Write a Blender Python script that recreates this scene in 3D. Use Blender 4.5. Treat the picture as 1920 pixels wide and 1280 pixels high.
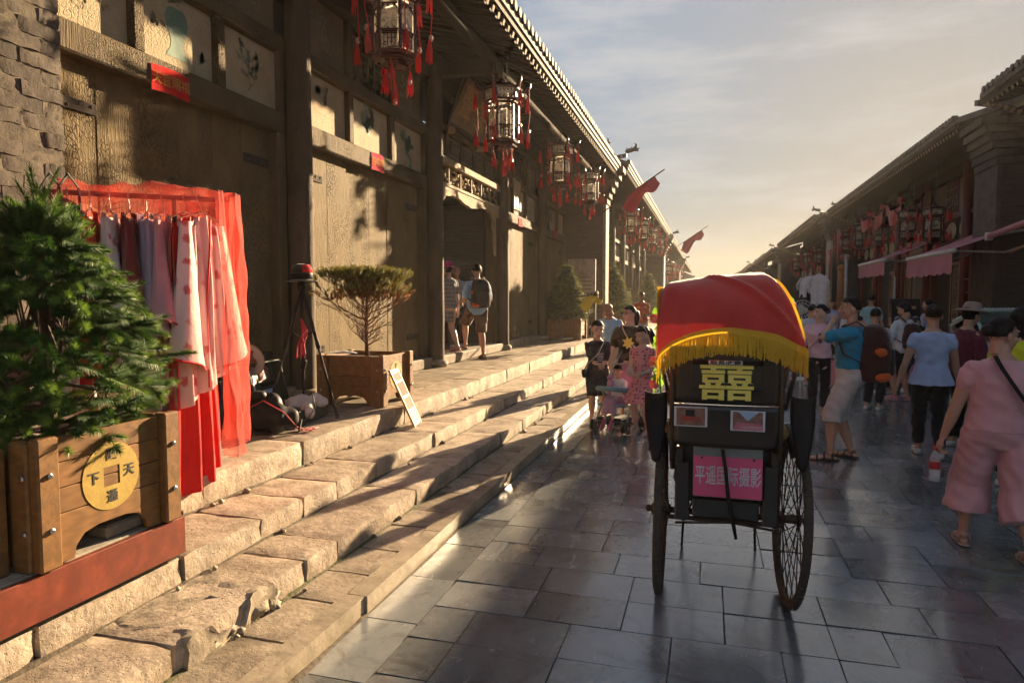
import bpy, bmesh, math, random
import numpy as np
from mathutils import Vector, Matrix, noise, Euler

random.seed(7)
for _o in list(bpy.data.objects): bpy.data.objects.remove(_o)
scene = bpy.context.scene
COL = scene.collection
WORK = bpy.data.scenes.new('work')      # small scratch scene: meshes are evaluated there, it is removed at the end
def evaluated(o):
    vl = WORK.view_layers[0]; vl.update(); return o.evaluated_get(vl.depsgraph)
PI = math.pi
R = math.radians

# ------------------------------------------------------------ camera, sky, sun, exposure
CAMH = 1.65
PITCH = math.atan(80/1280); YAW = math.atan(369/math.hypot(1280, 80))
cam_d = bpy.data.cameras.new('camera'); cam = bpy.data.objects.new('camera', cam_d); COL.objects.link(cam)
cam_d.lens = 24.0; cam_d.sensor_width = 36.0; cam_d.clip_start = 0.05; cam_d.clip_end = 6000
cam.location = (0, 0, CAMH); cam.rotation_euler = (PI/2-PITCH, 0, YAW)
scene.camera = cam
SUN_AZ, SUN_EL = R(15.9), R(13.7)      # azimuth from +Y towards +X
world = bpy.data.worlds.new('World'); scene.world = world; world.use_nodes = True
def build_world():
    nt = world.node_tree; nt.nodes.clear()
    out = nt.nodes.new('ShaderNodeOutputWorld'); bg = nt.nodes.new('ShaderNodeBackground')
    sky = nt.nodes.new('ShaderNodeTexSky'); sky.sky_type = 'NISHITA'; sky.sun_disc = False
    sky.sun_elevation = SUN_EL; sky.sun_rotation = SUN_AZ
    sky.air_density = 1.0; sky.dust_density = 0.9; sky.ozone_density = 1.6; sky.altitude = 750
    bg.inputs['Strength'].default_value = 0.050
    # soft shoulder on the glare round the sun: c / (1 + k c)
    bw = nt.nodes.new('ShaderNodeRGBToBW'); nt.links.new(sky.outputs[0], bw.inputs[0])
    ma = nt.nodes.new('ShaderNodeMath'); ma.operation = 'MULTIPLY_ADD'; ma.inputs[1].default_value = SKY_K; ma.inputs[2].default_value = 1.0; nt.links.new(bw.outputs[0], ma.inputs[0])
    iv = nt.nodes.new('ShaderNodeMath'); iv.operation = 'DIVIDE'; iv.inputs[0].default_value = 1.0; nt.links.new(ma.outputs[0], iv.inputs[1])
    dv = nt.nodes.new('ShaderNodeVectorMath'); dv.operation = 'SCALE'; hs_ = nt.nodes.new('ShaderNodeHueSaturation'); hs_.inputs['Saturation'].default_value = .78; nt.links.new(sky.outputs[0], hs_.inputs['Color'])
    nt.links.new(hs_.outputs[0], dv.inputs[0]); nt.links.new(iv.outputs[0], dv.inputs['Scale'])
    # thin high cloud: streaks of a slightly paler sky
    tc = nt.nodes.new('ShaderNodeTexCoord'); mp = nt.nodes.new('ShaderNodeMapping')
    mp.inputs['Scale'].default_value = (2.2, 2.2, 11); mp.inputs['Rotation'].default_value = (0.1, 0.06, 0.4)
    nz = nt.nodes.new('ShaderNodeTexNoise'); nz.inputs['Scale'].default_value = 2.3; nz.inputs['Detail'].default_value = 7; nz.inputs['Roughness'].default_value = .62
    rp = nt.nodes.new('ShaderNodeValToRGB'); rp.color_ramp.elements[0].position = .46; rp.color_ramp.elements[1].position = .70
    rp.color_ramp.elements[1].color = (.55, .55, .55, 1)
    mx = nt.nodes.new('ShaderNodeMix'); mx.data_type = 'RGBA'; mx.inputs[7].default_value = SKY_CLOUD
    nt.links.new(tc.outputs['Generated'], mp.inputs[0]); nt.links.new(mp.outputs[0], nz.inputs[0]); nt.links.new(nz.outputs[0], rp.inputs[0])
    nt.links.new(rp.outputs[0], mx.inputs[0]); nt.links.new(dv.outputs[0], mx.inputs[6])
    nt.links.new(mx.outputs[2], bg.inputs[0]); nt.links.new(bg.outputs[0], out.inputs[0])
SKY_K = 0.50
SKY_CLOUD = (2.5, 2.45, 2.35, 1)
build_world()
sun_d = bpy.data.lights.new('sun', 'SUN'); sun = bpy.data.objects.new('sun', sun_d); COL.objects.link(sun)
sun_d.energy = 4.0; sun_d.angle = R(0.5); sun_d.color = (1.0, 0.73, 0.44)
_sd = Vector((math.sin(SUN_AZ)*math.cos(SUN_EL), math.cos(SUN_AZ)*math.cos(SUN_EL), math.sin(SUN_EL)))
sun.rotation_euler = (-_sd).to_track_quat('-Z', 'Y').to_euler(); sun.location = _sd*60
vs = scene.view_settings
vs.view_transform = 'Standard'; vs.look = 'None'; vs.gamma = 1.0; vs.use_curve_mapping = False
vs.exposure = 2.45
scene.render.engine = 'CYCLES'
cy_ = scene.cycles
cy_.max_bounces = 5; cy_.diffuse_bounces = 3; cy_.glossy_bounces = 2; cy_.transmission_bounces = 3; cy_.transparent_max_bounces = 10; cy_.volume_bounces = 0
cy_.caustics_reflective = False; cy_.caustics_refractive = False; cy_.use_denoising = True; cy_.use_adaptive_sampling = True; cy_.adaptive_threshold = .03

# ------------------------------------------------------------ pixel -> place helpers
_fw = Vector((-math.sin(YAW)*math.cos(PITCH), math.cos(YAW)*math.cos(PITCH), -math.sin(PITCH)))
_rt = Vector((math.cos(YAW), math.sin(YAW), 0)); _up = _rt.cross(_fw)
def _ray(x, y): return _fw*1280 + _rt*(x-960) + _up*(640-y)
def GZ(x, y, z=0.0): d = _ray(x, y); return Vector((0, 0, CAMH)) + d*((z-CAMH)/d.z)
def GX(x, y, X): d = _ray(x, y); return Vector((0, 0, CAMH)) + d*(X/d.x)
def GY(x, y, Y): d = _ray(x, y); return Vector((0, 0, CAMH)) + d*(Y/d.y)

# ------------------------------------------------------------ tagging
def link(o, parent=None):
    COL.objects.link(o)
    if parent is not None: o.parent = parent
    return o
def tag(o, label=None, cat=None, group=None, kind=None):
    if label: o['label'] = label
    if cat: o['category'] = cat
    if group: o['group'] = group
    if kind: o['kind'] = kind
    return o
def thing(name, label, cat, loc=(0, 0, 0), rz=0.0, group=None):
    o = bpy.data.objects.new(name, None); link(o); o.empty_display_size = .1
    o.location = loc; o.rotation_euler = (0, 0, rz)
    return tag(o, label, cat, group)
def structure(name, loc=(0, 0, 0)):
    o = bpy.data.objects.new(name, None); link(o); o.location = loc; o['kind'] = 'structure'; return o
_kids = {}
def children(o): return [c for c in bpy.data.objects if c.parent == o]
def tree_of(o, allobs=None):
    return [(c, tree_of(c)) for c in children(o)]
def copy_tree(o, tree=None, parent=None):
    if tree is None: tree = tree_of(o)
    c = o.copy(); COL.objects.link(c); c.parent = parent
    for ch, sub in tree: copy_tree(ch, sub, c)
    return c
def inst(src_mesh, name, parent, loc=(0, 0, 0), rot=(0, 0, 0), sc=(1, 1, 1)):
    o = bpy.data.objects.new(name, src_mesh); link(o, parent); o.location = loc; o.rotation_euler = rot; o.scale = sc
    return o

# ------------------------------------------------------------ mesh builder
class MB:
    def __init__(s): s.v = []; s.f = []
    def add(s, vs_, fs_):
        n = len(s.v); s.v += [tuple(p) for p in vs_]; s.f += [tuple(i+n for i in f) for f in fs_]; return s
    def box(s, c, d, rot=None):
        x, y, z = [a/2 for a in d]; pts = [Vector((sx*x, sy*y, sz*z)) for sx in (-1, 1) for sy in (-1, 1) for sz in (-1, 1)]
        if rot is not None:
            m = Euler(rot).to_matrix(); pts = [m @ p for p in pts]
        pts = [p+Vector(c) for p in pts]
        return s.add(pts, [(0, 1, 3, 2), (4, 6, 7, 5), (0, 4, 5, 1), (2, 3, 7, 6), (0, 2, 6, 4), (1, 5, 7, 3)])
    def box2(s, a, b):
        return s.box([(a[i]+b[i])/2 for i in range(3)], [abs(b[i]-a[i]) for i in range(3)])
    def rings(s, rings, caps=True, closed=True):
        """rings: list of equal-length point lists, lofted"""
        n = len(rings[0]); base = len(s.v)
        for r in rings: s.v += [tuple(p) for p in r]
        m = n if closed else n-1
        for i in range(len(rings)-1):
            for j in range(m):
                k = (j+1) % n
                s.f.append((base+i*n+j, base+i*n+k, base+(i+1)*n+k, base+(i+1)*n+j))
        if caps and closed:
            s.f.append(tuple(base+j for j in reversed(range(n)))); s.f.append(tuple(base+(len(rings)-1)*n+j for j in range(n)))
        return s
    def lathe(s, prof, seg=16, c=(0, 0, 0), caps=True):
        return s.rings([[(c[0]+r*math.cos(2*PI*j/seg), c[1]+r*math.sin(2*PI*j/seg), c[2]+z) for j in range(seg)] for r, z in prof], caps)
    def tube(s, pts, rad, seg=8, caps=True, flat=1.0, up=None, round_ends=False):
        pts = [Vector(p) for p in pts]; n = len(pts)
        rad = [rad]*n if isinstance(rad, (int, float)) else list(rad)
        if round_ends:
            d0 = (pts[0]-pts[1]).normalized(); d1 = (pts[-1]-pts[-2]).normalized()
            r0, r1 = rad[0], rad[-1]
            pts = [pts[0]+d0*r0*.9, pts[0]+d0*r0*.6] + pts + [pts[-1]+d1*r1*.6, pts[-1]+d1*r1*.9]
            rad = [r0*.35, r0*.75] + rad + [r1*.75, r1*.35]; n = len(pts)
        prev = None; rr = []
        for i in range(n):
            t = (pts[min(i+1, n-1)]-pts[max(i-1, 0)])
            if t.length < 1e-9: t = Vector((0, 0, 1))
            t.normalize()
            if prev is None:
                a = Vector(up) if up is not None else (Vector((0, 0, 1)) if abs(t.z) < .9 else Vector((1, 0, 0)))
                u = (a - t*a.dot(t)).normalized()
            else:
                u = (prev - t*prev.dot(t))
                u = u.normalized() if u.length > 1e-6 else t.orthogonal().normalized()
            prev = u; w = t.cross(u)
            rr.append([pts[i]+u*math.cos(2*PI*j/seg)*rad[i]*flat+w*math.sin(2*PI*j/seg)*rad[i] for j in range(seg)])
        return s.rings(rr, caps)
    def ell(s, c, d, seg=12, rot=None):
        m = Euler(rot).to_matrix() if rot is not None else None
        rr = []
        k = max(4, seg//2)
        for i in range(k+1):
            a = -PI/2+PI*i/k; a = max(-PI/2+.08, min(PI/2-.08, a)); ring = []
            for j in range(seg):
                p = Vector((math.cos(a)*math.cos(2*PI*j/seg)*d[0], math.cos(a)*math.sin(2*PI*j/seg)*d[1], math.sin(a)*d[2]))
                if m is not None: p = m @ p
                ring.append(p+Vector(c))
            rr.append(ring)
        return s.rings(rr)
    def prism(s, poly, axis, a, b):
        """poly 2-D, extruded along axis 0/1/2 from a to b; poly coords fill the other two axes in order"""
        def P(p, t):
            q = list(p); q.insert(axis, t); return q
        n = len(poly); base = len(s.v)
        s.v += [tuple(P(p, a)) for p in poly] + [tuple(P(p, b)) for p in poly]
        s.f.append(tuple(base+i for i in range(n))); s.f.append(tuple(base+n+i for i in reversed(range(n))))
        for i in range(n):
            j = (i+1) % n; s.f.append((base+i, base+n+i, base+n+j, base+j))
        return s
    def grid(s, fn, nu, nv):
        base = len(s.v)
        for i in range(nu+1):
            for j in range(nv+1): s.v.append(tuple(fn(i/nu, j/nv)))
        w = nv+1
        for i in range(nu):
            for j in range(nv): s.f.append((base+i*w+j, base+(i+1)*w+j, base+(i+1)*w+j+1, base+i*w+j+1))
        return s
    def mesh(s, name, mat=None, smooth=False, bevel=0, normals=True, solid=0, remesh=0, smoothit=0, auto=None):
        me = bpy.data.meshes.new(name); me.from_pydata(s.v, [], s.f); me.validate()
        if normals or bevel or solid:
            bm = bmesh.new(); bm.from_mesh(me)
            if normals: bmesh.ops.recalc_face_normals(bm, faces=bm.faces)
            if bevel:
                es = [e for e in bm.edges if e.is_manifold and len(e.link_faces) == 2 and e.calc_face_angle(0) > .5]
                bmesh.ops.bevel(bm, geom=es, offset=bevel, segments=1, affect='EDGES', clamp_overlap=True)
            if solid: bmesh.ops.solidify(bm, geom=bm.faces, thickness=solid)
            bm.to_mesh(me); bm.free()
        if remesh: me = remesh_mesh(me, name, remesh, smoothit)
        if smooth or remesh:
            me.polygons.foreach_set('use_smooth', [True]*len(me.polygons))
            if auto: me.set_sharp_from_angle(angle=R(auto))
        if mat is not None: me.materials.append(MAT[mat] if isinstance(mat, str) else mat)
        me.update(); return me
    def build(s, name, mat, parent=None, loc=(0, 0, 0), rot=(0, 0, 0), **kw):
        o = bpy.data.objects.new(name, s.mesh(name, mat, **kw)); link(o, parent); o.location = loc; o.rotation_euler = rot
        return o
def remesh_mesh(me, name, vox, it=0):
    o = bpy.data.objects.new('tmp', me); WORK.collection.objects.link(o)
    m = o.modifiers.new('r', 'REMESH'); m.mode = 'VOXEL'; m.voxel_size = vox; m.use_smooth_shade = True
    if it:
        sm = o.modifiers.new('s', 'SMOOTH'); sm.iterations = it; sm.factor = .5
    out = bpy.data.meshes.new_from_object(evaluated(o)); out.name = name
    bpy.data.objects.remove(o); bpy.data.meshes.remove(me); out.materials.clear(); return out
def displace(me, fn):
    n = len(me.vertices); co = np.empty(n*3); me.vertices.foreach_get('co', co); co = co.reshape(-1, 3)
    no = np.empty(n*3); me.vertices.foreach_get('normal', no); no = no.reshape(-1, 3)
    co = fn(co, no); me.vertices.foreach_set('co', co.ravel()); me.update(); return me
def rblock(d, res=.08, rad=.012, amp=.006, fr=6.0, seed=0, top_amp=None):
    """a rough rounded block, centred at its own origin, d = full size"""
    d = Vector(d); h = d/2; idx = {}; V = []; F = []
    n = [max(1, min(20, int(round(d[i]/res)))) for i in range(3)]
    def vid(p):
        k = tuple(round(c, 5) for c in p)
        if k not in idx: idx[k] = len(V); V.append(Vector(p))
        return idx[k]
    for ax in range(3):
        a, b = [(1, 2), (2, 0), (0, 1)][ax]
        for sg in (-1, 1):
            for i in range(n[a]):
                for j in range(n[b]):
                    q = []
                    for (u, w) in ((i, j), (i+1, j), (i+1, j+1), (i, j+1)):
                        p = [0, 0, 0]; p[ax] = sg*h[ax]; p[a] = -h[a]+d[a]*u/n[a]; p[b] = -h[b]+d[b]*w/n[b]; q.append(vid(p))
                    F.append(tuple(q) if sg > 0 else tuple(reversed(q)))
    out = []
    for p in V:
        c = Vector([max(-h[i]+rad, min(h[i]-rad, p[i])) for i in range(3)])
        e = p-c
        q = c + (e.normalized()*rad if e.length > 1e-9 else e)
        nv = noise.noise_vector((p+Vector((seed*3.1, seed*1.7, seed*.9)))*fr)
        nearE = sum(1 for i in range(3) if abs(abs(p[i])-h[i]) < 1e-6)
        k = amp*(1.0 if nearE < 2 else 1.9)
        nv = nv+noise.noise_vector((p+Vector((seed*1.3, 7, seed*.7)))*fr*3.3)*.55
        dz = nv.z*(k if top_amp is None or p.z < h.z-1e-6 else top_amp)
        out.append(q+Vector((nv.x*k, nv.y*k, dz)))
    m = MB(); m.v = [tuple(p) for p in out]; m.f = F
    return m

# ------------------------------------------------------------ text
_tc = {}
def text_mesh(txt, size, name='lettering', mat=None, depth=0.0, bold=0.0):
    cu = bpy.data.curves.new('t', 'FONT'); cu.body = txt; cu.size = size; cu.align_x = 'CENTER'; cu.align_y = 'CENTER'
    cu.extrude = depth; cu.offset = bold; cu.resolution_u = 3
    o = bpy.data.objects.new('t', cu); WORK.collection.objects.link(o)
    me = bpy.data.meshes.new_from_object(evaluated(o)); me.name = name
    bpy.data.objects.remove(o); bpy.data.curves.remove(cu)
    me.materials.clear()
    if mat: me.materials.append(MAT[mat])
    return me
def rotY(v, a): return Vector((v.x*math.cos(a)-v.y*math.sin(a), v.x*math.sin(a)+v.y*math.cos(a), v.z))
# ------------------------------------------------------------ materials (procedural)
MAT = {}
class NT:
    def __init__(s, name):
        s.m = bpy.data.materials.new(name); s.m.use_nodes = True; s.t = s.m.node_tree; s.t.nodes.clear(); MAT[name] = s.m
        s.out = s.t.nodes.new('ShaderNodeOutputMaterial'); s.b = s.t.nodes.new('ShaderNodeBsdfPrincipled')
        s.t.links.new(s.b.outputs[0], s.out.inputs[0])
    def n(s, ty, **kw):
        nd = s.t.nodes.new(ty)
        for k, v in kw.items(): setattr(nd, k, v)
        return nd
    def l(s, a, b): s.t.links.new(a, b)
    def coords(s, rnd=True, scale=(1, 1, 1), kind='Object'):
        tc = s.n('ShaderNodeTexCoord'); mp = s.n('ShaderNodeMapping'); mp.inputs['Scale'].default_value = scale
        s.l(tc.outputs[kind], mp.inputs[0])
        if rnd:
            oi = s.n('ShaderNodeObjectInfo'); mu = s.n('ShaderNodeMath', operation='MULTIPLY'); mu.inputs[1].default_value = 37.0
            s.l(oi.outputs['Random'], mu.inputs[0]); cb = s.n('ShaderNodeCombineXYZ')
            for i in range(3): s.l(mu.outputs[0], cb.inputs[i])
            s.l(cb.outputs[0], mp.inputs['Location'])
        return mp.outputs[0]
    def noise(s, co, scale, detail=5, rough=.55, dist=0):
        z = s.n('ShaderNodeTexNoise'); z.inputs['Scale'].default_value = scale; z.inputs['Detail'].default_value = detail
        z.inputs['Roughness'].default_value = rough; z.inputs['Distortion'].default_value = dist; s.l(co, z.inputs['Vector']); return z.outputs['Fac']
    def ramp(s, fac, stops):
        r = s.n('ShaderNodeValToRGB'); e = r.color_ramp.elements
        while len(e) < len(stops): e.new(.5)
        for el, (p, c) in zip(e, stops): el.position = p; el.color = (*c, 1) if len(c) == 3 else c
        s.l(fac, r.inputs[0]); return r.outputs[0]
    def mix(s, fac, a, b, mode='MIX'):
        m = s.n('ShaderNodeMix', data_type='RGBA', blend_type=mode)
        for inp, v in ((0, fac), (6, a), (7, b)):
            if isinstance(v, (int, float)): m.inputs[inp].default_value = v
            elif isinstance(v, tuple): m.inputs[inp].default_value = (*v, 1) if len(v) == 3 else v
            else: s.l(v, m.inputs[inp])
        return m.outputs[2]
    def math(s, op, a, b=None):
        m = s.n('ShaderNodeMath', operation=op)
        for i, v in enumerate((a, b)):
            if v is None: continue
            if isinstance(v, (int, float)): m.inputs[i].default_value = v
            else: s.l(v, m.inputs[i])
        return m.outputs[0]
    def bump(s, h, strength=.4, dist=.02, prev=None):
        b = s.n('ShaderNodeBump'); b.inputs['Strength'].default_value = strength; b.inputs['Distance'].default_value = dist
        s.l(h, b.inputs['Height'])
        if prev is not None: s.l(prev, b.inputs['Normal'])
        return b.outputs[0]
    def rnd(s, amt):
        oi = s.n('ShaderNodeObjectInfo'); a = s.math('MULTIPLY', s.math('SUBTRACT', oi.outputs['Random'], .5), 2*amt); return s.math('ADD', a, 1.0)
    def set(s, col=None, rough=None, normal=None, metal=None, spec=None, **kw):
        for nm, v in (('Base Color', col), ('Roughness', rough), ('Normal', normal), ('Metallic', metal), ('Specular IOR Level', spec)):
            if v is None: continue
            i = s.b.inputs[nm]
            if isinstance(v, tuple): i.default_value = (*v, 1)
            elif isinstance(v, (int, float)): i.default_value = v
            else: s.l(v, i)
        for k, v in kw.items(): s.b.inputs[k.replace('_', ' ')].default_value = v
        return s
    def scaled(s, col, amt):
        vm = s.n('ShaderNodeVectorMath', operation='SCALE'); s.l(col, vm.inputs[0]); s.l(s.rnd(amt), vm.inputs['Scale']); return vm.outputs[0]

def simple(name, c1, c2=None, rough=.7, scale=6, bump=.25, bscale=60, dist=.004, metal=0, spec=.5, rand=0.0, stretch=(1, 1, 1), **kw):
    n = NT(name); co = n.coords(scale=stretch)
    c2 = c2 or tuple(c*.72 for c in c1)
    col = n.ramp(n.noise(co, scale), [(.3, c1), (.7, c2)])
    if rand: col = n.scaled(col, rand)
    n.set(col=col, rough=rough, metal=metal, spec=spec, **kw)
    if bump: n.set(normal=n.bump(n.noise(co, bscale, 4), bump, dist))
    return n
def cracked(name, c1, c2, cdark, vscale=16, amt=.5, stretch=(1, 1, 1), bump=.8):
    """old paint: crazed into plates and lifting"""
    n = NT(name); co = n.coords(scale=stretch)
    wob = n.n('ShaderNodeTexNoise'); wob.inputs['Scale'].default_value = 7; wob.inputs['Detail'].default_value = 4; n.l(co, wob.inputs[0])
    vm = n.n('ShaderNodeVectorMath', operation='MULTIPLY_ADD'); n.l(wob.outputs['Color'], vm.inputs[0]); vm.inputs[1].default_value = (.13, .13, .13); n.l(co, vm.inputs[2])
    vo = n.n('ShaderNodeTexVoronoi', feature='DISTANCE_TO_EDGE'); vo.inputs['Scale'].default_value = vscale; n.l(vm.outputs[0], vo.inputs['Vector'])
    vc = n.n('ShaderNodeTexVoronoi', feature='F1'); vc.inputs['Scale'].default_value = vscale; n.l(vm.outputs[0], vc.inputs['Vector'])
    mask = n.ramp(n.noise(co, 2.1, 5), [(.42, (0, 0, 0)), (.60, (1, 1, 1))])
    crack = n.ramp(vo.outputs['Distance'], [(.0, (1, 1, 1)), (.07, (.25, .25, .25)), (.13, (0, 0, 0))])
    cm = n.mix(mask, (0, 0, 0), crack)
    col = n.ramp(n.noise(co, 3.2, 7, .65), [(.28, c1), (.72, c2)])
    tint = n.mix(n.math('MULTIPLY', cm, amt), col, cdark)
    fine = n.noise(co, 70, 4, .6)
    grain = n.noise(n.coords(scale=(40*stretch[0], 40*stretch[1], 3.0)), 2.0, 3)
    # each plate sits at a height of its own, cracks cut between
    sp = n.n('ShaderNodeSeparateColor'); n.l(vc.outputs['Color'], sp.inputs[0])
    plate = n.math('MULTIPLY', sp.outputs[0], n.math('MULTIPLY', mask, .55))
    h = n.math('SUBTRACT', n.math('ADD', plate, n.math('MULTIPLY', fine, .35)), n.math('MULTIPLY', cm, 1.0))
    h = n.math('ADD', h, n.math('MULTIPLY', grain, .8))
    n.set(col=tint, rough=.75, spec=.12, normal=n.bump(h, bump, .012)); return n

cracked('door_paint', (.215, .155, .070), (.125, .092, .045), (.05, .036, .02), 30, .8, (1, 1, .62), 1.0)
cracked('frame_paint', (.155, .115, .058), (.085, .063, .036), (.05, .037, .025), 40, .7, (1, 1, .7), 1.0)
cracked('column_paint', (.125, .092, .058), (.062, .047, .032), (.04, .03, .022), 40, .6, (1, 1, .5), .6)
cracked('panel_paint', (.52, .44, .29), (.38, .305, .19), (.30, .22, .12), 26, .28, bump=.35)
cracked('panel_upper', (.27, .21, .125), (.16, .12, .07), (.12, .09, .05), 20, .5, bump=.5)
cracked('dark_wood', (.06, .043, .03), (.032, .024, .018), (.02, .016, .012), 24, .5, bump=.5)
cracked('carved_wood', (.42, .33, .20), (.26, .19, .11), (.10, .07, .04), 30, .4, bump=.5)
simple('carving_dark', (.05, .037, .024), (.028, .02, .014), rough=.8, bump=.4)
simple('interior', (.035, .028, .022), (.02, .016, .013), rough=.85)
simple('vase_teal', (.10, .20, .15), (.16, .26, .19), rough=.7, scale=9, bump=.1)
simple('ink_brown', (.26, .20, .12), (.36, .29, .18), rough=.8, scale=30)
simple('ink_green', (.24, .27, .18), (.36, .36, .25), rough=.8, scale=30)
simple('ink_ochre', (.42, .25, .12), (.5, .34, .2), rough=.8, scale=30)
simple('gilt', (.46, .30, .09), (.28, .17, .06), rough=.45, scale=12, metal=.25)
simple('red_paper', (.60, .025, .02), (.50, .018, .018), rough=.9, spec=.08, scale=14, bump=.3, bscale=18, dist=.01)
simple('pink_paper', (.56, .04, .07), (.50, .03, .06), rough=.9, spec=.08, scale=14, bump=.3, bscale=18, dist=.01)
simple('ink_black', (.012, .011, .01), (.02, .018, .016), rough=.7, bump=0)
simple('ink_gold', (.50, .33, .09), (.4, .24, .06), rough=.9, spec=.05, bump=0)
simple('iron', (.05, .045, .04), (.09, .07, .05), rough=.85, scale=20, metal=.0, spec=.15)

def stone(name, c1, c2, c3, rough=.75, rand=.16, bump=.5):
    n = NT(name); co = n.coords(); big = n.noise(co, 2.2, 6, .6); fine = n.noise(co, 34, 6, .65); mid = n.noise(co, 9, 5, .6)
    col = n.ramp(big, [(.3, c1), (.52, c2), (.74, c3)])
    col = n.mix(n.ramp(fine, [(.35, (0, 0, 0)), (.75, (.55, .55, .55))]), col, tuple(c*.62 for c in c1))
    pits = n.ramp(n.noise(co, 60, 3), [(.62, (0, 0, 0)), (.72, (1, 1, 1))])
    col = n.mix(n.math('MULTIPLY', pits, .35), col, tuple(c*.35 for c in c1))
    stain = n.ramp(n.noise(n.coords(scale=(1, 1, 1)), 4.5, 7, .7, .5), [(.44, (0, 0, 0)), (.68, (.7, .7, .7))])
    col = n.mix(stain, col, tuple(c*.42 for c in c3))
    h = n.math('ADD', n.math('MULTIPLY', mid, .8), n.math('SUBTRACT', n.math('MULTIPLY', fine, .5), n.math('MULTIPLY', pits, .4)))
    n.set(col=n.scaled(col, rand), rough=rough, spec=.22, normal=n.bump(h, bump, .012)); return n
stone('step_stone', (.40, .315, .23), (.54, .445, .34), (.30, .23, .16), .62, .14, .8)
stone('flag_stone', (.31, .25, .18), (.42, .345, .255), (.20, .16, .11), .6, .2, .6)
stone('kerb_stone', (.34, .285, .205), (.40, .335, .245), (.28, .23, .165), .45, .08, .25)
stone('base_stone', (.30, .25, .18), (.36, .30, .22), (.22, .18, .13), .8, .1, .6)
stone('mortar', (.16, .135, .10), (.20, .17, .12), (.11, .09, .07), .9, 0, .5)
stone('grey_brick', (.12, .098, .078), (.155, .128, .10), (.085, .07, .058), .85, .3, .6)
stone('grey_tile', (.115, .105, .092), (.155, .14, .12), (.075, .068, .06), .75, .2, .4)
stone('pale_stone', (.42, .37, .29), (.48, .43, .34), (.33, .28, .21), .75, .1, .3)
stone('soil', (.035, .026, .018), (.055, .04, .028), (.02, .015, .011), .95, 0, 1.0)

def slate(name):
    n = NT(name); co = n.coords(); sc_ = n.coords(scale=(1, 1, 1))
    big = n.noise(co, 1.6, 6, .62); fine = n.noise(co, 26, 6, .68); smear = n.noise(n.coords(scale=(3.2, 1.1, 1)), 3, 5, .6, 1.2)
    col = n.ramp(big, [(.28, (.115, .132, .138)), (.5, (.168, .184, .190)), (.74, (.215, .226, .226))])
    col = n.mix(n.ramp(smear, [(.46, (0, 0, 0)), (.72, (.55, .55, .55))]), col, (.205, .20, .19))
    col = n.mix(n.ramp(fine, [(.55, (0, 0, 0)), (.75, (.5, .5, .5))]), col, (.04, .037, .034))
    blot = n.ramp(n.noise(co, 3.4, 7, .7, 1.0), [(.50, (0, 0, 0)), (.66, (.75, .75, .75))])
    col = n.mix(blot, col, (.075, .068, .058))
    # scratches and scuffs
    sr = n.ramp(n.noise(n.coords(scale=(1, 22, 1)), 6, 4, .7, .6), [(.6, (0, 0, 0)), (.68, (1, 1, 1))])
    col = n.mix(n.math('MULTIPLY', sr, .14), col, (.22, .20, .17))
    rg = n.ramp(n.math('ADD', n.math('MULTIPLY', big, .55), n.math('MULTIPLY', smear, .45)), [(.34, (.13, .13, .13)), (.66, (.32, .32, .32))])
    h = n.math('ADD', n.math('MULTIPLY', fine, .5), n.math('MULTIPLY', n.noise(co, 5, 4), 1.0))
    n.set(col=n.scaled(col, .38), rough=rg, spec=.9, normal=n.bump(h, .14, .007)); n.b.inputs['Coat Weight'].default_value = .55; n.b.inputs['Coat Roughness'].default_value = .16; return n
slate('slate')
def brickwall(name, c1, c2, cm, sc=(1, 1, 1), bw=.27, bh=.075):
    n = NT(name); tc = n.n('ShaderNodeTexCoord'); sx = n.n('ShaderNodeSeparateXYZ'); n.l(tc.outputs['Object'], sx.inputs[0])
    cb = n.n('ShaderNodeCombineXYZ'); n.l(n.math('ADD', sx.outputs[0], sx.outputs[1]), cb.inputs[0]); n.l(sx.outputs[2], cb.inputs[1])
    b = n.n('ShaderNodeTexBrick'); b.inputs['Scale'].default_value = 1; b.inputs['Brick Width'].default_value = bw; b.inputs['Row Height'].default_value = bh
    b.inputs['Mortar Size'].default_value = .006; b.inputs['Color1'].default_value = (*c1, 1); b.inputs['Color2'].default_value = (*c2, 1); b.inputs['Mortar'].default_value = (*cm, 1)
    n.l(cb.outputs[0], b.inputs[0]); co = n.coords(rnd=False); nz = n.noise(co, 7, 6, .65)
    col = n.mix(n.math('MULTIPLY', nz, .6), b.outputs['Color'], tuple(c*.5 for c in c1))
    h = n.math('ADD', n.math('MULTIPLY', b.outputs['Fac'], -1.0), n.math('MULTIPLY', nz, .4))
    n.set(col=col, rough=.85, spec=.3, normal=n.bump(h, .6, .01)); return n
brickwall('brick_wall', (.115, .094, .075), (.078, .064, .052), (.13, .11, .088))
brickwall('brick_wall_red', (.16, .085, .055), (.10, .055, .04), (.11, .08, .06))

def planks(name, c1, c2, scale=(3, 22, 22), rough=.5):
    n = NT(name); co = n.coords(scale=scale); w = n.noise(co, 1.6, 5, .6, 1.5)
    wv = n.n('ShaderNodeTexWave'); wv.inputs['Scale'].default_value = .9; wv.inputs['Distortion'].default_value = 7; wv.inputs['Detail'].default_value = 3; n.l(co, wv.inputs[0])
    col = n.mix(n.math('MULTIPLY', wv.outputs['Fac'], .5), n.ramp(w, [(.3, c1), (.7, c2)]), tuple(c*.6 for c in c2))
    n.set(col=n.scaled(col, .1), rough=rough, spec=.45, normal=n.bump(wv.outputs['Fac'], .12, .004)); return n
planks('planter_wood', (.27, .13, .036), (.19, .09, .026))
planks('planter_top', (.25, .14, .05), (.19, .10, .035))
planks('red_board', (.26, .055, .026), (.17, .035, .018), (2, 9, 9), .42)
planks('dark_plank', (.032, .022, .015), (.02, .014, .01), (4, 4, 24))
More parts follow.
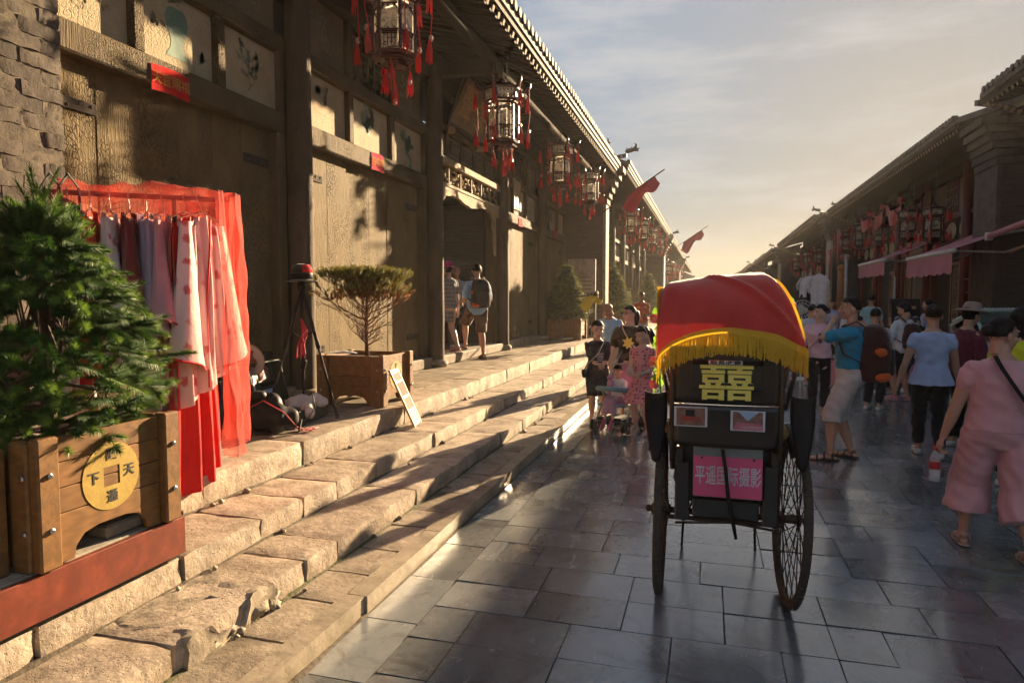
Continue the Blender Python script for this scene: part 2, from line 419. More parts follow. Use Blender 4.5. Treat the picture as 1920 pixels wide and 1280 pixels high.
simple('coin_yellow', (.44, .30, .045), (.34, .22, .03), rough=.6, scale=14)
simple('bolt_steel', (.5, .5, .48), rough=.3, metal=1, bump=0)

def leaf(name, c1, c2, rough=.5, trans=.25):
    n = NT(name); oi = n.coords(); col = n.ramp(n.noise(oi, 5, 3), [(.3, c1), (.7, c2)])
    n.set(col=col, rough=rough, spec=.15)
    tr = n.n('ShaderNodeBsdfTranslucent'); n.l(n.mix(.5, col, (c2[0]*1.6, c2[1]*1.5, c2[2]*.7)), tr.inputs[0])
    ms = n.n('ShaderNodeMixShader'); ms.inputs[0].default_value = trans
    n.l(n.b.outputs[0], ms.inputs[1]); n.l(tr.outputs[0], ms.inputs[2]); n.l(ms.outputs[0], n.out.inputs[0]); return n
leaf('needles', (.032, .082, .018), (.055, .12, .026), .6, .15)
leaf('needles_tip', (.095, .175, .035), (.14, .23, .05), .5, .25)
leaf('needles_far', (.045, .075, .022), (.075, .105, .035), .55, .2)
leaf('needles_brown', (.30, .12, .03), (.22, .085, .025), .6, .3)
leaf('needles_olive', (.12, .14, .03), (.20, .18, .04), .6, .3)
leaf('ivy_leaf', (.10, .24, .03), (.20, .38, .06), .5, .4)
leaf('petal_pink', (.62, .13, .22), (.70, .25, .32), .6, .3)
simple('bark', (.10, .065, .04), (.06, .04, .025), rough=.85, scale=20, bump=.6, bscale=50)
simple('twig_brown', (.20, .10, .05), (.13, .07, .035), rough=.8, scale=20)

def cloth(name, c1, c2=None, rough=.85, sheen=.25, trans=0.0, alpha=1.0, fine=120, scale=5):
    n = NT(name); co = n.coords(); c2 = c2 or tuple(c*.8 for c in c1)
    col = n.ramp(n.noise(co, scale, 4), [(.3, c1), (.7, c2)])
    h = n.math('ADD', n.noise(co, fine, 2), n.math('MULTIPLY', n.noise(co, 16, 4, .6, .6), 2.0))
    n.set(col=col, rough=rough, spec=.25, normal=n.bump(h, .32, .006)); n.b.inputs['Sheen Weight'].default_value = sheen; n.b.inputs['Sheen Roughness'].default_value = .5
    last = n.b.outputs[0]
    if trans:
        tr = n.n('ShaderNodeBsdfTranslucent'); n.l(col, tr.inputs[0]); ms = n.n('ShaderNodeMixShader'); ms.inputs[0].default_value = trans
        n.l(last, ms.inputs[1]); n.l(tr.outputs[0], ms.inputs[2]); last = ms.outputs[0]
    if alpha < 1:
        tp = n.n('ShaderNodeBsdfTransparent'); tp.inputs[0].default_value = (1, .82, .8, 1); ms = n.n('ShaderNodeMixShader')
        wv = n.ramp(n.noise(n.coords(scale=(9, 9, 1.2)), 3, 4), [(.3, (alpha*.7,)*3), (.7, (min(1, alpha*1.3),)*3)])
        n.l(wv, ms.inputs[0]); n.l(tp.outputs[0], ms.inputs[1]); n.l(last, ms.inputs[2]); last = ms.outputs[0]
    n.l(last, n.out.inputs[0]); return n
cloth('hood_red', (.66, .05, .042), (.38, .02, .018), .78, .5, scale=3, trans=.05, fine=60)
cloth('fringe_yellow', (.78, .50, .03), (.66, .38, .02), .6, .3, trans=.25)
cloth('silk_red', (.66, .015, .012), (.55, .01, .01), .45, .3, trans=.2)
cloth('silk_white', (.74, .66, .64), (.66, .56, .56), .5, .3, trans=.25)
cloth('silk_pink', (.70, .42, .44), (.62, .32, .35), .5, .3, trans=.25)
cloth('silk_lilac', (.50, .40, .52), (.42, .33, .46), .5, .3, trans=.25)
cloth('silk_maroon', (.20, .012, .014), (.14, .01, .012), .5, .3)
cloth('gauze_red', (.85, .15, .11), (.80, .08, .06), .7, .1, trans=.45, alpha=.34)
def floral(name, base, dot, sc=9):
    n = cloth(name, base, tuple(c*.9 for c in base), .55, .3)
    vo = n.n('ShaderNodeTexVoronoi', feature='F1'); vo.inputs['Scale'].default_value = sc; co = n.coords(); n.l(co, vo.inputs['Vector'])
    nz = n.noise(co, 30, 3)
    d = n.math('ADD', vo.outputs['Distance'], n.math('MULTIPLY', n.math('SUBTRACT', nz, .5), .5))
    n.set(col=n.mix(n.ramp(d, [(.18, (1, 1, 1)), (.30, (0, 0, 0))]), base, dot)); return n
floral('silk_floral', (.74, .62, .58), (.55, .16, .16))
def dots(name, base, dot, sc=26, r=.3):
    n = cloth(name, base)
    vo = n.n('ShaderNodeTexVoronoi', feature='F1'); vo.inputs['Scale'].default_value = sc; vo.inputs['Randomness'].default_value = .5; n.l(n.coords(rnd=False), vo.inputs['Vector'])
    n.set(col=n.mix(n.ramp(vo.outputs['Distance'], [(r, (1, 1, 1)), (r+.06, (0, 0, 0))]), base, dot)); return n
dots('dress_dots', (.62, .24, .27), (.22, .03, .06))
def stripes(name, a, b, freq=40, axis=2, th=.5):
    n = cloth(name, a); sx = n.n('ShaderNodeSeparateXYZ'); tc = n.n('ShaderNodeTexCoord'); n.l(tc.outputs['Object'], sx.inputs[0])
    f = n.math('FRACT', n.math('MULTIPLY', sx.outputs[axis], freq))
    n.set(col=n.mix(n.math('GREATER_THAN', f, th), a, b)); return n
stripes('dress_stripe', (.025, .022, .035), (.5, .48, .48), 42, 2, .62)
stripes('hat_stripe', (.40, .30, .24), (.20, .13, .12), 55, 2, .5)
stripes('tee_stripe', (.55, .6, .68), (.10, .11, .16), 30, 2, .7)
for nm, c in dict(tee_blue=(.018, .24, .40), shirt_sky=(.30, .50, .78), tee_pink=(.76, .52, .60), tee_black=(.03, .03, .036), tee_brown=(.040, .028, .012), tee_white=(.74, .75, .78),
                  top_blue=(.42, .52, .78), jump_pink=(.68, .36, .38), top_yellow=(.62, .70, .04), top_maroon=(.12, .018, .03), shirt_orange=(.62, .11, .05), tee_teal=(.34, .58, .60),
                  tee_lav=(.52, .52, .70), tee_green=(.34, .44, .38), tee_grey=(.24, .24, .26), short_khaki=(.60, .53, .50), short_brown=(.10, .055, .035), short_black=(.02, .02, .022), trouser_black=(.016, .015, .016),
                  trouser_beige=(.46, .36, .30), vest_maroon=(.10, .028, .028), pant_mauve=(.50, .30, .40), hat_pink=(.62, .05, .24), bag_dark=(.022, .018, .02), bag_orange=(.62, .12, .025), bag_brown=(.06, .022, .018),
                  bag_red=(.35, .05, .03), bag_white=(.60, .54, .46), fabric_blue=(.16, .30, .36), fabric_pink=(.55, .25, .40), jacket_pink=(.62, .28, .36), towel=(.66, .62, .56), dk_cloth=(.03, .028, .025), flag_red=(.55, .05, .06), flag_yellow=(.7, .52, .04), drape=(.40, .06, .05)).items():
    cloth(nm, c)
def awn():
    n = cloth('awning_pink', (.66, .24, .30), (.58, .19, .25), .7, .2, trans=.3)
awn()
def skin(name, c):
    n = NT(name); co = n.coords(); col = n.ramp(n.noise(co, 12, 4), [(.3, c), (.7, tuple(a*b for a, b in zip(c, (.9, .84, .82))))])
    n.set(col=col, rough=.48, spec=.4, normal=n.bump(n.noise(co, 130, 3), .08, .003)); n.b.inputs['Subsurface Weight'].default_value = .12
    n.b.inputs['Subsurface Radius'].default_value = (.02, .008, .005); return n
skin('skin', (.52, .31, .215)); skin('skin_tan', (.36, .19, .12)); skin('skin_pale', (.62, .41, .32))
def hairm(name, c):
    n = NT(name); co = n.coords(scale=(30, 30, 4)); n.set(col=n.ramp(n.noise(co, 2, 4), [(.35, c), (.7, tuple(a*1.8 for a in c))]), rough=.55, spec=.25, normal=n.bump(n.noise(co, 3, 4), .4, .01)); return n
hairm('hair', (.006, .005, .0045)); hairm('hair_brown', (.014, .008, .006)); hairm('hair_grey', (.03, .025, .022))
simple('lip', (.38, .12, .10), rough=.4, bump=0); simple('eye_dark', (.015, .012, .01), rough=.2, bump=0)
simple('sandal', (.07, .04, .03), rough=.7, scale=20); simple('sandal_pale', (.55, .40, .36), rough=.6, scale=20)
simple('shoe_white', (.62, .60, .58), rough=.6); simple('shoe_pink', (.62, .25, .34), rough=.6); simple('shoe_red', (.45, .05, .12), rough=.6)
simple('leather_black', (.009, .008, .008), (.016, .014, .013), spec=.2, rough=.55, scale=12, bump=.3, bscale=40)
simple('rubber', (.045, .036, .028), (.07, .055, .04), rough=.85, scale=20, bump=.4)
simple('lacquer', (.014, .011, .009), (.026, .02, .015), rough=.28, scale=4, bump=.15, bscale=14, dist=.004, spec=.6)
simple('lacquer_wood', (.035, .02, .012), (.06, .032, .016), rough=.32, scale=5, stretch=(1, 1, 9), bump=.1)
simple('rust_steel', (.06, .042, .03), (.10, .065, .04), rough=.55, scale=14, metal=.7)
simple('chrome', (.6, .6, .6), rough=.25, metal=1, bump=0)
simple('gold_char', (.82, .72, .16), (.74, .60, .10), rough=.45, scale=10, bump=.15)
simple('sign_pink', (.74, .10, .22), (.68, .085, .20), rough=.45, scale=3, bump=.05)
simple('sign_white', (.66, .64, .68), rough=.8, spec=.1, bump=0)
simple('zinc', (.22, .24, .23), (.16, .17, .165), rough=.5, scale=6, metal=.3)
simple('photo_red', (.42, .07, .05), (.25, .10, .08), rough=.8, spec=.12, scale=25, bump=0)
simple('photo_sky', (.30, .42, .62), (.45, .55, .7), rough=.8, spec=.12, scale=8, bump=0)
simple('photo_brown', (.20, .10, .08), (.32, .18, .14), rough=.8, spec=.12, scale=40, bump=0)
simple('photo_white', (.70, .68, .72), rough=.8, spec=.12, bump=0)
simple('lantern_wood', (.085, .02, .018), (.05, .013, .012), rough=.32, scale=12, bump=.1)
simple('tassel_red', (.60, .03, .018), (.48, .02, .014), rough=.7, scale=20, stretch=(20, 20, 1))
simple('bead', (.55, .30, .26), rough=.4, bump=0)
simple('plastic_green', (.02, .045, .03), (.014, .03, .02), rough=.5, scale=8)
simple('plastic_white', (.66, .66, .64), rough=.35, bump=0); simple('plastic_red', (.5, .03, .03), rough=.4, bump=0); simple('cord_red', (.62, .03, .06), rough=.6, bump=0)
simple('stroller_grey', (.30, .31, .33), rough=.35, metal=.6, bump=0)
simple('white_paint', (.62, .60, .55), (.5, .47, .42), rough=.6)
simple('steel_pole', (.40, .37, .32), (.3, .27, .23), rough=.45, metal=.4)
simple('orange_paint', (.36, .13, .02), (.28, .10, .02), rough=.55)
simple('red_lacquer', (.20, .045, .028), (.14, .03, .02), rough=.42, scale=8)
simple('case_mint', (.36, .50, .46), (.32, .45, .42), rough=.35)
simple('board_black', (.02, .018, .018), rough=.5)
simple('dirt', (.11, .085, .055), (.07, .055, .035), rough=.95, scale=12, bump=.8, bscale=30, dist=.01)
simple('moss', (.06, .07, .02), (.09, .075, .03), rough=.95, scale=18, bump=.9, bscale=50, dist=.01)
def pane(name, c1, c2, ink):
    n = NT(name); co = n.coords(); z = n.noise(n.coords(scale=(1, 1, 1)), 9, 5, .6)
    hill = n.ramp(n.noise(co, 14, 5, .65, .8), [(.46, (0, 0, 0)), (.60, (1, 1, 1))])
    col = n.mix(n.math('MULTIPLY', hill, .8), n.ramp(z, [(.3, c1), (.7, c2)]), ink)
    n.set(col=col, rough=.35, spec=.5); tr = n.n('ShaderNodeBsdfTranslucent'); n.l(col, tr.inputs[0]); ms = n.n('ShaderNodeMixShader'); ms.inputs[0].default_value = .5
    n.l(n.b.outputs[0], ms.inputs[1]); n.l(tr.outputs[0], ms.inputs[2]); n.l(ms.outputs[0], n.out.inputs[0])
pane('lantern_pane', (.74, .66, .50), (.58, .56, .52), (.12, .13, .12))
def glass(name, tint=(.9, .95, .95), rough=.05):
    n = NT(name); g = n.n('ShaderNodeBsdfGlossy'); g.inputs['Roughness'].default_value = rough; t = n.n('ShaderNodeBsdfTransparent'); t.inputs[0].default_value = (*tint, 1)
    fr = n.n('ShaderNodeFresnel'); fr.inputs['IOR'].default_value = 1.5; ms = n.n('ShaderNodeMixShader')
    n.l(fr.outputs[0], ms.inputs[0]); n.l(t.outputs[0], ms.inputs[1]); n.l(g.outputs[0], ms.inputs[2]); n.l(ms.outputs[0], n.out.inputs[0])
glass('glass'); glass('glass_tea', (.75, .72, .70))
def bottlem():
    n = NT('bottle_plastic'); n.set(col=(.75, .78, .8), rough=.12); t = n.n('ShaderNodeBsdfTransparent'); ms = n.n('ShaderNodeMixShader'); ms.inputs[0].default_value = .26
    n.l(t.outputs[0], ms.inputs[1]); n.l(n.b.outputs[0], ms.inputs[2]); n.l(ms.outputs[0], n.out.inputs[0])
bottlem()
def bagfilm():
    n = NT('bag_film'); n.set(col=(.62, .30, .42), rough=.3); t = n.n('ShaderNodeBsdfTransparent'); ms = n.n('ShaderNodeMixShader'); ms.inputs[0].default_value = .55
    n.l(t.outputs[0], ms.inputs[1]); n.l(n.b.outputs[0], ms.inputs[2]); n.l(ms.outputs[0], n.out.inputs[0])
bagfilm()
# ------------------------------------------------------------ ground, street slabs, steps
MB().grid(lambda u, v: (-900+1800*u, -300+2600*v, -.09), 1, 1).build('ground', 'mortar', normals=False)['kind'] = 'structure'
street = MB().grid(lambda u, v: (-1.70+9.7*u, -2.5+182*v, -.012), 1, 1).build('street', 'mortar', normals=False); street['kind'] = 'structure'
rs = random.Random(11)
slab_src = []
for k in range(6):
    w = .497; d = .337
    slab_src.append(rblock((w, d, .03), res=.25, rad=.004, amp=.0012, seed=k+1).mesh('slab', 'slate', bevel=0))
half_src = [rblock((.247, .337, .03), res=.25, rad=.004, amp=.0012, seed=k+20).mesh('slab', 'slate') for k in range(2)]
strip_src = [rblock((.283, .554, .03), res=.28, rad=.004, amp=.0015, seed=k+30).mesh('slab', 'slate') for k in range(3)]
slabs = []
for r in range(-6, 78):
    y = 2.648 + .3428*r - .1714
    x = -1.397; shift = rs.choice([0, .25, 0, .25, .125])
    if shift: slabs.append((x+shift/2, y, shift)); x += shift
    while x < 6.4:
        w = .5 if rs.random() > .12 else .25
        slabs.append((x+w/2, y, w)); x += w
def fw_depth(x, y): return (Vector((x, y, 0))-Vector((0, 0, CAMH))).dot(_fw)
def px_of(x, y, z=0.):
    v = Vector((x, y, z))-Vector((0, 0, CAMH)); d = v.dot(_fw)
    return (960+1280*v.dot(_rt)/d, 640-1280*v.dot(_up)/d) if d > .05 else (-9999, -9999)
near = []; far = []
for s in slabs:
    p = px_of(s[0], s[1]); vis = -80 < p[0] < 2000 and p[1] < 1360 and fw_depth(s[0], s[1]) > .1
    (near if vis else far).append(s)
near.sort(key=lambda s: fw_depth(s[0], s[1]))
for s in near[:285]:
    src = rs.choice(slab_src) if s[2] > .4 else rs.choice(half_src)
    sx = 1 if s[2] in (.5, .25) else s[2]/.25
    inst(src, 'slab', street, (s[0], s[1], -.015+rs.uniform(-.0025, .0025)), (rs.uniform(-.009, .009), rs.uniform(-.007, .007), rs.choice((0, PI))), (sx, 1, 1))
m = MB()
for s in near[285:]+far:
    if s[1] > 31 or fw_depth(s[0], s[1]) < -2: continue
    w = s[2]-.006; z = rs.uniform(-.001, .001)
    m.box((s[0], s[1], -.010+z), (w, .336, .02), (rs.uniform(-.0015, .0015), rs.uniform(-.0015, .0015), 0))
o = m.build('slab_field', 'slate', street); o['kind'] = 'stuff'
# far paving past the last slabs
MB().grid(lambda u, v: (-1.39+8.5*u, 28.9+150*v, -.006), 1, 1).build('far_paving', 'slate', street, normals=False)
y = 2.555-.558*4; k = 0
while y < 30:
    inst(strip_src[k % 3], 'edge_slab', street, (-1.545, y+.279, -.0145+rs.uniform(-.001, .001)), (0, rs.uniform(-.003, .003), 0)); y += .5582; k += 1
MB().grid(lambda u, v: (-1.69+.29*u, y+150*v, -.003), 1, 1).build('far_edge', 'flag_stone', street, normals=False)

steps = structure('stone_steps')
MB().box2((-1.72, -2.5, -.05), (-2.12, 110, .07)).build('bed', 'mortar', steps)
MB().box2((-2.14, -2.5, -.05), (-2.56, 110, .185)).build('bed', 'mortar', steps)
MB().box2((-2.56, -2.5, -.05), (-3.05, 110, .325)).build('bed', 'mortar', steps)
MB().box2((-3.05, -2.5, -.05), (-7.0, 110, .505)).build('bed', 'mortar', steps)
def run(name, x0, x1, z0, z1, joints, mat, far_to=110, lo=.75, hi=1.25, near_to=14, amp=.006, seed=0, rad=.014, gap=.006, tilt=.004, res=.09):
    rr = random.Random(seed); ys = list(joints)
    while ys[-1] < far_to: ys.append(ys[-1]+rr.uniform(lo, hi)*(1 if ys[-1] < 40 else 2.2))
    for i in range(len(ys)-1):
        a, b = ys[i], ys[i+1]; c = (a+b)/2; L = b-a-gap
        W = abs(x1-x0); rs_ = (res*.62 if c < 7 else res) if c < near_to else (.3 if c < 30 else .8)
        if c < 1.0: rs_ = .25
        me = rblock((W, L, z1-z0), res=rs_, rad=rad, amp=amp*(1 if c < near_to else .5), fr=5, seed=seed*7+i, top_amp=amp*.45).mesh(name, mat, smooth=True, auto=50)
        inst(me, name, steps, ((x0+x1)/2+rr.uniform(-.008, .008), c, (z0+z1)/2+rr.uniform(-.004, .002)), (rr.uniform(-tilt, tilt)*.4, rr.uniform(-tilt, tilt), rr.uniform(-tilt, tilt)))
run('kerb_stone', -1.70, -1.818, -.03, .10, [-.7, .3, 1.3, 2.2, 3.14, 4.18, 5.29, 6.35, 7.4, 8.5], 'kerb_stone', amp=.0018, seed=1, rad=.006, lo=.95, hi=1.1, res=.2)
run('gutter_flag', -1.824, -2.115, .04, .088, [-.6, 0, .6, 1.1, 1.6, 2.1, 2.62, 3.05, 3.42, 3.8, 4.25, 4.6, 5.1], 'flag_stone', amp=.004, seed=2, rad=.01, lo=.38, hi=.6, tilt=.012, gap=.012)
run('step_stone', -2.105, -2.56, .06, .215, [-1, .1, 1.0, 2.25, 3.22, 3.55, 4.69, 5.7, 6.9, 7.8], 'step_stone', amp=.009, seed=3, rad=.018, lo=.9, hi=1.5)
run('step_stone', -2.53, -3.06, .18, .352, [-1, .3, 1.4, 2.0, 2.79, 3.42, 3.86, 4.28, 4.89, 6.1, 6.7, 7.7], 'step_stone', amp=.010, seed=4, rad=.018, lo=.6, hi=1.2)
run('step_stone', -3.015, -3.42, .33, .545, [-1, .4, 1.6, 2.7, 3.5, 4.6, 5.9, 6.45, 7.6], 'step_stone', amp=.009, seed=5, rad=.018, lo=.9, hi=1.5)
for q, (xa, xb) in enumerate(((-3.43, -3.82), (-3.83, -4.24), (-4.25, -4.62))):
    run('paving_flag', xa, xb, .50, .540, [-1+.2*q, .0+.1*q], 'flag_stone', amp=.003, seed=6+q, rad=.008, lo=.35, hi=.75, tilt=.006, res=.2, near_to=9, far_to=60)
def dirt_line(xf, z, y0, y1, seed, mat='dirt'):
    m = MB(); rr_ = []; n = int((y1-y0)/.05)
    for i in range(n+1):
        y = y0+(y1-y0)*i/n; w = max(.004, .030*(noise.noise(Vector((y*2.2, seed, 0)))+.35)+.012*noise.noise(Vector((y*13, seed, 3)))); h = w*.55
        rr_.append([(xf-.03, y, z-.01), (xf-.03, y, z+h), (xf+w*.35, y, z+h*.55), (xf+w, y, z-.004)])
    m.rings(rr_, caps=False, closed=False); o = m.build('dirt_in_joint', mat, steps, smooth=True, normals=False); o['kind'] = 'stuff'
for xf, z, sd, mt in ((-2.098, .088, 1, 'moss'), (-2.527, .214, 2, 'dirt'), (-3.012, .352, 3, 'dirt'), (-1.694, -.002, 4, 'dirt')): dirt_line(xf, z, -.5, 16, sd, mt)
# broken stone with a worn hollow at the near end of the lowest step
m = rblock((.46, .62, .15), res=.034, rad=.015, amp=.014, fr=9, seed=77)
m.v = [tuple(Vector(p)+noise.noise_vector(Vector(p)*24)*.010) for p in m.v]
vv = []
for p in m.v:
    p = Vector(p); dd = ((p.x-.17)**2/.12**2+(p.y+.02)**2/.14**2)
    if p.z > -.02 and dd < 1: p.z -= .08*min(1, (1-dd)*3)+.015*noise.noise(p*30)
    vv.append(tuple(p))
m.v = vv; m.build('broken_stone', 'base_stone', steps, (-2.32, 2.62, .140), smooth=True, auto=24)
rr = random.Random(5)
for k in range(16):
    inst(rblock((rr.uniform(.03, .10), rr.uniform(.04, .12), rr.uniform(.02, .06)), res=.03, rad=.01, amp=.01, fr=14, seed=200+k).mesh('rubble', 'base_stone', smooth=True), 'rubble', steps,
         (rr.uniform(-2.24, -2.10), rr.uniform(2.2, 3.0), .11+rr.uniform(0, .02)), (rr.random(), rr.random(), rr.random()*3))
for k in range(34):   # crumbs of stone and dirt lying along the step foots
    xx, zz = rr.choice(((-2.52, .222), (-3.005, .36), (-2.095, .095)))
    yv = 2.6+6*rr.random()**1.5; s_ = rr.uniform(.008, .03)
    inst(rblock((s_*1.4, s_*1.8, s_), res=.02, rad=.004, amp=.004, fr=30, seed=300+k).mesh('rubble', 'base_stone', smooth=True), 'rubble', steps, (xx+rr.uniform(-.005, .05), yv, zz), (rr.random(), rr.random(), rr.random()*3))
# ------------------------------------------------------------ left row of shop houses
XW = -4.38      # front of the timber frame
XD = -4.50      # door leaves
def crescent_roof(m, xe, ze, xr, zr, y0, y1, pitch=.235):
    """tile field rising from the eave to the ridge: slab plus cover-tile ribs"""
    sg = 1 if xr > xe else -1; n = 7
    prof = []
    for i in range(n+1):
        t = i/n; prof.append((xe+(xr-xe)*t, ze+(zr-ze)*(t**1.22)))
    for i in range(n):
        (xa, za), (xb, zb) = prof[i], prof[i+1]
        m.add([(xa, y0, za), (xa, y1, za), (xb, y1, zb), (xb, y0, zb), (xa, y0, za-.10), (xa, y1, za-.10), (xb, y1, zb-.10), (xb, y0, zb-.10)],
              [(0, 1, 2, 3), (4, 7, 6, 5), (0, 4, 5, 1), (3, 2, 6, 7), (0, 3, 7, 4), (1, 5, 6, 2)])
    return prof
def roof_ribs(prof, y0, y1, pitch=.235):
    m = MB(); y = y0+.1
    while y < y1-.05:
        rr_ = []
        for (x, z) in prof:
            rr_.append([(x, y+.06*math.cos(PI*j/4), z+.055*math.sin(PI*j/4)-.004) for j in range(5)])
        m.rings(rr_, caps=False, closed=False); y += pitch
    return m
cap_me = MB().rings([[(x, .072*math.cos(2*PI*j/10), .072*math.sin(2*PI*j/10)) for j in range(10)] for x in (-.10, .02)]).mesh('eave_tile', 'grey_tile')
raft_me = MB().box((0, 0, 0), (2.0, .085, .085)).mesh('rafter', 'dark_wood')
rend_me = MB().box((0, 0, 0), (.012, .07, .075)).mesh('rafter_end', 'carved_wood')
def ridge_beast(name, parent, loc, s=1.0, rz=0):
    """curled ridge ornament with open jaw and swept tail"""
    m = MB(); m.tube([(0, -.30, 0), (0, -.1, .05), (0, .12, .10), (0, .26, .22), (0, .30, .36), (0, .22, .44)], [.10, .12, .11, .085, .06, .03], 8)
    m.tube([(0, .20, .14), (0, .36, .12), (0, .48, .16)], [.08, .06, .02], 6); m.tube([(0, .22, .06), (0, .36, .02), (0, .44, .03)], [.06, .04, .02], 6)
    for k in range(4): m.tube([(0, -.2+k*.1, .10), (0, -.26+k*.1, .24)], [.045, .008], 5)
    m.tube([(0, .05, .2), (.06, .0, .3)], [.03, .006], 5); m.tube([(0, .05, .2), (-.06, .0, .3)], [.03, .006], 5)
    o = m.build(name, 'grey_tile', parent, loc, (0, 0, rz), smooth=True); o.scale = (s, s, s); return o
def eave(par, side, xe, ze, xwall, zr, xr, y0, y1, joined=False):
    """side -1: left row (eave faces +X); +1: right row (eave faces -X)."""
    d = -side   # direction outwards to the street
    m = MB(); prof = crescent_roof(m, xe, ze-.03, xr, zr, y0, y1); roof = m.build('roof', 'grey_tile', par)
    rb = roof_ribs(prof, y0, y1).build('tile_rib', 'grey_tile', roof, smooth=True, normals=False); rb['kind'] = 'stuff'
    MB().box2((xr-.12, y0, zr-.05), (xr+.12, y1, zr+.34)).build('ridge', 'grey_tile', roof, bevel=.03)
    MB().box2((xe-d*.03, y0, ze-.22), (xe-d*.09, y1, ze-.10)).build('eave_board', 'dark_wood', par)
    # soffit boards above the rafters
    slope = math.atan2((ze+.35)-(ze-.26), abs(xwall-xe)+.5)
    L = (abs(xwall-xe)+.5)/math.cos(slope)
    cx = xe-d*(.10+L/2*math.cos(slope)); cz = ze-.27+L/2*math.sin(slope)
    MB().box((cx-d*0, (y0+y1)/2, cz+.075), (L, y1-y0-.01, .03), (0, slope*d, 0)).build('soffit', 'dark_plank', par)
    n = int((y1-y0)/.235)
    ms, mc, me_ = MB(), MB(), MB()
    for i in range(n):
        y = y0+.12+i*.235
        if joined:
            ms.box((cx, y, cz), (L, .085, .085), (0, slope*d, 0)); mc.tube([(xe-d*.08, y, ze+.02), (xe+d*.04, y, ze+.02)], .072, 8)
            me_.box((xe-d*.075, y, ze-.285), (.05, .07, .075), (0, slope*d, 0))
        else:
            o = inst(raft_me, 'rafter', par, (cx, y, cz), (0, slope*d, 0), (L/2.0, 1, 1))
            inst(rend_me, 'rafter_end', par, (xe-d*.075, y, ze-.282), (0, slope*d, 0))
            inst(cap_me, 'eave_tile', roof, (xe+d*.02, y, ze+.02), (0, 0, 0 if d > 0 else PI))
    if joined:
        for mm, nm, mt in ((ms, 'rafters', 'dark_wood'), (mc, 'eave_tiles', 'grey_tile'), (me_, 'rafter_ends', 'carved_wood')):
            mm.build(nm, mt, par)['kind'] = 'stuff'
    return roof
def ymem(par, name, mat, x0, x1, y0, y1, z0, z1, bevel=.008):
    return MB().box2((x0, y0, z0), (x1, y1, z1)).build(name, mat, par, bevel=bevel)
def squiggle(par, name, mat, x, y, z, s, seed, n=5, w=.012):
    """a few brush strokes of a faded painted plant"""
    r = random.Random(seed); m = MB()
    for k in range(n):
        a = r.uniform(.2, 2.9); L = s*r.uniform(.4, 1); px, pz = y+r.uniform(-.2, .2)*s, z+r.uniform(-.3, .3)*s; pts = []
        for t in range(6):
            pts.append((px+L*t/6*math.cos(a), pz+L*t/6*math.sin(a))); a += r.uniform(-.5, .5)
        up_, dn = [], []
        for i, p in enumerate(pts):
            ww = w*(1-.7*abs(i/5-.4)); up_.append((x, p[0]-ww*math.sin(a), p[1]+ww*math.cos(a))); dn.append((x, p[0]+ww*math.sin(a), p[1]-ww*math.cos(a)))
        m.rings([up_, dn], caps=False, closed=False)
        for q in range(3):
            c = pts[-1-q]; rr_ = w*r.uniform(1, 2.4)
            m.add([(x, c[0]+rr_*math.cos(2*PI*j/7)*r.uniform(.6, 1.3), c[1]+rr_*math.sin(2*PI*j/7)*r.uniform(.6, 1.3)) for j in range(7)], [tuple(range(7))])
    return m.build(name, mat, par, normals=False)
def painted_panel(par, y0, y1, z0, z1, mat='panel_paint', art=None, seed=0, x=-4.465):
    p = MB().box2((x-.03, y0, z0), (x, y1, z1)).build('painted_panel', mat, par)
    xf = x+.002
    yc, zc, s = (y0+y1)/2, (z0+z1)/2, (z1-z0)
    if art == 'vase':
        prof = [(.075, .20), (.115, .17), (.135, .10), (.12, .03), (.085, -.03), (.07, -.09), (.08, -.14), (.12, -.20), (.125, -.22)]
        poly = [(xf, yc+a, zc+b) for a, b in prof]+[(xf, yc-a, zc+b) for a, b in reversed(prof)]
        MB().add(poly, [tuple(range(len(poly)))]).build('painted_vase', 'vase_teal', p, normals=False)
        squiggle(p, 'painted_branch', 'ink_brown', xf, yc, zc+.24, .16, seed, 6); squiggle(p, 'painted_leaf', 'ink_green', xf, yc+.25, zc-.15, .14, seed+1, 4)
        squiggle(p, 'painted_branch', 'ink_brown', xf, yc-.22, zc+.0, .12, seed+2, 4)
    elif art == 'bowl':
        poly = [(xf, yc-.2, zc+.02), (xf, yc-.13, zc-.09), (xf, yc+.1, zc-.11), (xf, yc+.2, zc-.02)]
        MB().add(poly, [(0, 1, 2, 3)]).build('painted_bowl', 'ink_ochre', p, normals=False); squiggle(p, 'painted_leaf', 'ink_green', xf, yc, zc+.12, .2, seed, 7, .02)
    elif art == 'dragon':
        squiggle(p, 'painted_dragon', 'vase_teal', xf, yc, zc, .3, seed, 6, .03); squiggle(p, 'painted_leaf', 'ink_green', xf, yc-.1, zc+.15, .2, seed+3, 5)
    elif art == 'plant':
        squiggle(p, 'painted_leaf', 'ink_green', xf, yc, zc, .34, seed, 8, .014); squiggle(p, 'painted_branch', 'ink_brown', xf, yc+.05, zc-.1, .26, seed+3, 6, .011)
    return p
def lattice(par, y0, y1, z0, z1, x=-4.47, mat='frame_paint', ny=5, nz=6, t=.018, name='lattice'):
    """fretwork of short interlocking bars over a dark opening"""
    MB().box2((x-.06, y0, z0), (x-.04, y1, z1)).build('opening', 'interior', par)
    m = MB(); dy, dz = (y1-y0)/ny, (z1-z0)/nz
    for i in range(ny+1): m.box((x, y0+i*dy, (z0+z1)/2), (.03, t, z1-z0))
    for i in range(ny):
        for j in range(nz+1):
            if (i+j*2) % 3 != 0: m.box((x+.001, y0+(i+.5)*dy, z0+j*dz), (.027, dy, t))
            if (i*2+j) % 3 == 0 and j < nz: m.box((x+.002, y0+(i+.5)*dy, z0+(j+.5)*dz), (.024, t, dz))
    return m.build(name, mat, par)
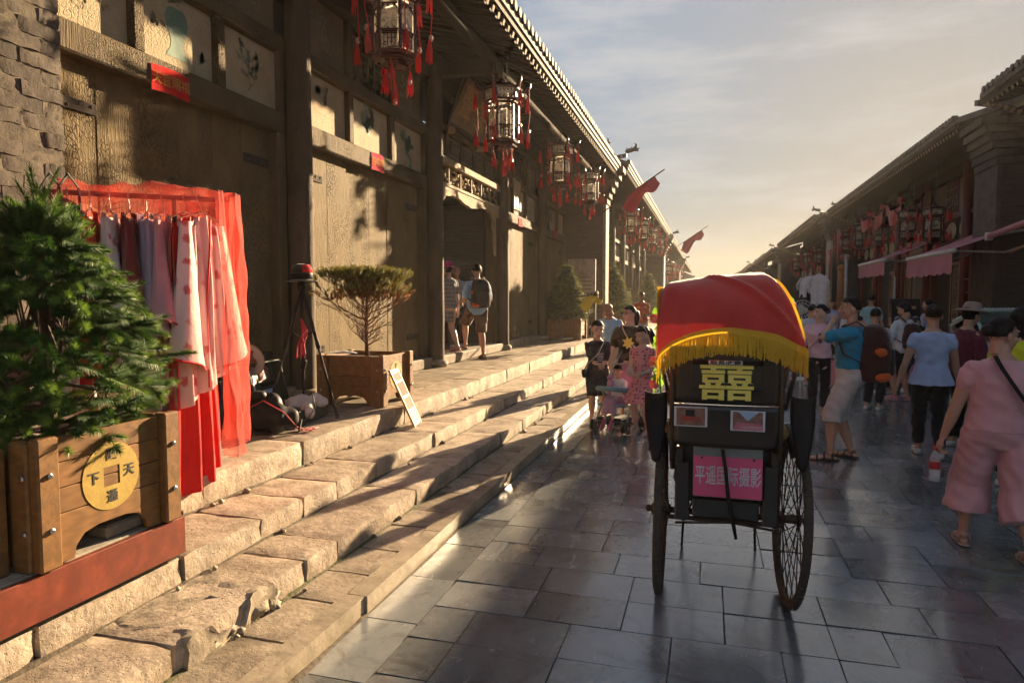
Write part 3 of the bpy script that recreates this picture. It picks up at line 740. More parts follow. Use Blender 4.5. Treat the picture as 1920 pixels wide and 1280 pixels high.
def paper_slip(par, y, z, w, h, mat, txt, n=4, rot=0):
    ob = MB().grid(lambda u, v: (XW+.012+.004*math.sin(7*u+3*v), y-w/2+w*u, z-h/2+h*v+.012*math.sin(3*u)), 5, 3).build('paper_slip', mat, par, normals=False, smooth=True)
    ob.rotation_euler = (0, 0, 0)
    return ob
def face_text(par, txt, size, X, y, z, mat, side=1, name='lettering', bold=0, depth=.001, vertical=False):
    """lettering on a wall plane; side=1: read by someone standing at +X of it"""
    if vertical:
        for k, ch in enumerate(txt): face_text(par, ch, size, X, y, z-k*size*1.25, mat, side, name, bold, depth)
        return
    me = text_mesh(txt, size, name, mat, depth, bold)
    inst(me, name, par, (X, y, z), (PI/2, 0, PI/2 if side > 0 else -PI/2))
def doors(par, y0, y1, z0=.70, z1=3.40, seed=0, leaves=2, mat='door_paint'):
    dd = bpy.data.objects.new('door', None); link(dd, par)
    w = (y1-y0)/leaves; r = random.Random(seed)
    for k in range(leaves):
        n = 3
        for q in range(n):
            a = y0+k*w+q*w/n; MB().box2((XD-.05, a+.0015, z0), (XD+r.uniform(-.003, .003), a+w/n-.0015, z1-.005)).build('plank', mat, dd, bevel=.002)
        for zz in (z0+.35, z1-.33):
            yy = y0+k*w+(.22 if k % 2 == 0 else w-.22)
            h = MB().box((XD+.008, yy, zz), (.016, .40, .085)).build('strap_hinge', 'iron', dd, bevel=.004)
            mm = MB()
            for s_ in (-.15, -.05, .05, .15): mm.ell((XD+.017, yy+s_, zz+.015*(1 if s_ > 0 else -1)), (.008, .014, .014), 6)
            mm.build('rivet', 'iron', h)
    return dd
lh = thing('shop_house', 'old timber-fronted shop house with crackled brown paint behind the clothes rack', 'building', (0, 0, 0))
Z_L0, Z_L1, Z_P1, Z_U0, Z_U1 = 3.40, 3.62, 4.26, 4.42, 5.14
# brick pier by the first bay: bricks one by one
MB().box2((-4.9, -1.5, .3), (-4.243, 3.685, 5.6)).build('pier_core', 'mortar', lh)
bsrc = [rblock((.10, .294, .095), res=.045, rad=.006, amp=.006, fr=20, seed=60+k).mesh('brick', 'grey_brick', smooth=True, auto=60) for k in range(5)]
rb_ = random.Random(3); zc = .60; row = 0
while zc < 5.5:
    yy = 3.70
    first = True
    while yy > 2.0:
        L = .15 if (first and row % 2) else .30
        pr = px_of(-4.25, yy-L/2, zc)
        if -60 < pr[0]: inst(rb_.choice(bsrc), 'brick', lh, (-4.285+rb_.uniform(-.008, .006), yy-L/2, zc), (rb_.uniform(-.008, .008), 0, rb_.uniform(-.01, .01)), (1, L/.30, 1))
        yy -= L; first = False
    zc += .1; row += 1
cols_y = [6.60, 10.42, 14.20, 17.85]
def column(par, y, z0=.545, z1=5.35, r=.135, x=-4.30):
    c = MB(); rr_ = random.Random(int(y*100)); prof = []
    for i in range(15):
        t = i/14; prof.append((r*(1.03-.06*t)+rr_.uniform(-.004, .004), z0+.10+(z1-z0-.10)*t))
    c.lathe(prof, 18, (x, y, 0)); o = c.build('column', 'column_paint', par, smooth=True, auto=50)
    MB().lathe([(r*1.35, z0), (r*1.5, z0+.04), (r*1.4, z0+.09), (r*1.15, z0+.115)], 18, (x, y, 0)).build('plinth', 'base_stone', o, smooth=True, auto=40)
    return o
for y in cols_y: column(lh, y)
def bay(par, y0, y1, style, seed):
    """y0,y1: clear bay between column centres"""
    a, b = y0+.13, y1-.13
    ja, jb = a+.20, b-.14
    if style != 'entrance':
        ymem(par, 'sill', 'base_stone', XD-.10, XW+.08, a, b, .535, .70, .015)
        ymem(par, 'jamb', 'frame_paint', XW-.16, XW, a, ja, .70, Z_L0, .012); ymem(par, 'jamb', 'frame_paint', XW-.16, XW, jb, b, .70, Z_L0, .012)
        ymem(par, 'lintel', 'frame_paint', XW-.16, XW+.004, a, b, Z_L0, Z_L1, .014)
        doors(par, ja, jb, seed=seed)
    ymem(par, 'rail', 'frame_paint', XW-.14, XW-.002, a, b, Z_P1, Z_U0, .012)
    ymem(par, 'top_beam', 'dark_wood', XW-.16, XW+.06, y0-.2, y1+.2, Z_U1, Z_U1+.30, .02)
    n = 3; w = (b-a)/n
    for k in range(n):
        pa, pb = a+k*w+.055, a+(k+1)*w-.055
        art = {'bay1': ['plant', 'vase', 'plant'], 'bay2': ['bowl', 'dragon', 'dragon'], 'bay4': ['plant', 'plant', 'plant'], 'bay5': ['plant', 'dragon', 'plant']}.get(style)
        if art:
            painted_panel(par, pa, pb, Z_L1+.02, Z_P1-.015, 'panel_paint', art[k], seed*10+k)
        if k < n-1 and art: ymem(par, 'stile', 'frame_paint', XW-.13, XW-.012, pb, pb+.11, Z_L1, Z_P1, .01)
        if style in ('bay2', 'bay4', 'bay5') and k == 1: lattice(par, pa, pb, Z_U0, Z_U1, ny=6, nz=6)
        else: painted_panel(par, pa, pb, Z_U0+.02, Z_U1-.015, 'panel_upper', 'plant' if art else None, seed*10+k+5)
        if k < n-1: ymem(par, 'stile', 'frame_paint', XW-.13, XW-.012, pb, pb+.11, Z_U0, Z_U1, .01)
    if art:
        for yy in (a+.001, b-.056): ymem(par, 'stile', 'frame_paint', XW-.13, XW-.014, yy, yy+.055, Z_L1, Z_P1, .006)
bay(lh, 3.45, 6.60, 'bay1', 1); bay(lh, 6.60, 10.42, 'bay2', 2); bay(lh, 14.20, 17.85, 'bay4', 4); bay(lh, 17.85, 21.45, 'bay5', 5)
ymem(lh, 'top_beam', 'dark_wood', XW-.16, XW+.055, 10.2, 14.4, Z_U1, Z_U1+.30, .02)
# red and pink paper slips on the lintels
def slip(par, px, py, w, h, mat, txt, tm):
    c = GX(px, py, XW+.01); o = paper_slip(par, c.y, c.z, w, h, mat, txt)
    for i, ch in enumerate(txt):
        me = text_mesh(ch, h*.52, 'lettering', tm); inst(me, 'lettering', o, (XW+.024, c.y-w/2+w*(i+.5)/len(txt), c.z), (PI/2, 0, PI/2))
slip(lh, 320, 157, .42, .21, 'red_paper', '天官賜福', 'ink_gold'); slip(lh, 708, 306, .36, .23, 'pink_paper', '吉祥如意', 'ink_gold'); slip(lh, 976, 418, .34, .2, 'pink_paper', '大吉', 'ink_gold'); slip(lh, 1042, 437, .4, .22, 'pink_paper', '福', 'ink_gold')
# the entrance bay
ey0, ey1 = 10.42+.14, 14.20-.14
ent = bpy.data.objects.new('entrance', None); link(ent, lh)
MB().box2((-6.6, ey0-.2, .60), (-6.65, ey1+.3, 5.2)).build('back_wall', 'brick_wall', ent)
MB().box2((-6.6, ey1+.16, .60), (-4.62, ey1+.22, 5.2)).build('side_wall', 'brick_wall', ent)
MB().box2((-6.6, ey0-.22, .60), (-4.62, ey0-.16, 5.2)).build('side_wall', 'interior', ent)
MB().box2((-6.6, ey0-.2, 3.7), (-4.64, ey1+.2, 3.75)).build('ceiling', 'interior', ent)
MB().box2((-6.6, ey0-.2, .555), (-4.4, ey1+.2, .66)).build('floor', 'base_stone', ent)
ymem(ent, 'sill', 'base_stone', -4.60, -4.22, ey0, ey1, .535, .70, .02)
for yy in (ey0, ey1-.16): ymem(ent, 'jamb', 'frame_paint', XW-.2, XW, yy, yy+.16, .70, 3.55, .012)
# carved lintel: pierced frieze with a scalloped lower edge and bracket drops
ymem(ent, 'frieze_rail', 'carved_wood', XW-.10, XW+.09, ey0, ey1, 3.92, 4.04, .012)
ymem(ent, 'frieze_rail', 'carved_wood', XW-.08, XW+.06, ey0, ey1, 3.56, 3.62, .008)
MB().box2((XW-.04, ey0, 3.62), (XW-.03, ey1, 3.92)).build('frieze_back', 'carving_dark', ent)
rc = random.Random(8); wpan = (ey1-ey0)/6
for k in range(6):
    fr = ymem(ent, 'frieze_panel', 'carved_wood', XW-.03, XW+.04, ey0+k*wpan, ey0+k*wpan+.05, 3.62, 3.92, .006)
    mm = MB()
    for q in range(17):
        yy, zz = ey0+k*wpan+.09+rc.random()*(wpan-.14), 3.65+rc.random()*.24
        mm.tube([(XW+.0, yy, zz), (XW+.015, yy+rc.uniform(-.07, .07), zz+rc.uniform(-.05, .05)), (XW+.005, yy+rc.uniform(-.1, .1), zz+rc.uniform(-.07, .07))], [.022, .018, .008], 6)
    mm.build('carving', 'carved_wood', fr, smooth=True)
pts = []
for i in range(41):
    t = i/40; z = 3.56-.05-.10*(1-abs(2*t-1))**.0*(.5+.5*math.cos(2*PI*t*2.0))*.9-.02*abs(math.sin(PI*t*9)); pts.append((ey0+(ey1-ey0)*t, z))
poly = [(ey0, 3.565)]+[(p[0], p[1]-.05) for p in pts]+[(ey1, 3.565)]
MB().prism(poly, 0, XW-.03, XW+.045).build('scalloped_apron', 'carved_wood', ent)
for s_, yy in ((1, ey0+.16), (-1, ey1-.16)):
    poly = [(yy, 3.50), (yy+s_*.34, 3.46), (yy+s_*.28, 3.36), (yy+s_*.18, 3.30), (yy+s_*.19, 3.16), (yy+s_*.10, 3.02), (yy+s_*.12, 2.86), (yy+s_*.05, 2.62), (yy, 2.55)]
    MB().prism(poly, 0, XW-.02, XW+.035).build('corner_bracket', 'carved_wood', ent, bevel=.006)
    mm = MB()
    for q in range(14): mm.tube([(XW+.03, yy+s_*.05+rc.uniform(-.04, .05), 2.7+q*.055), (XW+.045, yy+s_*(.07+rc.uniform(-.03, .06)), 2.74+q*.055)], [.02, .01], 5)
    mm.build('carving', 'carved_wood', ent, smooth=True)
# small carved squares above the frieze
ymem(ent, 'rail', 'frame_paint', XW-.14, XW+.02, ey0, ey1, 4.04, 4.12, .008); ymem(ent, 'rail', 'frame_paint', XW-.14, XW+.03, ey0, ey1, 4.50, 4.60, .008)
nsq = 5; wq = (ey1-ey0)/nsq
for k in range(nsq):
    a, b = ey0+k*wq+.06, ey0+(k+1)*wq-.06
    pn = MB().box2((XW-.10, a, 4.14), (XW-.05, b, 4.48)).build('carved_panel', 'panel_upper', ent, bevel=.01)
    MB().box2((XW-.05, a+.09, 4.19), (XW-.042, b-.09, 4.43)).build('fret_back', 'carving_dark', pn)
    mm = MB(); ya, yb = a+.10, b-.10
    for q in range(5): mm.box((XW-.036, (ya+yb)/2, 4.21+q*.05), (.014, (yb-ya)*(1 if q % 2 else .7), .014))
    for q in range(5): mm.box((XW-.034, ya+(yb-ya)*q/4, 4.31), (.012, .014, .2 if q % 2 else .1))
    mm.build('fret', 'panel_upper', pn)
    ymem(ent, 'stile', 'frame_paint', XW-.12, XW-.01, b, b+.12, 4.12, 4.50, .008)
for yy in (ey0+wq*.9, ey0+wq*3.1): MB().box((XW+.06, yy, 4.55), (.14, .12, .13)).build('peg', 'carved_wood', ent, bevel=.015)
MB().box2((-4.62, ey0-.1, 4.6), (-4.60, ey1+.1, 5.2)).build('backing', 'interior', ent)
# couplets on the inner walls
for (px0, py0, px1, py1, txt, X) in ((834, 408, 850, 445, '山', -5.3), (846, 443, 874, 528, '須家聲', -5.3)):
    pass
cy = 13.1
cp = MB().box2((-6.06, cy-.30, 1.62), (-6.04, cy+.30, 3.42)).build('couplet', 'red_paper', ent)
for k, ch in enumerate('須家聲'): inst(text_mesh(ch, .44, 'lettering', 'ink_black', 0, .008), 'lettering', cp, (-6.036, cy, 3.10-k*.56), (PI/2, 0, PI/2))
cp2 = MB().box2((-6.16, cy-.98, 2.95), (-6.14, cy-.38, 3.66)).build('couplet', 'red_paper', ent)
inst(text_mesh('与', .42, 'lettering', 'ink_black', 0, .008), 'lettering', cp2, (-6.136, cy-.68, 3.26), (PI/2, 0, PI/2))
MB().box2((-6.2, cy-1.2, .66), (-6.165, cy+1.2, 3.8)).build('screen_wall', 'dark_plank', ent)
# leaning name board under the eave
nb = thing('name_board', 'large old name board with faded gold characters tilted above the carved doorway', 'sign', (-4.28, 12.2, 4.62))
nb.rotation_euler = (0, R(24), 0)
MB().box((0, 0, .42), (.05, 2.5, .84)).build('board', 'panel_upper', nb, bevel=.01)
for (c, d) in (((.03, 0, .84), (.03, 2.56, .06)), ((.03, 0, .0), (.03, 2.56, .06)), ((.03, -1.27, .42), (.03, .06, .9)), ((.03, 1.27, .42), (.03, .06, .9))):
    MB().box(c, d).build('frame', 'dark_wood', nb, bevel=.008)
for k, ch in enumerate('聲家汇'): inst(text_mesh(ch, .62, 'lettering', 'gilt', .006, .01), 'lettering', nb, (.034, -.8+.8*k, .40), (PI/2, 0, PI/2))
eave(lh, -1, -2.70, 5.72, -4.45, 8.2, -7.2, -1.0, 21.35)
MB().box2((-9.5, -1.0, .0), (-6.7, 21.4, 5.9)).build('rear_wall', 'brick_wall', lh)
MB().box2((-4.66, -1, 4.9), (-4.60, 21.4, 6.3)).build('upper_wall', 'dark_plank', lh)
for ya, yb in ((-1, 10.66), (13.96, 21.4)): MB().box2((-4.66, ya, .5), (-4.605, yb, 4.89)).build('backing_wall', 'dark_plank', lh)
MB().tube([(-3.35, -.9, 5.42), (-3.35, 10, 5.40), (-3.35, 21.3, 5.42)], .11, 12).build('eave_purlin', 'dark_wood', lh, smooth=True)
for y in cols_y+[3.3]: MB().box((-3.85, y, 5.28), (1.15, .16, .22)).build('cantilever_beam', 'dark_wood', lh, bevel=.02)
# portrait hanging in the fourth bay
c = GX(969, 367, XW+.01)
pb_ = thing('gilded_picture', 'tall gilded picture on the timber front beside the doorway column', 'picture', (XW+.006, c.y, c.z-.33))
MB().box((.004, 0, .34), (.02, .56, .68)).build('panel', 'panel_paint', pb_)
MB().prism([(-.08, .08), (.1, .06), (.07, .3), (.08, .5), (0, .62), (-.08, .5), (-.05, .3)], 0, .015, .019).build('painted_figure', 'gilt', pb_)
for a in (-.27, .27): MB().box((.012, a, .34), (.03, .03, .7)).build('frame', 'gilt', pb_)
# ------------------------------------------------------------ gable pier between houses and the farther houses of the left row
def gable_pier(par, side, x_out, x_in, y0, y1, z1, eave_x, eave_z, strip='pale_stone', beasts=True):
    """brick end pier that steps out under the eave, with a curved row of tile ends along its gable edge"""
    d = -side
    MB().box2((x_in, y0, 0), (x_out-d*.10, y1, z1)).build('pier', 'brick_wall', par)
    if strip:
        st = MB().box2((x_out-d*.098, y0-.012, .1), (x_out, y1+.01, z1-.15)).build('stone_strip', strip, par, bevel=.01)
    MB().box2((x_in, y0-.03, .0), (x_out+d*.03, y1+.03, .62)).build('pier_base', 'base_stone', par, bevel=.015)
    n = 6   # corbelled head
    for k in range(n):
        xo = x_out+(eave_x-d*.10-x_out)*((k+1)/n)**1.5
        MB().box2((x_in+d*.3, y0-.02-.006*k, z1-.15+k*(eave_z-.28-z1+.15)/n), (xo, y1+.02, z1-.15+(k+1)*(eave_z-.28-z1+.15)/n-.004)).build('corbel', 'grey_brick', par, bevel=.012)
    pts = []
    m = MB(); m2 = MB()
    for k in range(15):
        t = k/14; x = eave_x-d*t*(abs(eave_x-x_in)*.95); z = eave_z-.62*math.sin(min(1, t*1.0)*PI/2)*(t)**.6
        pts.append((x, z))
    rr_ = [[(x, y0-.12, z+.06), (x, y0+.1, z+.10), (x, y0+.1, z-.02), (x, y0-.12, z-.06)] for x, z in pts]
    m.rings(rr_); m.build('gable_edge', 'grey_tile', par)
    for x, z in pts[1:]: m2.tube([(x, y0-.17, z-.02), (x, y0-.05, z-.02)], .045, 7)
    m2.build('gable_tile_ends', 'pale_stone', par)
    if not beasts: return
    ridge_beast('eave_beast', par, (eave_x+d*.12, y0+.05, eave_z+.14), .55, -PI/2*d)
    ridge_beast('eave_beast', par, (eave_x-d*.7, y0+.05, eave_z+.40), .42, -PI/2*d)
def panel_house(name, label, side, xw, y0, y1, nb, z_eave, x_eave, z_ridge, x_ridge, seed, base=.545, joined=False, group=None, door='door_paint', frame='frame_paint', ovals=False):
    """house front seen small: columns, doors, panel row, lattice, eave"""
    h = thing(name, label, 'building', (0, 0, 0), 0, group)
    d = -side; r = random.Random(seed); w = (y1-y0)/nb
    MB().box2((xw-d*.5, y0, 0), (xw-d*4.0, y1, z_eave-.1)).build('rear_wall', 'brick_wall', h)
    MB().box2((xw-d*.16, y0, base), (xw-d*.45, y1, z_eave+.3)).build('wall_core', 'dark_plank', h)
    for k in range(nb):
        a, b = y0+k*w, y0+(k+1)*w
        MB().lathe([(.14, base), (.135, z_eave-.35)], 12, (xw+d*.08, a, 0)).build('column', 'column_paint' if frame == 'frame_paint' else 'red_lacquer', h, smooth=True)
        op = r.random() < .25 and side > 0
        dr = MB().box2((xw-d*.15, a+.4, base+.1), (xw-d*.10, b-.35, base+2.85)).build('door', 'interior' if op else (r.choice([door, door, 'dark_plank'])), h)
        if not op:
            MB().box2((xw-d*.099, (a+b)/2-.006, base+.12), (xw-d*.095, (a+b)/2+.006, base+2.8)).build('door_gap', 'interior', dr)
        MB().box2((xw-d*.16, a+.12, base+.0), (xw+d*.02, a+.4, base+2.85)).build('jamb', frame, h, bevel=.01); MB().box2((xw-d*.16, b-.35, base+.0), (xw+d*.02, b-.12, base+2.85)).build('jamb', frame, h, bevel=.01)
        MB().box2((xw-d*.16, a+.12, base+2.855), (xw+d*.03, b-.12, base+3.06)).build('lintel', frame, h, bevel=.01)
        MB().box2((xw-d*.16, a+.12, base+3.70), (xw+d*.025, b-.12, base+3.86)).build('rail', frame, h, bevel=.01)
        pw = (b-a-.3)/3
        for q in range(3):
            pa, pb = a+.15+q*pw+.05, a+.15+(q+1)*pw-.05
            if ovals:
                MB().box2((xw-d*.14, pa, base+3.08), (xw-d*.09, pb, base+3.68)).build('panel', 'dark_wood', h)
                m = MB(); yc, zc = (pa+pb)/2, base+3.38
                m.add([(xw-d*.086, yc+(pb-pa)*.42*math.cos(2*PI*j/20), zc+.27*math.sin(2*PI*j/20)) for j in range(20)], [tuple(range(20))])
                m.build('oval_painting', 'panel_paint', h, normals=False)
            else:
                MB().box2((xw-d*.14, pa, base+3.08), (xw-d*.09, pb, base+3.68)).build('painted_panel', 'panel_paint', h)
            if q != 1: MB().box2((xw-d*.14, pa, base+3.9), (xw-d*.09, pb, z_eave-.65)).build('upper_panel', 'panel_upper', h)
            elif not joined:
                lat = MB(); zz0, zz1 = base+3.9, z_eave-.65
                for i in range(6): lat.box((xw-d*.08, pa+(pb-pa)*i/5, (zz0+zz1)/2), (.03, .025, zz1-zz0))
                for i in range(5): lat.box((xw-d*.078, (pa+pb)/2, zz0+(zz1-zz0)*i/4), (.03, pb-pa, .022))
                lat.build('lattice', frame, h)
    MB().box2((xw-d*.16, y0, z_eave-.64), (xw+d*.10, y1, z_eave-.32)).build('top_beam', 'dark_wood', h)
    MB().box2((xw-d*.3, y0, base-.02), (xw+d*.12, y1, base+.14)).build('sill', 'base_stone', h, bevel=.01)
    eave(h, side, x_eave, z_eave, xw, z_ridge, x_ridge, y0-.1, y1+.1, joined)
    return h
hB = panel_house('shop_house', 'second timber shop house beyond the brick pier, five lanterns under its eave', -1, -4.15, 22.6, 48.0, 7, 6.05, -2.55, 8.6, -7.2, 21)
gable_pier(hB, -1, -3.12, -4.6, 21.45, 22.1, 4.75, -2.5, 6.02, 'base_stone')
MB().box2((-8.5, 21.46, 0), (-4.55, 22.4, 7.4)).build('gable_wall', 'brick_wall', hB)
hC = panel_house('shop_house', 'third timber shop house of the stepped side, past a second brick pier', -1, -4.1, 50.0, 72.0, 6, 6.0, -2.5, 8.6, -7.2, 22, joined=True)
gable_pier(hC, -1, -3.0, -4.6, 48.3, 49.6, 4.75, -2.4, 5.98)
MB().box2((-8.5, 48.4, 0), (-4.55, 49.6, 7.4)).build('gable_wall', 'brick_wall', hC)
hD = panel_house('shop_house', 'farthest low shop house on the stepped side of the street', -1, -4.0, 74.0, 104.0, 7, 5.7, -2.4, 8.2, -7.2, 23, joined=True)
gable_pier(hD, -1, -2.9, -4.5, 72.3, 73.6, 4.6, -2.3, 5.7)
hE = panel_house('shop_house', 'hazy house closing the far end of the street', -1, -3.6, 112.0, 150.0, 8, 5.2, -2.2, 7.4, -6.5, 24, joined=True)

# ------------------------------------------------------------ right row (in shade)
XR = 7.05
rt1 = panel_house('shop_house', 'dark red shop house in shade with pink awnings over its shopfront', 1, XR, 18.7, 36.6, 5, 5.88, 5.50, 8.3, 10.5, 31, base=.34, door='red_lacquer', frame='red_lacquer', ovals=True)
gable_pier(rt1, 1, 5.95, 7.4, 17.3, 18.6, 4.7, 5.5, 5.86, 'grey_brick', False)
MB().box2((7.3, 17.3, 0), (11, 18.5, 6.9)).build('gable_wall', 'brick_wall_red', rt1)
rt0 = panel_house('shop_house', 'dark near shop house beside the awning frame, its front lost in shade', 1, XR+.1, 6.0, 17.0, 3, 6.02, 5.50, 8.2, 10.5, 32, base=.12, door='dark_plank', frame='dark_wood', ovals=True)
rt2 = panel_house('shop_house', 'shaded shop house with white shirts hung at its door', 1, XR-.2, 38.4, 58.0, 5, 5.9, 5.15, 8.4, 10.0, 33, base=.12, joined=True, door='red_lacquer', frame='dark_wood')
gable_pier(rt2, 1, 5.75, 7.2, 37.0, 38.3, 4.7, 5.2, 5.86)
MB().box2((7.1, 37.1, 0), (11, 38.2, 7.2)).build('gable_wall', 'brick_wall', rt2)
rt3 = panel_house('shop_house', 'hazy shaded shop house far along the crowded side', 1, 6.6, 60.0, 82.0, 6, 5.7, 4.9, 8.4, 9.6, 34, base=.12, joined=True)
gable_pier(rt3, 1, 5.4, 6.9, 58.3, 59.8, 4.6, 4.9, 5.7)
rt4 = panel_house('shop_house', 'last pale hazy house with a ridge beast on the crowded side', 1, 6.0, 84.0, 110.0, 7, 5.6, 4.4, 8.6, 9.0, 35, base=.12, joined=True)
gable_pier(rt4, 1, 4.9, 6.4, 82.3, 83.7, 4.6, 4.4, 5.6)
rt5 = panel_house('shop_house', 'low hazy house at the vanishing end of the crowded side', 1, 5.2, 114.0, 160.0, 8, 5.6, 3.8, 8.4, 8.2, 36, base=.12, joined=True)
for h_, xr, zr, ys in ((rt2, 10.0, 8.7, (58.0,)), (rt3, 9.6, 8.7, (60.2, 82.0)), (rt4, 9.0, 8.9, (84.0, 110.)), (rt5, 8.2, 8.7, (160.,)), (hB, -7.2, 8.9, (48.,)), (hC, -7.2, 8.9, (72.,))):
    for yy in ys: ridge_beast('ridge_beast', h_, (xr, yy, zr+.1), .9, 0)
# eave corner of the taller house by the camera: its corner beast shows at the edge of the sky
ct = GX(1978, 100, 5.0)
rt00 = thing('gate_house', 'taller near house whose carved eave corner juts against the sky', 'building')
eave(rt00, 1, 5.12, ct.z-.15, 7.0, ct.z+2.4, 10.0, 2.0, ct.y+.3, joined=True)
MB().box2((7.0, 2.0, 0), (10.5, ct.y, ct.z-.3)).build('wall', 'brick_wall_red', rt00)
bm_ = ridge_beast('corner_beast', rt00, (5.02, ct.y+.30, ct.z+.02), 1.15, PI*.05)
mm = MB(); rr = random.Random(4)
for k in range(9): mm.tube([(5.05, ct.y+.3, ct.z-.35+.12*k), (5.0-.02*k, ct.y+.52+rr.uniform(0, .1), ct.z-.33+.12*k+rr.uniform(-.04, .04))], [.08, .02], 6)
mm.build('corner_carving', 'grey_tile', rt00, smooth=True)
# pavement kerb at the right
rk = MB().box2((6.2, 2, -.02), (9, 110, .115)).build('right_pavement', 'flag_stone', bevel=.01); rk['kind'] = 'structure'
# ------------------------------------------------------------ lanterns
def hexp(r, z, ph=0): return [(r*math.cos(PI/3*j+ph), r*math.sin(PI/3*j+ph), z) for j in range(6)]
def tassel(par, x, y, z, L, seed, two=True):
    r = random.Random(seed); o = None
    c = MB().tube([(x, y, z), (x+r.uniform(-.02, .02), y+r.uniform(-.02, .02), z-L*.5), (x+r.uniform(-.03, .03), y+r.uniform(-.03, .03), z-L*.8)], .006, 5)
    for zz in ((z-L*.12, z-L*.8) if two else (z-L*.3,)):
        ox, oy = r.uniform(-.02, .02), r.uniform(-.02, .02); t = MB()
        for k in range(9):
            a = 2*PI*k/9; t.tube([(x+ox, y+oy, zz), (x+ox+.022*math.cos(a), y+oy+.022*math.sin(a), zz-.10), (x+ox+.03*math.cos(a)+r.uniform(-.015, .015), y+oy+.03*math.sin(a), zz-.20-r.uniform(0, .05))], [.010, .009, .003], 4)
        o = t.build('tassel', 'tassel_red', par)
    c.build('cord', 'tassel_red', o)
    MB().lathe([(.012, .03), (.022, .015), (.022, -.015), (.012, -.03)], 8, (x, y, z-L*.78)).build('bead', 'bead', o)
    return o
def fret_pane(par, r0, r1, z0, z1, j, full=True):
    """one face of the lantern: pane, frame and pierced fretwork"""
    a0, a1 = PI/3*j, PI/3*(j+1)
    def P(u, w, out=0.):
        z = z0+(z1-z0)*w; rr = r0+(r1-r0)*w+out
        ax, ay = rr*math.cos(a0), rr*math.sin(a0); bx, by = rr*math.cos(a1), rr*math.sin(a1); return (ax+(bx-ax)*u, ay+(by-ay)*u, z)
    p = MB().add([P(.1, .04), P(.9, .04), P(.9, .96), P(.1, .96)], [(0, 1, 2, 3)]).build('pane', 'lantern_pane', par, normals=False)
    m = MB()
    def bar(u0, w0, u1, w1, t=.010): m.tube([P(u0, w0, .004), P(u1, w1, .004)], t, 4)
    if full:
        for w in (.30, .34, .90): bar(.12, w, .88, w, .009)
        for k in range(5): bar(.2+.15*k, .36, .2+.15*k+.07*(1 if k % 2 else -1), .42, .006); bar(.2+.15*k, .90, .2+.15*k+.07*(1 if k % 2 else -1), .83, .006)
        for k in range(4): bar(.22+.18*k, .06, .22+.18*k, .28, .006); bar(.2+.15*k, .12+.08*(k % 2), .35+.15*k, .12+.08*(k % 2), .006)
        bar(.12, .78, .25, .88, .008); bar(.88, .78, .75, .88, .008)
    else:
        for k in range(4): bar(.15+.22*k, .1, .25+.2*k, .3, .006); bar(.15+.22*k, .9, .25+.2*k, .7, .006)
    m.build('fretwork', 'lantern_wood', p)['kind'] = 'stuff'
def make_lantern(label, group, detail=True):
    t = thing('palace_lantern', label, 'lantern', (0, 0, 0), 0, group)
    # origin at the hanging hook on top
    zt = -.30
    rb, rc, H = .215, .27, .52
    fr = MB()
    for j in range(6):
        a = PI/3*j; c, s = math.cos(a), math.sin(a)
        fr.tube([(rb*c, rb*s, zt-.20-H), (rb*c, rb*s, zt-.20)], .020, 6); fr.tube([(rc*c, rc*s, zt-.17), (rc*c, rc*s, zt)], .020, 6)
        fr.tube([(rb*c, rb*s, zt-.20), (rc*c, rc*s, zt-.17)], .018, 6)
    for r_, z_, t_ in ((rb, zt-.20-H, .022), (rb, zt-.20, .02), (rb, zt-.20-H*.62, .012), (rc, zt-.17, .02), (rc, zt, .022), (rb*.9, zt-.26-H, .016), (rb*.6, zt-.30-H, .014)):
        for j in range(6): fr.tube([hexp(r_, z_)[j], hexp(r_, z_)[(j+1) % 6]], t_, 5)
    fr.build('frame', 'lantern_wood', t)
    MB().rings([hexp(rc*1.02, zt+.01), hexp(rc*.75, zt+.06), hexp(rc*.25, zt+.09), hexp(.03, zt+.16)]).build('roof', 'lantern_wood', t)
    MB().rings([hexp(rb*.98, zt-.205-H), hexp(rb*.5, zt-.30-H), hexp(.04, zt-.33-H)]).build('bottom', 'lantern_wood', t)
    MB().tube([(0, 0, zt+.14), (0, 0, .9)], .007, 5).build('chain', 'iron', t); MB().tube([(.03, -.1, zt+.04), (.05, -.14, .3), (.0, -.10, .9)], .006, 5).build('wire', 'iron', t)
    for j in range(6):
        fret_pane(t, rb-.012, rb-.012, zt-.20-H+.02, zt-.22, j); fret_pane(t, rc-.012, rc-.012, zt-.155, zt-.015, j, False)
        a = PI/3*j; c, s = math.cos(a), math.sin(a)
        MB().tube([(rc*c, rc*s, zt-.02), (rc*1.25*c, rc*1.25*s, zt+.0), (rc*1.42*c, rc*1.42*s, zt+.06), (rc*1.5*c, rc*1.5*s, zt+.12)], [.022, .026, .022, .006], 6).build('finial', 'lantern_wood', t, smooth=True)
        # side fret wing on each post
        wing = MB()
        for k in range(5): wing.tube([(rb*c, rb*s, zt-.28-k*.09), ((rb+.055)*c, (rb+.055)*s, zt-.31-k*.09), (rb*c, rb*s, zt-.34-k*.09)], .007, 4)
        wing.build('wing_fret', 'lantern_wood', t)
        tassel(t, rc*1.40*c, rc*1.40*s, zt+.02, .74, j*3+len(label))
    for j in range(0, 6, 2):
        a = PI/3*j+PI/6; tassel(t, rb*.75*math.cos(a), rb*.75*math.sin(a), zt-.27-H, .22, j+50, False)
    tassel(t, 0, 0, zt-.33-H, .42, 99, False)
    return t
LG = 'palace lanterns hung under the timber eave'
lan0 = make_lantern('hexagonal dark red palace lantern with painted panes hung by the first column', LG)
lan_tree = tree_of(lan0)
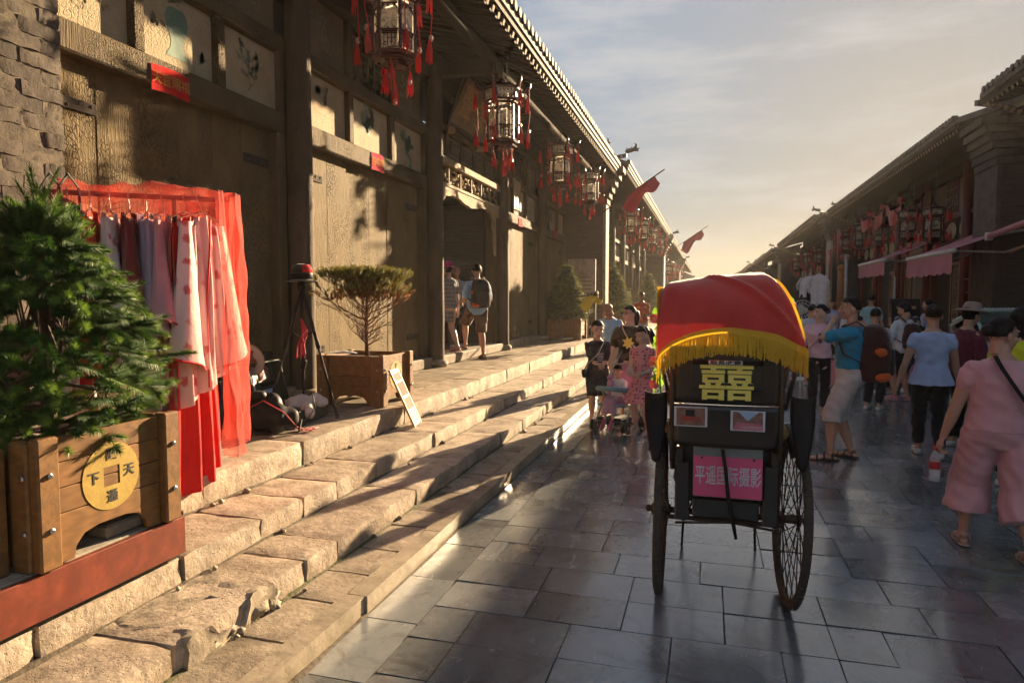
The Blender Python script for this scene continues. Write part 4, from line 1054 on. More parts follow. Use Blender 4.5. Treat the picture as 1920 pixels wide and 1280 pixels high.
def lantern_at(px, py_top, X, label, group, sc=1.0, Y=None, first=False, rz=.2):
    p = GX(px, py_top, X) if Y is None else GY(px, py_top, Y)
    o = lan0 if first else copy_tree(lan0, lan_tree)
    o.location = (p.x, p.y, p.z+.30*sc); o.scale = (sc, sc, sc); o.rotation_euler = (0, 0, rz)
    o['label'] = label; o['group'] = group; return o
lantern_at(738, -32, -3.1, 'hexagonal dark red palace lantern hung in front of the bay with the bowl painting', LG, 1.0, first=True)
lantern_at(943, 170, -3.1, 'hexagonal palace lantern with red tassels hung before the tilted name board', LG, 1.08, rz=.45)
lantern_at(1050, 276, -3.1, 'hexagonal palace lantern with red tassels hung past the carved doorway', LG, 1.06, rz=.1)
lantern_at(1106, 326, -3.1, 'hexagonal palace lantern with red tassels hung beside the brick pier', LG, 1.0, rz=.35)
G2 = 'lanterns along the second house'
for i, (px, py) in enumerate(((1184, 396), (1208, 415), (1224, 428), (1239, 440), (1248, 448))):
    lantern_at(px, py, -3.0, ['first', 'second', 'third', 'fourth', 'fifth'][i]+' palace lantern from the brick pier under the second house eave', G2, 1.15, rz=.2*i)
for i, (px, py) in enumerate(((1254, 491), (1263, 493), (1270, 496), (1277, 498))):
    lantern_at(px, py+2, -2.9, ['first', 'second', 'third', 'fourth'][i]+' lantern from the second pier under the third house eave', 'lanterns along the third house', 1.1, rz=.3*i)
G3 = 'lanterns along the shaded house'
for i, (px, py) in enumerate(((1752, 392), (1703, 398), (1652, 410), (1612, 424), (1585, 436))):
    lantern_at(px, py, 6.1, ['first', 'second', 'third', 'fourth', 'fifth', 'sixth'][i]+' shaded lantern from the brick pier above the pink awnings', G3, 1.15, rz=.25*i)
for i, (px, py) in enumerate(((1535, 466), (1515, 474), (1494, 484))):
    lantern_at(px, py, 5.8, ['first', 'second', 'third'][i]+' lantern from the steel pole over the shop with white shirts', 'lanterns over the shirt shop', 1.1, rz=.25*i)

# ------------------------------------------------------------ planters and trees
def make_planter(name, label, loc, rz=0, W=.72, Hh=.53, group='square wooden planters', coin=True, base=0, detail=True):
    t = thing(name, label, 'planter', loc, rz, group); h = W/2; pw = .095
    for sx in (-1, 1):
        for sy in (-1, 1):
            MB().box((sx*(h-.012), sy*(h-pw/2), Hh/2), (.05, pw, Hh)).build('corner_post', 'planter_wood', t, bevel=.008)
            MB().box((sx*(h-pw/2-.03), sy*(h-.010), Hh/2-.006), (pw, .048, Hh-.012)).build('corner_post', 'planter_wood', t, bevel=.008)
    nz = 4; z0 = .10; ph = (Hh-z0-.01)/nz
    for face in range(4):
        for k in range(nz):
            za, zb = z0+k*ph, z0+(k+1)*ph-.003; inn = h-pw-.004
            if k == 0:
                poly = [(-inn, 0.0), (-inn+.08, 0.0), (-inn+.09, .05), (-inn+.13, .09), (-inn+.2, .105), (inn-.2, .105), (inn-.13, .09), (inn-.09, .05), (inn-.08, 0), (inn, 0), (inn, zb), (-inn, zb)]
                m = MB().prism(poly, 1, -.012, .012)
            else: m = MB().box((0, 0, (za+zb)/2), (2*inn, .024, zb-za))
            yy = h-.036
            o = m.build('plank', 'planter_wood', t, (0, 0, 0), (0, 0, 0), bevel=.003)
            a = face*PI/2; o.rotation_euler = (0, 0, a); o.location = (-math.sin(a)*yy, math.cos(a)*yy, 0)
    MB().box((0, 0, Hh-.10), (W-.1, W-.1, .1)).build('soil', 'soil', t)
    for sy in (-1, 1):
        for zz in (.16, .38):
            MB().lathe([(.012, 0), (.012, .008), (.006, .012)], 8).build('bolt', 'bolt_steel', t, (h+.012, sy*(h-pw/2), zz), (0, PI/2, 0))
            MB().lathe([(.012, 0), (.012, .008), (.006, .012)], 8).build('bolt', 'bolt_steel', t, (sy*(h-pw/2), -h-.012, zz), (PI/2, 0, 0))
    if coin:
        cr = .148; m = MB(); n = 40; q = .042; zc = .30; x = h-.0215
        outer = [(x, cr*math.cos(2*PI*j/n), zc+cr*math.sin(2*PI*j/n)) for j in range(n)]
        inner = []
        for j in range(n):
            a = 2*PI*j/n; c, s = math.cos(a), math.sin(a); k = q/max(abs(c), abs(s)); inner.append((x, k*c, zc+k*s))
        m.rings([outer, inner], caps=False); c = m.build('coin_emblem', 'coin_yellow', t, normals=False)
        for ch, dy, dz in (('匯', 0, .092), ('天', .092, 0.005), ('通', 0, -.092), ('下', -.092, 0.005)):
            inst(text_mesh(ch, .058, 'lettering', 'ink_black', .0006, .0012), 'lettering', c, (x+.0014, dy, zc+dz), (PI/2, 0, PI/2))
    return t
def sprig_faces(m, p, d, L, rad, nn, seedr, w=.0022):
    """a spruce shoot: short needles all round a stem, forward-swept"""
    d = d.normalized(); u = d.orthogonal().normalized(); v = d.cross(u)
    for k in range(nn):
        t = (k+.5)/nn; a = k*2.399+seedr.random()*.6
        base = p+d*L*t
        out = (u*math.cos(a)+v*math.sin(a))
        sw = .55 if t < .85 else .55+2.2*(t-.85)/.15
        tip = base+(out+d*sw).normalized()*rad*(seedr.uniform(.8, 1.15))
        side = d.cross(out).normalized()*w
        n = len(m.v); m.v += [tuple(base-side), tuple(base+side), tuple(tip)]; m.f.append((n, n+1, n+2))
def spruce(label, loc, hgt, rad, n_shoot, nn, needle, Lsh, seed, mats=('needles', 'needles_tip'), group='spruce trees in planters', wid=.0026, dome=True, tipfrac=.06, fullness=1.0):
    t = thing('spruce_tree', label, 'tree', loc, 0, group); r = random.Random(seed)
    MB().tube([(0, 0, -.05), (.01, 0, hgt*.4), (0, .01, hgt*.97)], [.035*hgt, .022*hgt, .006], 8).build('trunk', 'bark', t)
    br = MB(); A, B = MB(), MB()
    def prof(z):   # silhouette radius
        if dome: return rad*max(0, 1-((z-hgt*.30)/(hgt*.72))**1.35) if z > hgt*.30 else rad*(.70+.30*z/(hgt*.30))
        return rad*(1-z/hgt)**.8*(1.08 if z > .12*hgt else .8)
    for k in range(n_shoot):
        z = hgt*(r.random()**.9)*.97; az = r.uniform(0, 2*PI); rr_ = prof(z)
        lump = .86+.22*noise.noise(Vector((math.cos(az)*2.1, math.sin(az)*2.1, z*4+seed)))
        f = r.uniform(.45, 1.0)**.55*lump
        p = Vector((math.cos(az)*rr_*f, math.sin(az)*rr_*f, z+r.uniform(-.02, .02)))
        d = Vector((math.cos(az+r.uniform(-.7, .7)), math.sin(az+r.uniform(-.7, .7)), r.uniform(-.55, .35)+(.9 if z > hgt*.86 else 0)))
        L = Lsh*r.uniform(.7, 1.25)
        q0 = p-d.normalized()*L*.4; nd = needle*r.uniform(.85, 1.15)
        if r.random() < tipfrac: sprig_faces(B, q0, d, L, nd, nn, r, wid)
        elif f > .62 and r.random() < .4: sprig_faces(A, q0, d, L*.74, nd, int(nn*.74), r, wid); sprig_faces(B, q0+d.normalized()*L*.70, d, L*.30, nd*.9, int(nn*.34), r, wid)
        else: sprig_faces(A, q0, d, L, nd, nn, r, wid)
        if k % 14 == 0: br.tube([(0, 0, max(.0, z-.1*hgt)), tuple(p*.6+Vector((0, 0, -.02))), tuple(p)], [.008*hgt, .006*hgt, .002], 4)
    for k in range(8): sprig_faces(A, Vector((0, 0, hgt*(.86+.02*k))), Vector((r.uniform(-.5, .5), r.uniform(-.5, .5), 1)), Lsh*1.2, needle, nn, r, wid)
    br.build('branches', 'bark', t); A.build('foliage', mats[0], t, normals=False); B.build('fresh_shoots', mats[1], t, normals=False)
    return t
p1 = make_planter('wooden_planter', 'brown wooden planter with yellow coin emblem standing on the red boards', (-2.86, 2.36, .575), 0, .74, .53)
spruce('big dense dark green spruce in the planter on the red boards', (-2.86, 2.36, 1.03), 1.02, .575, 760, 170, .036, .16, 3, wid=.0026, tipfrac=.10)
p0 = make_planter('wooden_planter', 'brown wooden planter cut by the picture edge next to the coin planter', (-2.95, 1.60, .575), .02, .70, .50, coin=False)
# red boards carrying the near planters
rbp = thing('red_platform', 'low platform of red-brown boards under the near planters', 'platform', (0, 0, 0))
MB().box2((-3.02, .4, .36), (-2.53, 2.765, .555)).build('core', 'dark_plank', rbp)
MB().box2((-2.528, .4, .385), (-2.498, 2.77, .568)).build('fascia', 'red_board', rbp, bevel=.003)
for k in range(4): MB().box2((-2.53-.123*k, .4, .556), (-2.53-.123*(k+1)+.004, 2.768, .574)).build('deck_board', 'pale_stone', rbp, bevel=.002)
brk = MB().box((-2.62, 2.5, .608), (.12, .26, .06)).build('loose_brick', 'base_stone', bevel=.01); tag(brk, 'loose brick wedged under the coin planter', 'brick')
p2 = make_planter('wooden_planter', 'brown wooden planter holding the half-dead tree', (-3.53, 6.60, .548), 0, .74, .53)
p3 = make_planter('wooden_planter', 'tan wooden planter in front of the closed green-grey door near the brick pier', (-3.74, 18.4, .548), 0, .95, .56, coin=False)
spruce('bushy cone-shaped spruce in the tan planter near the brick pier', (-3.74, 18.4, 1.06), 1.45, .78, 1100, 50, .05, .20, 5, ('needles_far', 'needles_olive'), wid=.0045, dome=False, tipfrac=.15)
for i, (px, py, X, lab) in enumerate(((1150, 602, -3.5, 'spruce in a planter before the second shop house, next after the brick pier'), (1215, 596, -3.2, 'spruce in a planter before the second shop house, behind the man in orange'))):
    q = GX(px, py, X); zb = .548
    pl = make_planter('wooden_planter', 'planter under the '+lab.replace(' in a planter', ''), (X, q.y, zb), 0, 1.0, .56, coin=False)
    spruce(lab, (X, q.y, 1.06), 1.75 if i == 0 else 1.9, .85, 700, 34, .07, .26, 8+i, ('needles_far', 'needles_olive'), wid=.008, dome=False, tipfrac=.15)
# half-dead tree
def dead_tree():
    t = thing('half_dead_spruce', 'half-dead spruce with bare brown twigs and a green top', 'tree', (-3.53, 6.62, 1.02)); r = random.Random(12); t.scale = (.82, .82, .94)
    tr, A, B, C = MB(), MB(), MB(), MB(); Ht = 1.0
    tr.tube([(0, 0, -.05), (-.01, .01, .3), (.01, 0, .7), (0, .01, Ht*.92)], [.030, .025, .018, .005], 8); tr.build('trunk', 'twig_brown', t, smooth=True)
    def twig(p, d, L, rad, lev):
        pts = [p]; q = p.copy(); dd = d.copy(); n = 4
        for k in range(n):
            dd = (dd+Vector((r.uniform(-.25, .25), r.uniform(-.25, .25), r.uniform(-.05, .22)))).normalized(); q = q+dd*L/n; q.z = min(q.z, .93+r.uniform(-.03, .03)); pts.append(q.copy())
        C.tube(pts, [rad*(1-.8*i/n) for i in range(n+1)], 4)
        top = q.z > Ht*.66
        if lev < 2:
            for k in range(6 if lev == 0 else 4):
                i = r.randint(1, n); d2 = (dd+Vector((r.uniform(-1, 1), r.uniform(-1, 1), r.uniform(-.4, .5)))).normalized(); twig(pts[i], d2, L*r.uniform(.35, .6), rad*.5, lev+1)
        if top:
            for k in range(3 if lev else 2):
                pp = pts[r.randint(max(1, n-1), n)]; green = r.random() < (.15+1.5*(q.z/Ht-.66)/.3)
                sprig_faces(A if green else B, pp, (dd+Vector((r.uniform(-.6, .6), r.uniform(-.6, .6), r.uniform(-.2, .5)))), .08, .024, 46, r, .0032)
        elif r.random() < .35: sprig_faces(B, q, dd, .05, .014, 9, r, .0018)
    for k in range(40):
        z = .14+.66*(k/40); az = k*2.4+r.uniform(-.4, .4)
        L = (.20+.30*math.sin(min(1, z/.62)*PI*.62))*r.uniform(.8, 1.15); up_ = .30+.45*(z/Ht)
        if z < .3: L *= .75
        twig(Vector((0, 0, z)), Vector((math.cos(az), math.sin(az), up_)), L, .009, 0)
    C.build('twigs', 'twig_brown', t); A.build('green_needles', 'needles_olive', t, normals=False); B.build('brown_needles', 'needles_brown', t, normals=False)
dead_tree()
# bits lying on the rim of that planter
lp = thing('paper_bundle', 'folded papers lying on the rim of the half-dead tree planter', 'papers', (-3.62, 6.29, 1.083))
for k in range(3): MB().box((.08*k-.1, .0, .006+.008*k), (.16, .10, .006), (0, .1*k, .3*k)).build('sheet', 'photo_white', lp)
MB().tube([(-.25, -.04, .01), (-.25, -.05, -.1), (-.27, -.05, -.25), (-.23, -.05, -.33), (-.2, -.05, -.25), (-.24, -.05, -.1)], .003, 5).build('string', 'towel', lp)
# ------------------------------------------------------------ costume rack
rx1, ry1 = -2.97, 3.58
ax_ = Vector((-.78, -.62, 0)).normalized(); RL = .86
rk0 = thing('clothes_rack', 'metal clothes rack hung with costumes under red gauze', 'clothes rack', (rx1, ry1, .36))
def RK(s, z, off=0): q = ax_*s; n = Vector((-ax_.y, ax_.x, 0)); return (q.x+n.x*off, q.y+n.y*off, z)
ZB = 1.90
MB().tube([RK(-.03, ZB), RK(RL, ZB)], .016, 8).build('top_bar', 'red_lacquer', rk0)
for s_ in (0.20, RL-.03): MB().tube([RK(s_, .02 if s_ < .5 else .2), RK(s_, ZB)], .014, 8).build('upright', 'iron', rk0)
for s_ in (0.20,): MB().tube([RK(s_, .02, -.22), RK(s_, .02, .22)], .014, 8).build('foot', 'iron', rk0)
def garment(i, s, mat, trim, L, W, label, sleeve=True, hem=0.0, twist=0.0, z0=None, sl_len=.62, seed=0, sash=None):
    """hung robe: pleated front/back sheet with sleeves"""
    r = random.Random(seed+i); base = Vector((rx1, ry1, .36))+Vector(RK(s, ZB-.02))
    ang = math.atan2(ax_.y, ax_.x)+PI/2+twist
    t = thing('hanging_costume', label, 'costume', base, ang, 'costumes on the rack')
    MB().tube([(0, 0, .02), (.02, 0, .045), (.045, 0, .03), (.03, 0, .0), (0, 0, -.03), (0, 0, -.06)], .004, 5).build('hanger_hook', 'chrome', t)
    MB().tube([(-.21, 0, -.12), (0, 0, -.06), (.21, 0, -.12)], .006, 5).build('hanger', 'chrome', t)
    def sheet(sg):
        def fn(u, v):
            x = (u-.5); z = -.075-v*L
            w = W*(.80+.35*v**1.3) if v > .02 else W*.72
            sh = .22*abs(x)*(1-min(1, v*6))
            pl = .022*math.sin(u*19+r_ph)*(.3+v)+.012*math.sin(u*43+3*v+r_ph)
            y = sg*(.035*math.sin(PI*min(1, u))+.012)*(.6+.8*v)+pl
            return (x*w+.02*math.sin(5*v+r_ph)*v, y, z-sh-hem*(u-.5)*v)
        return fn
    r_ph = r.uniform(0, 6)
    m = MB().grid(sheet(1), 36, 22); m.grid(sheet(-1), 36, 22); m.build('robe', mat, t, smooth=True, normals=False)
    if sleeve:
        for sg in (-1, 1):
            def fs(u, v):
                a = 2*PI*u; rr = .065+.10*v**1.6
                c = Vector((sg*(W*.36+.06*v), .0+.04*v, -.13-sl_len*v)); return (c.x+rr*.75*math.cos(a)+.012*math.sin(a*4+v*5), c.y+rr*.5*math.sin(a), c.z+.04*math.cos(a)*sg*v)
            so = MB().grid(fs, 18, 12).build('sleeve', mat, t, smooth=True, normals=False)
            MB().tube([fs(k/18, 1.0) for k in range(19)], .008, 5).build('cuff_trim', trim, so)
    MB().tube([sheet(1)(.38, .0), sheet(1)(.52, .18), sheet(1)(.60, .5), sheet(1)(.62, .98)], .008, 5).build('edge_trim', trim, t)
    return t
GL = 'costumes on the rack'
garment(0, .05, 'silk_floral', 'silk_red', 1.05, .40, 'pale floral costume with red piping hanging at the open end of the rack', twist=-.65, seed=5, sl_len=.85, hem=.25)
garment(1, .13, 'silk_red', 'silk_maroon', 1.68, .50, 'long bright red skirt costume reaching the step', False, twist=-.45, seed=3, hem=.05)
garment(2, .26, 'silk_pink', 'silk_maroon', 1.12, .36, 'pale pink robe with maroon cuffs on the rack', twist=-.2, seed=2)
garment(3, .35, 'silk_lilac', 'silk_white', 1.25, .36, 'lilac-white robe beside the pale pink one on the rack', twist=.05, seed=1, sl_len=.7)
garment(4, .44, 'silk_maroon', 'silk_red', 1.0, .36, 'dark maroon robe in the middle of the rack', seed=9)
garment(5, .54, 'silk_floral', 'silk_red', 1.0, .36, 'floral blouse between the maroon and the scarlet robe on the rack', seed=8)
garment(6, .64, 'silk_red', 'silk_maroon', 1.0, .36, 'scarlet robe half hidden by the spruce', seed=7)
garment(7, .75, 'silk_white', 'silk_lilac', 1.1, .36, 'white robe at the wall end of the rack', seed=6)
# white trousers showing below
wt = thing('hanging_costume', 'white satin trousers hanging low beside the long red skirt', 'costume', Vector((rx1, ry1, 0))+Vector(RK(.24, 0)), math.atan2(ax_.y, ax_.x)+PI/2, GL)
MB().grid(lambda u, v: ((u-.5)*.26, .03*math.sin(u*11)+.02*math.sin(4*v), 1.35-v*.82-.10*abs(math.sin(u*5))), 24, 12).build('cloth', 'silk_white', wt, smooth=True, normals=False)
# gauze cover
gz = thing('gauze_cover', 'crumpled red gauze thrown over the costume rack', 'gauze', (rx1, ry1, .36))
def gfn(u, v):
    s = -.06+u*(RL*.92+.06)
    if v < .5: off = (.5-v)*2; z = ZB+.03-off**1.4*.14; o_ = -.34*off
    else: off = (v-.5)*2; z = ZB+.03-off**1.2*.16; o_ = .30*off
    n = noise.noise_vector(Vector((s*5, o_*6, 3)))+noise.noise_vector(Vector((s*14, o_*15, 5)))*.5
    return (RK(s, z+n.z*.05-(.10*off if v < .5 else 0)+.02, o_+n.x*.05))
MB().grid(gfn, 30, 16).build('top_drape', 'gauze_red', gz, smooth=True, normals=False)
def gside(u, v):
    a = -1.45+2.8*u; rr = .23+.06*math.sin(5*a+4*v)+.02*math.sin(13*a+7*v)+.05*v
    q = ax_*(-.02-rr*math.cos(a)*.55); n = Vector((-ax_.y, ax_.x, 0))*(rr*math.sin(a)*1.25+.04)
    nn_ = noise.noise(Vector((a*3, v*8, 1)))*.03
    return (q.x+n.x+nn_, q.y+n.y, ZB+.02-v*1.56)
MB().grid(gside, 40, 34).build('side_drape', 'gauze_red', gz, smooth=True, normals=False)
def sash(u, v):
    c = [Vector(RK(.30, ZB-.1, -.18)), Vector(RK(.12, ZB-.42, -.28)), Vector(RK(.05, ZB-.8, -.30)), Vector(RK(.0, ZB-1.15, -.28))]
    t = v*3; i = min(2, int(t)); f = t-i; p = c[i].lerp(c[i+1], f); w = .05+.05*math.sin(v*PI)
    return (p.x+(u-.5)*w, p.y+(u-.5)*w+.02*math.sin(u*9), p.z+.02*math.sin(u*7+v*9))
MB().grid(sash, 10, 24).build('twisted_sash', 'gauze_red', gz, smooth=True, normals=False)
rbx = thing('red_box', 'red paper box behind the spruce at the foot of the rack', 'box', (-3.28, 3.22, .545), .5)
MB().box((0, 0, .20), (.34, .30, .40)).build('carton', 'red_paper', rbx, bevel=.006); MB().box((.05, .0, .43), (.24, .2, .06), (0, .2, .3)).build('parcel', 'ink_ochre', rbx)
bg_ = thing('hanging_bag', 'black and grey shoulder bag hung at the wall end of the rack', 'bag', (-3.50, 3.02, 2.02), .5)
MB().ell((0, 0, .0), (.14, .07, .2), 12).build('pouch', 'bag_dark', bg_, smooth=True)
for s_ in (-.05, .04): MB().tube([(s_-.06, 0, .05), (s_-.05, 0, .25), (s_, 0, .33), (s_+.05, 0, .25), (s_+.06, 0, .05)], .014, 6, flat=.5).build('strap', 'dk_cloth', bg_)
# ------------------------------------------------------------ photographer's kit on the platform
def tripod():
    p = GZ(556, 765, .545); p = Vector((-3.62, 5.55, .545))
    t = thing('tripod', 'black camera tripod with a hat on top and red cord', 'tripod', p)
    tips = [Vector((.34, .02, 0)), Vector((-.20, .30, 0)), Vector((-.22, -.28, 0))]; top = Vector((0, 0, 1.22))
    for q in tips:
        d = (q-top); MB().tube([top+d*.02, top+d*.45], .016, 8).build('leg', 'leather_black', t)
        MB().tube([top+d*.43, top+d*.97], .011, 8).build('lower_leg', 'leather_black', t); MB().tube([top+d*.42, top+d*.47], .021, 8).build('clamp', 'leather_black', t)
        MB().tube([top+d*.97, q], .018, 8).build('rubber_foot', 'rubber', t); MB().tube([top+d*.33, Vector((0, 0, .72))], .007, 6).build('brace', 'leather_black', t)
    MB().tube([(0, 0, .35), (0, 0, 1.30)], .013, 8).build('center_column', 'leather_black', t); MB().lathe([(.035, 1.18), (.045, 1.22), (.03, 1.27)], 12).build('crown', 'leather_black', t)
    m = MB(); r = random.Random(2)
    for k in range(3):
        m.tube([(.0, -.02, .92), (.03+.02*k, -.03, .80), (-.04+.03*k, -.03, .66), (-.05+.05*k, -.03, .55), (.02*k, -.03, .60), (.02, -.03, .74), (0, -.02, .90)], .008, 6)
    m.build('red_cord', 'cord_red', t, smooth=True)
    MB().box((.03, -.04, .50), (.05, .03, .10), (.2, .3, 0)).build('flash_trigger', 'leather_black', t, bevel=.008)
    h = thing('felt_hat', 'black hat with patterned red crown resting on the tripod', 'hat', p+Vector((0, 0, 1.25)), .3)
    MB().lathe([(.15, .02), (.14, .012), (.10, .03), (.098, .045)], 24).build('brim', 'dk_cloth', h, smooth=True)
    MB().lathe([(.099, .03), (.101, .085), (.099, .095)], 24).build('band', 'leather_black', h, smooth=True)
    m = MB().lathe([(.098, .09), (.095, .13), (.075, .165), (.03, .175), (.006, .165)], 24); m.build('crown', 'dk_cloth', h, smooth=True)
    m = MB().grid(lambda u, v: ((.1005-.03*v*v)*math.cos(-1.2+1.8*u), (.1005-.03*v*v)*math.sin(-1.2+1.8*u), .095+.075*v), 10, 5).build('red_patch', 'red_paper', h, normals=False, smooth=True)
tripod()
def suitcase():
    t = thing('open_suitcase', 'open dark green suitcase with pictures in the lid', 'suitcase', (-3.66, 5.42, .548), PI/2+.12)
    m = MB(); W, D, Hh = .58, .42, .12
    for c, d in (((0, 0, .008), (W, D, .016)), ((-W/2, 0, Hh/2), (.014, D, Hh)), ((W/2, 0, Hh/2), (.014, D, Hh)), ((0, -D/2, Hh/2), (W, .014, Hh)), ((0, D/2, Hh/2), (W, .014, Hh))): m.box(c, d)
    m.build('tray', 'plastic_green', t, bevel=.006)
    ld = bpy.data.objects.new('lid', None); link(ld, t); ld.location = (0, D/2+.01, Hh); ld.rotation_euler = (R(-14), 0, 0)
    m = MB()
    for c, d in (((0, .05, .20), (W, .014, .40)), ((-W/2, 0, .2), (.014, .10, .40)), ((W/2, 0, .2), (.014, .10, .40)), ((0, 0, .40), (W, .10, .014)), ((0, 0, .0), (W, .10, .014))): m.box(c, d)
    m.build('shell', 'plastic_green', ld, bevel=.006)
    for x, z, w, h, mt in ((-.17, .22, .13, .26, 'photo_white'), (.10, .30, .18, .12, 'photo_brown'), (.10, .10, .16, .10, 'photo_sky')):
        o = MB().box((x, .038, z), (w, .004, h)).build('picture', mt, ld)
        if mt == 'photo_white': MB().add([(x-.04, .035, z-.11), (x+.04, .035, z-.11), (x+.045, .035, z), (x, .035, z+.05), (x-.045, .035, z)], [(0, 1, 2, 3, 4)]).build('printed_figure', 'photo_red', o, normals=False)
        if mt == 'photo_brown': MB().add([(x-.03, .035, z-.05), (x+.03, .035, z-.05), (x+.02, .035, z+.03), (x-.02, .035, z+.03)], [(0, 1, 2, 3)]).build('printed_figure', 'photo_white', o, normals=False)
    MB().box((.12, .035, .2), (.22, .012, .04)).build('elastic_band', 'leather_black', ld)
    c = thing('white_cloth', 'crumpled white cloth spilling over the open suitcase', 'cloth', (-3.56, 5.46, .665), .9)
    r = random.Random(3)
    def fn(u, v):
        x, y = (u-.5)*.62, (v-.5)*.34; n = noise.noise_vector(Vector((x*5, y*6, 1))); b = max(0, 1-(2*u-1)**4)*max(0, 1-(2*v-1)**4)
        return (x+n.x*.05, y+n.y*.05-(.05 if v < .2 else 0), .02+.13*b+n.z*.05-(.20*(.22-v)/.22 if v < .22 and u > .3 and u < .7 else 0))
    m = MB(); r = random.Random(3)
    for k in range(9): m.ell((r.uniform(-.16, .16), r.uniform(-.09, .09), r.uniform(-.01, .05)), (r.uniform(.06, .13), r.uniform(.05, .09), r.uniform(.03, .06)), 12, (0, r.uniform(-.5, .5), r.uniform(0, 3)))
    m.tube([(-.02, -.1, .03), (-.04, -.20, .0), (-.03, -.27, -.06)], [.06, .05, .03], 10)
    me = m.mesh('cloth', None, remesh=.012, smoothit=3); displace(me, lambda co, no: co+no*(.010*np.sin(co[:, :1]*38+9*np.sin(co[:, 1:2]*21))+.006*np.sin(co[:, 1:2]*70+co[:, 2:3]*40)))
    me.materials.append(MAT['towel']); inst(me, 'cloth', c); me.polygons.foreach_set('use_smooth', [True]*len(me.polygons))
    cb = thing('black_cable', 'thin black cable curling over the suitcase edge', 'cable', (-3.36, 5.20, .548))
    MB().tube([(-.1, .2, .24), (.0, .08, .27), (.08, .0, .16), (.04, -.12, .02), (-.10, -.2, .01), (-.02, -.28, .01), (.12, -.2, .01)], .005, 6).build('cable', 'leather_black', cb, smooth=True)
suitcase()
def kitbag():
    t = thing('black_bag', 'slumped black leather bag with a red strap on the platform', 'bag', (-3.50, 4.86, .545), .3)
    m = MB().ell((0, 0, .12), (.24, .16, .12), 20); m.ell((-.05, .05, .22), (.15, .11, .09), 16); me = m.mesh('body', 'leather_black', remesh=.016, smoothit=4)
    displace(me, lambda co, no: co+no*(.012*np.sin(co[:, :1]*31+co[:, 1:2]*17)+.008*np.sin(co[:, 2:3]*47+co[:, :1]*23)))
    me.materials.append(MAT['leather_black']); inst(me, 'body', t)
    MB().tube([(-.12, -.1, .22), (.0, -.14, .28), (.16, -.12, .18), (.24, -.06, .05), (.30, .0, .015), (.38, .08, .02)], .011, 6, flat=.4).build('red_strap', 'cord_red', t, smooth=True)
    MB().tube([(-.2, -.12, .02), (-.05, -.2, .015), (.15, -.2, .015), (.27, -.1, .02), (.26, .0, .10)], .012, 6, flat=.5).build('black_strap', 'leather_black', t, smooth=True)
    MB().lathe([(.06, 0), (.065, .03), (.05, .06)], 14, (-.08, -.02, .28)).build('lens_cap', 'leather_black', t, smooth=True)
    rc_ = thing('red_cloth_scrap', 'scrap of red cloth on the flagstones beside the black bag', 'cloth', (-3.22, 4.94, .545))
    MB().grid(lambda u, v: ((u-.5)*.16, (v-.5)*.08+.01*math.sin(9*u), .012+.015*math.sin(7*u+5*v)**2), 10, 6).build('cloth', 'silk_red', rc_, smooth=True, normals=False)
    f = thing('round_fan', 'round white silk fan with a painted lady leaning behind the suitcase', 'fan', (-3.98, 5.27, 1.10), -.35)
    f.rotation_euler = (R(12), R(8), R(70-90+20))
    MB().lathe([(.004, 0), (.145, 0), (.145, .004), (.004, .004)], 28).build('disc', 'towel', f, (0, 0, .0), (PI/2, 0, 0), smooth=True, auto=40)
    MB().add([(-.06, -.008, -.06), (.05, -.008, -.07), (.07, -.008, 0), (.03, -.008, .04), (.04, -.008, .09), (-.02, -.008, .10), (-.04, -.008, .04), (-.08, -.008, 0)], [tuple(range(8))]).build('painted_lady', 'photo_brown', f, normals=False)
    MB().tube([(.145*math.cos(2*PI*k/28), -.002, .145*math.sin(2*PI*k/28)) for k in range(29)], .006, 5).build('rim', 'ink_ochre', f); MB().tube([(.0, 0, -.14), (.0, 0, -.30)], .010, 6).build('handle', 'lacquer_wood', f)
    b = thing('backdrop_case', 'black padded case standing against the wall behind the fan', 'case', (-4.06, 5.1, .545), .1)
    MB().box((0, 0, .26), (.16, .62, .52)).build('shell', 'dk_cloth', b, bevel=.03); MB().tube([(.06, -.5, .30), (.08, -.2, .55), (.06, .1, .68)], .022, 6, flat=.4).build('carry_strap', 'dk_cloth', b, smooth=True)
kitbag()
def leaning_sign():
    c0 = GZ(823, 797, .36); t = thing('leaning_signboard', 'narrow pink-and-white printed signboard leaning on the steps', 'sign', (-2.86, c0.y-.02, .36), 0)
    t.rotation_euler = (R(0), R(-24), R(12))
    MB().box((0, 0, .31), (.016, .30, .62)).build('board', 'sign_white', t, bevel=.003)
    for z, h, mt in ((.54, .09, 'photo_brown'), (.40, .14, 'photo_red'), (.24, .12, 'photo_brown'), (.10, .10, 'petal_pink')): MB().box((.0095, 0, z), (.003, .25, h)).build('print', mt, t)
    for a in (-.148, .148): MB().box((.003, a, .31), (.022, .012, .63)).build('edging', 'gilt', t)
    for z in (.58, .32): MB().box((.011, 0, z), (.003, .2, .02)).build('print_line', 'sign_white', t)
leaning_sign()
c = GX(1080, 560, -3.9)
ws = thing('standing_screen', 'tall pale notice board standing before the brick pier', 'notice board', (-3.72, 20.6, .548), .0)
MB().box((0, 0, 1.25), (.85, .12, 2.1)).build('panel', 'pale_stone', ws, bevel=.01); MB().box((0, -.02, .10), (1.0, .3, .2)).build('base', 'base_stone', ws, bevel=.01)
for k in range(4): MB().box((0.1, -.062, 1.75-.12*k), (.4, .003, .03)).build('text_line', 'panel_upper', ws)
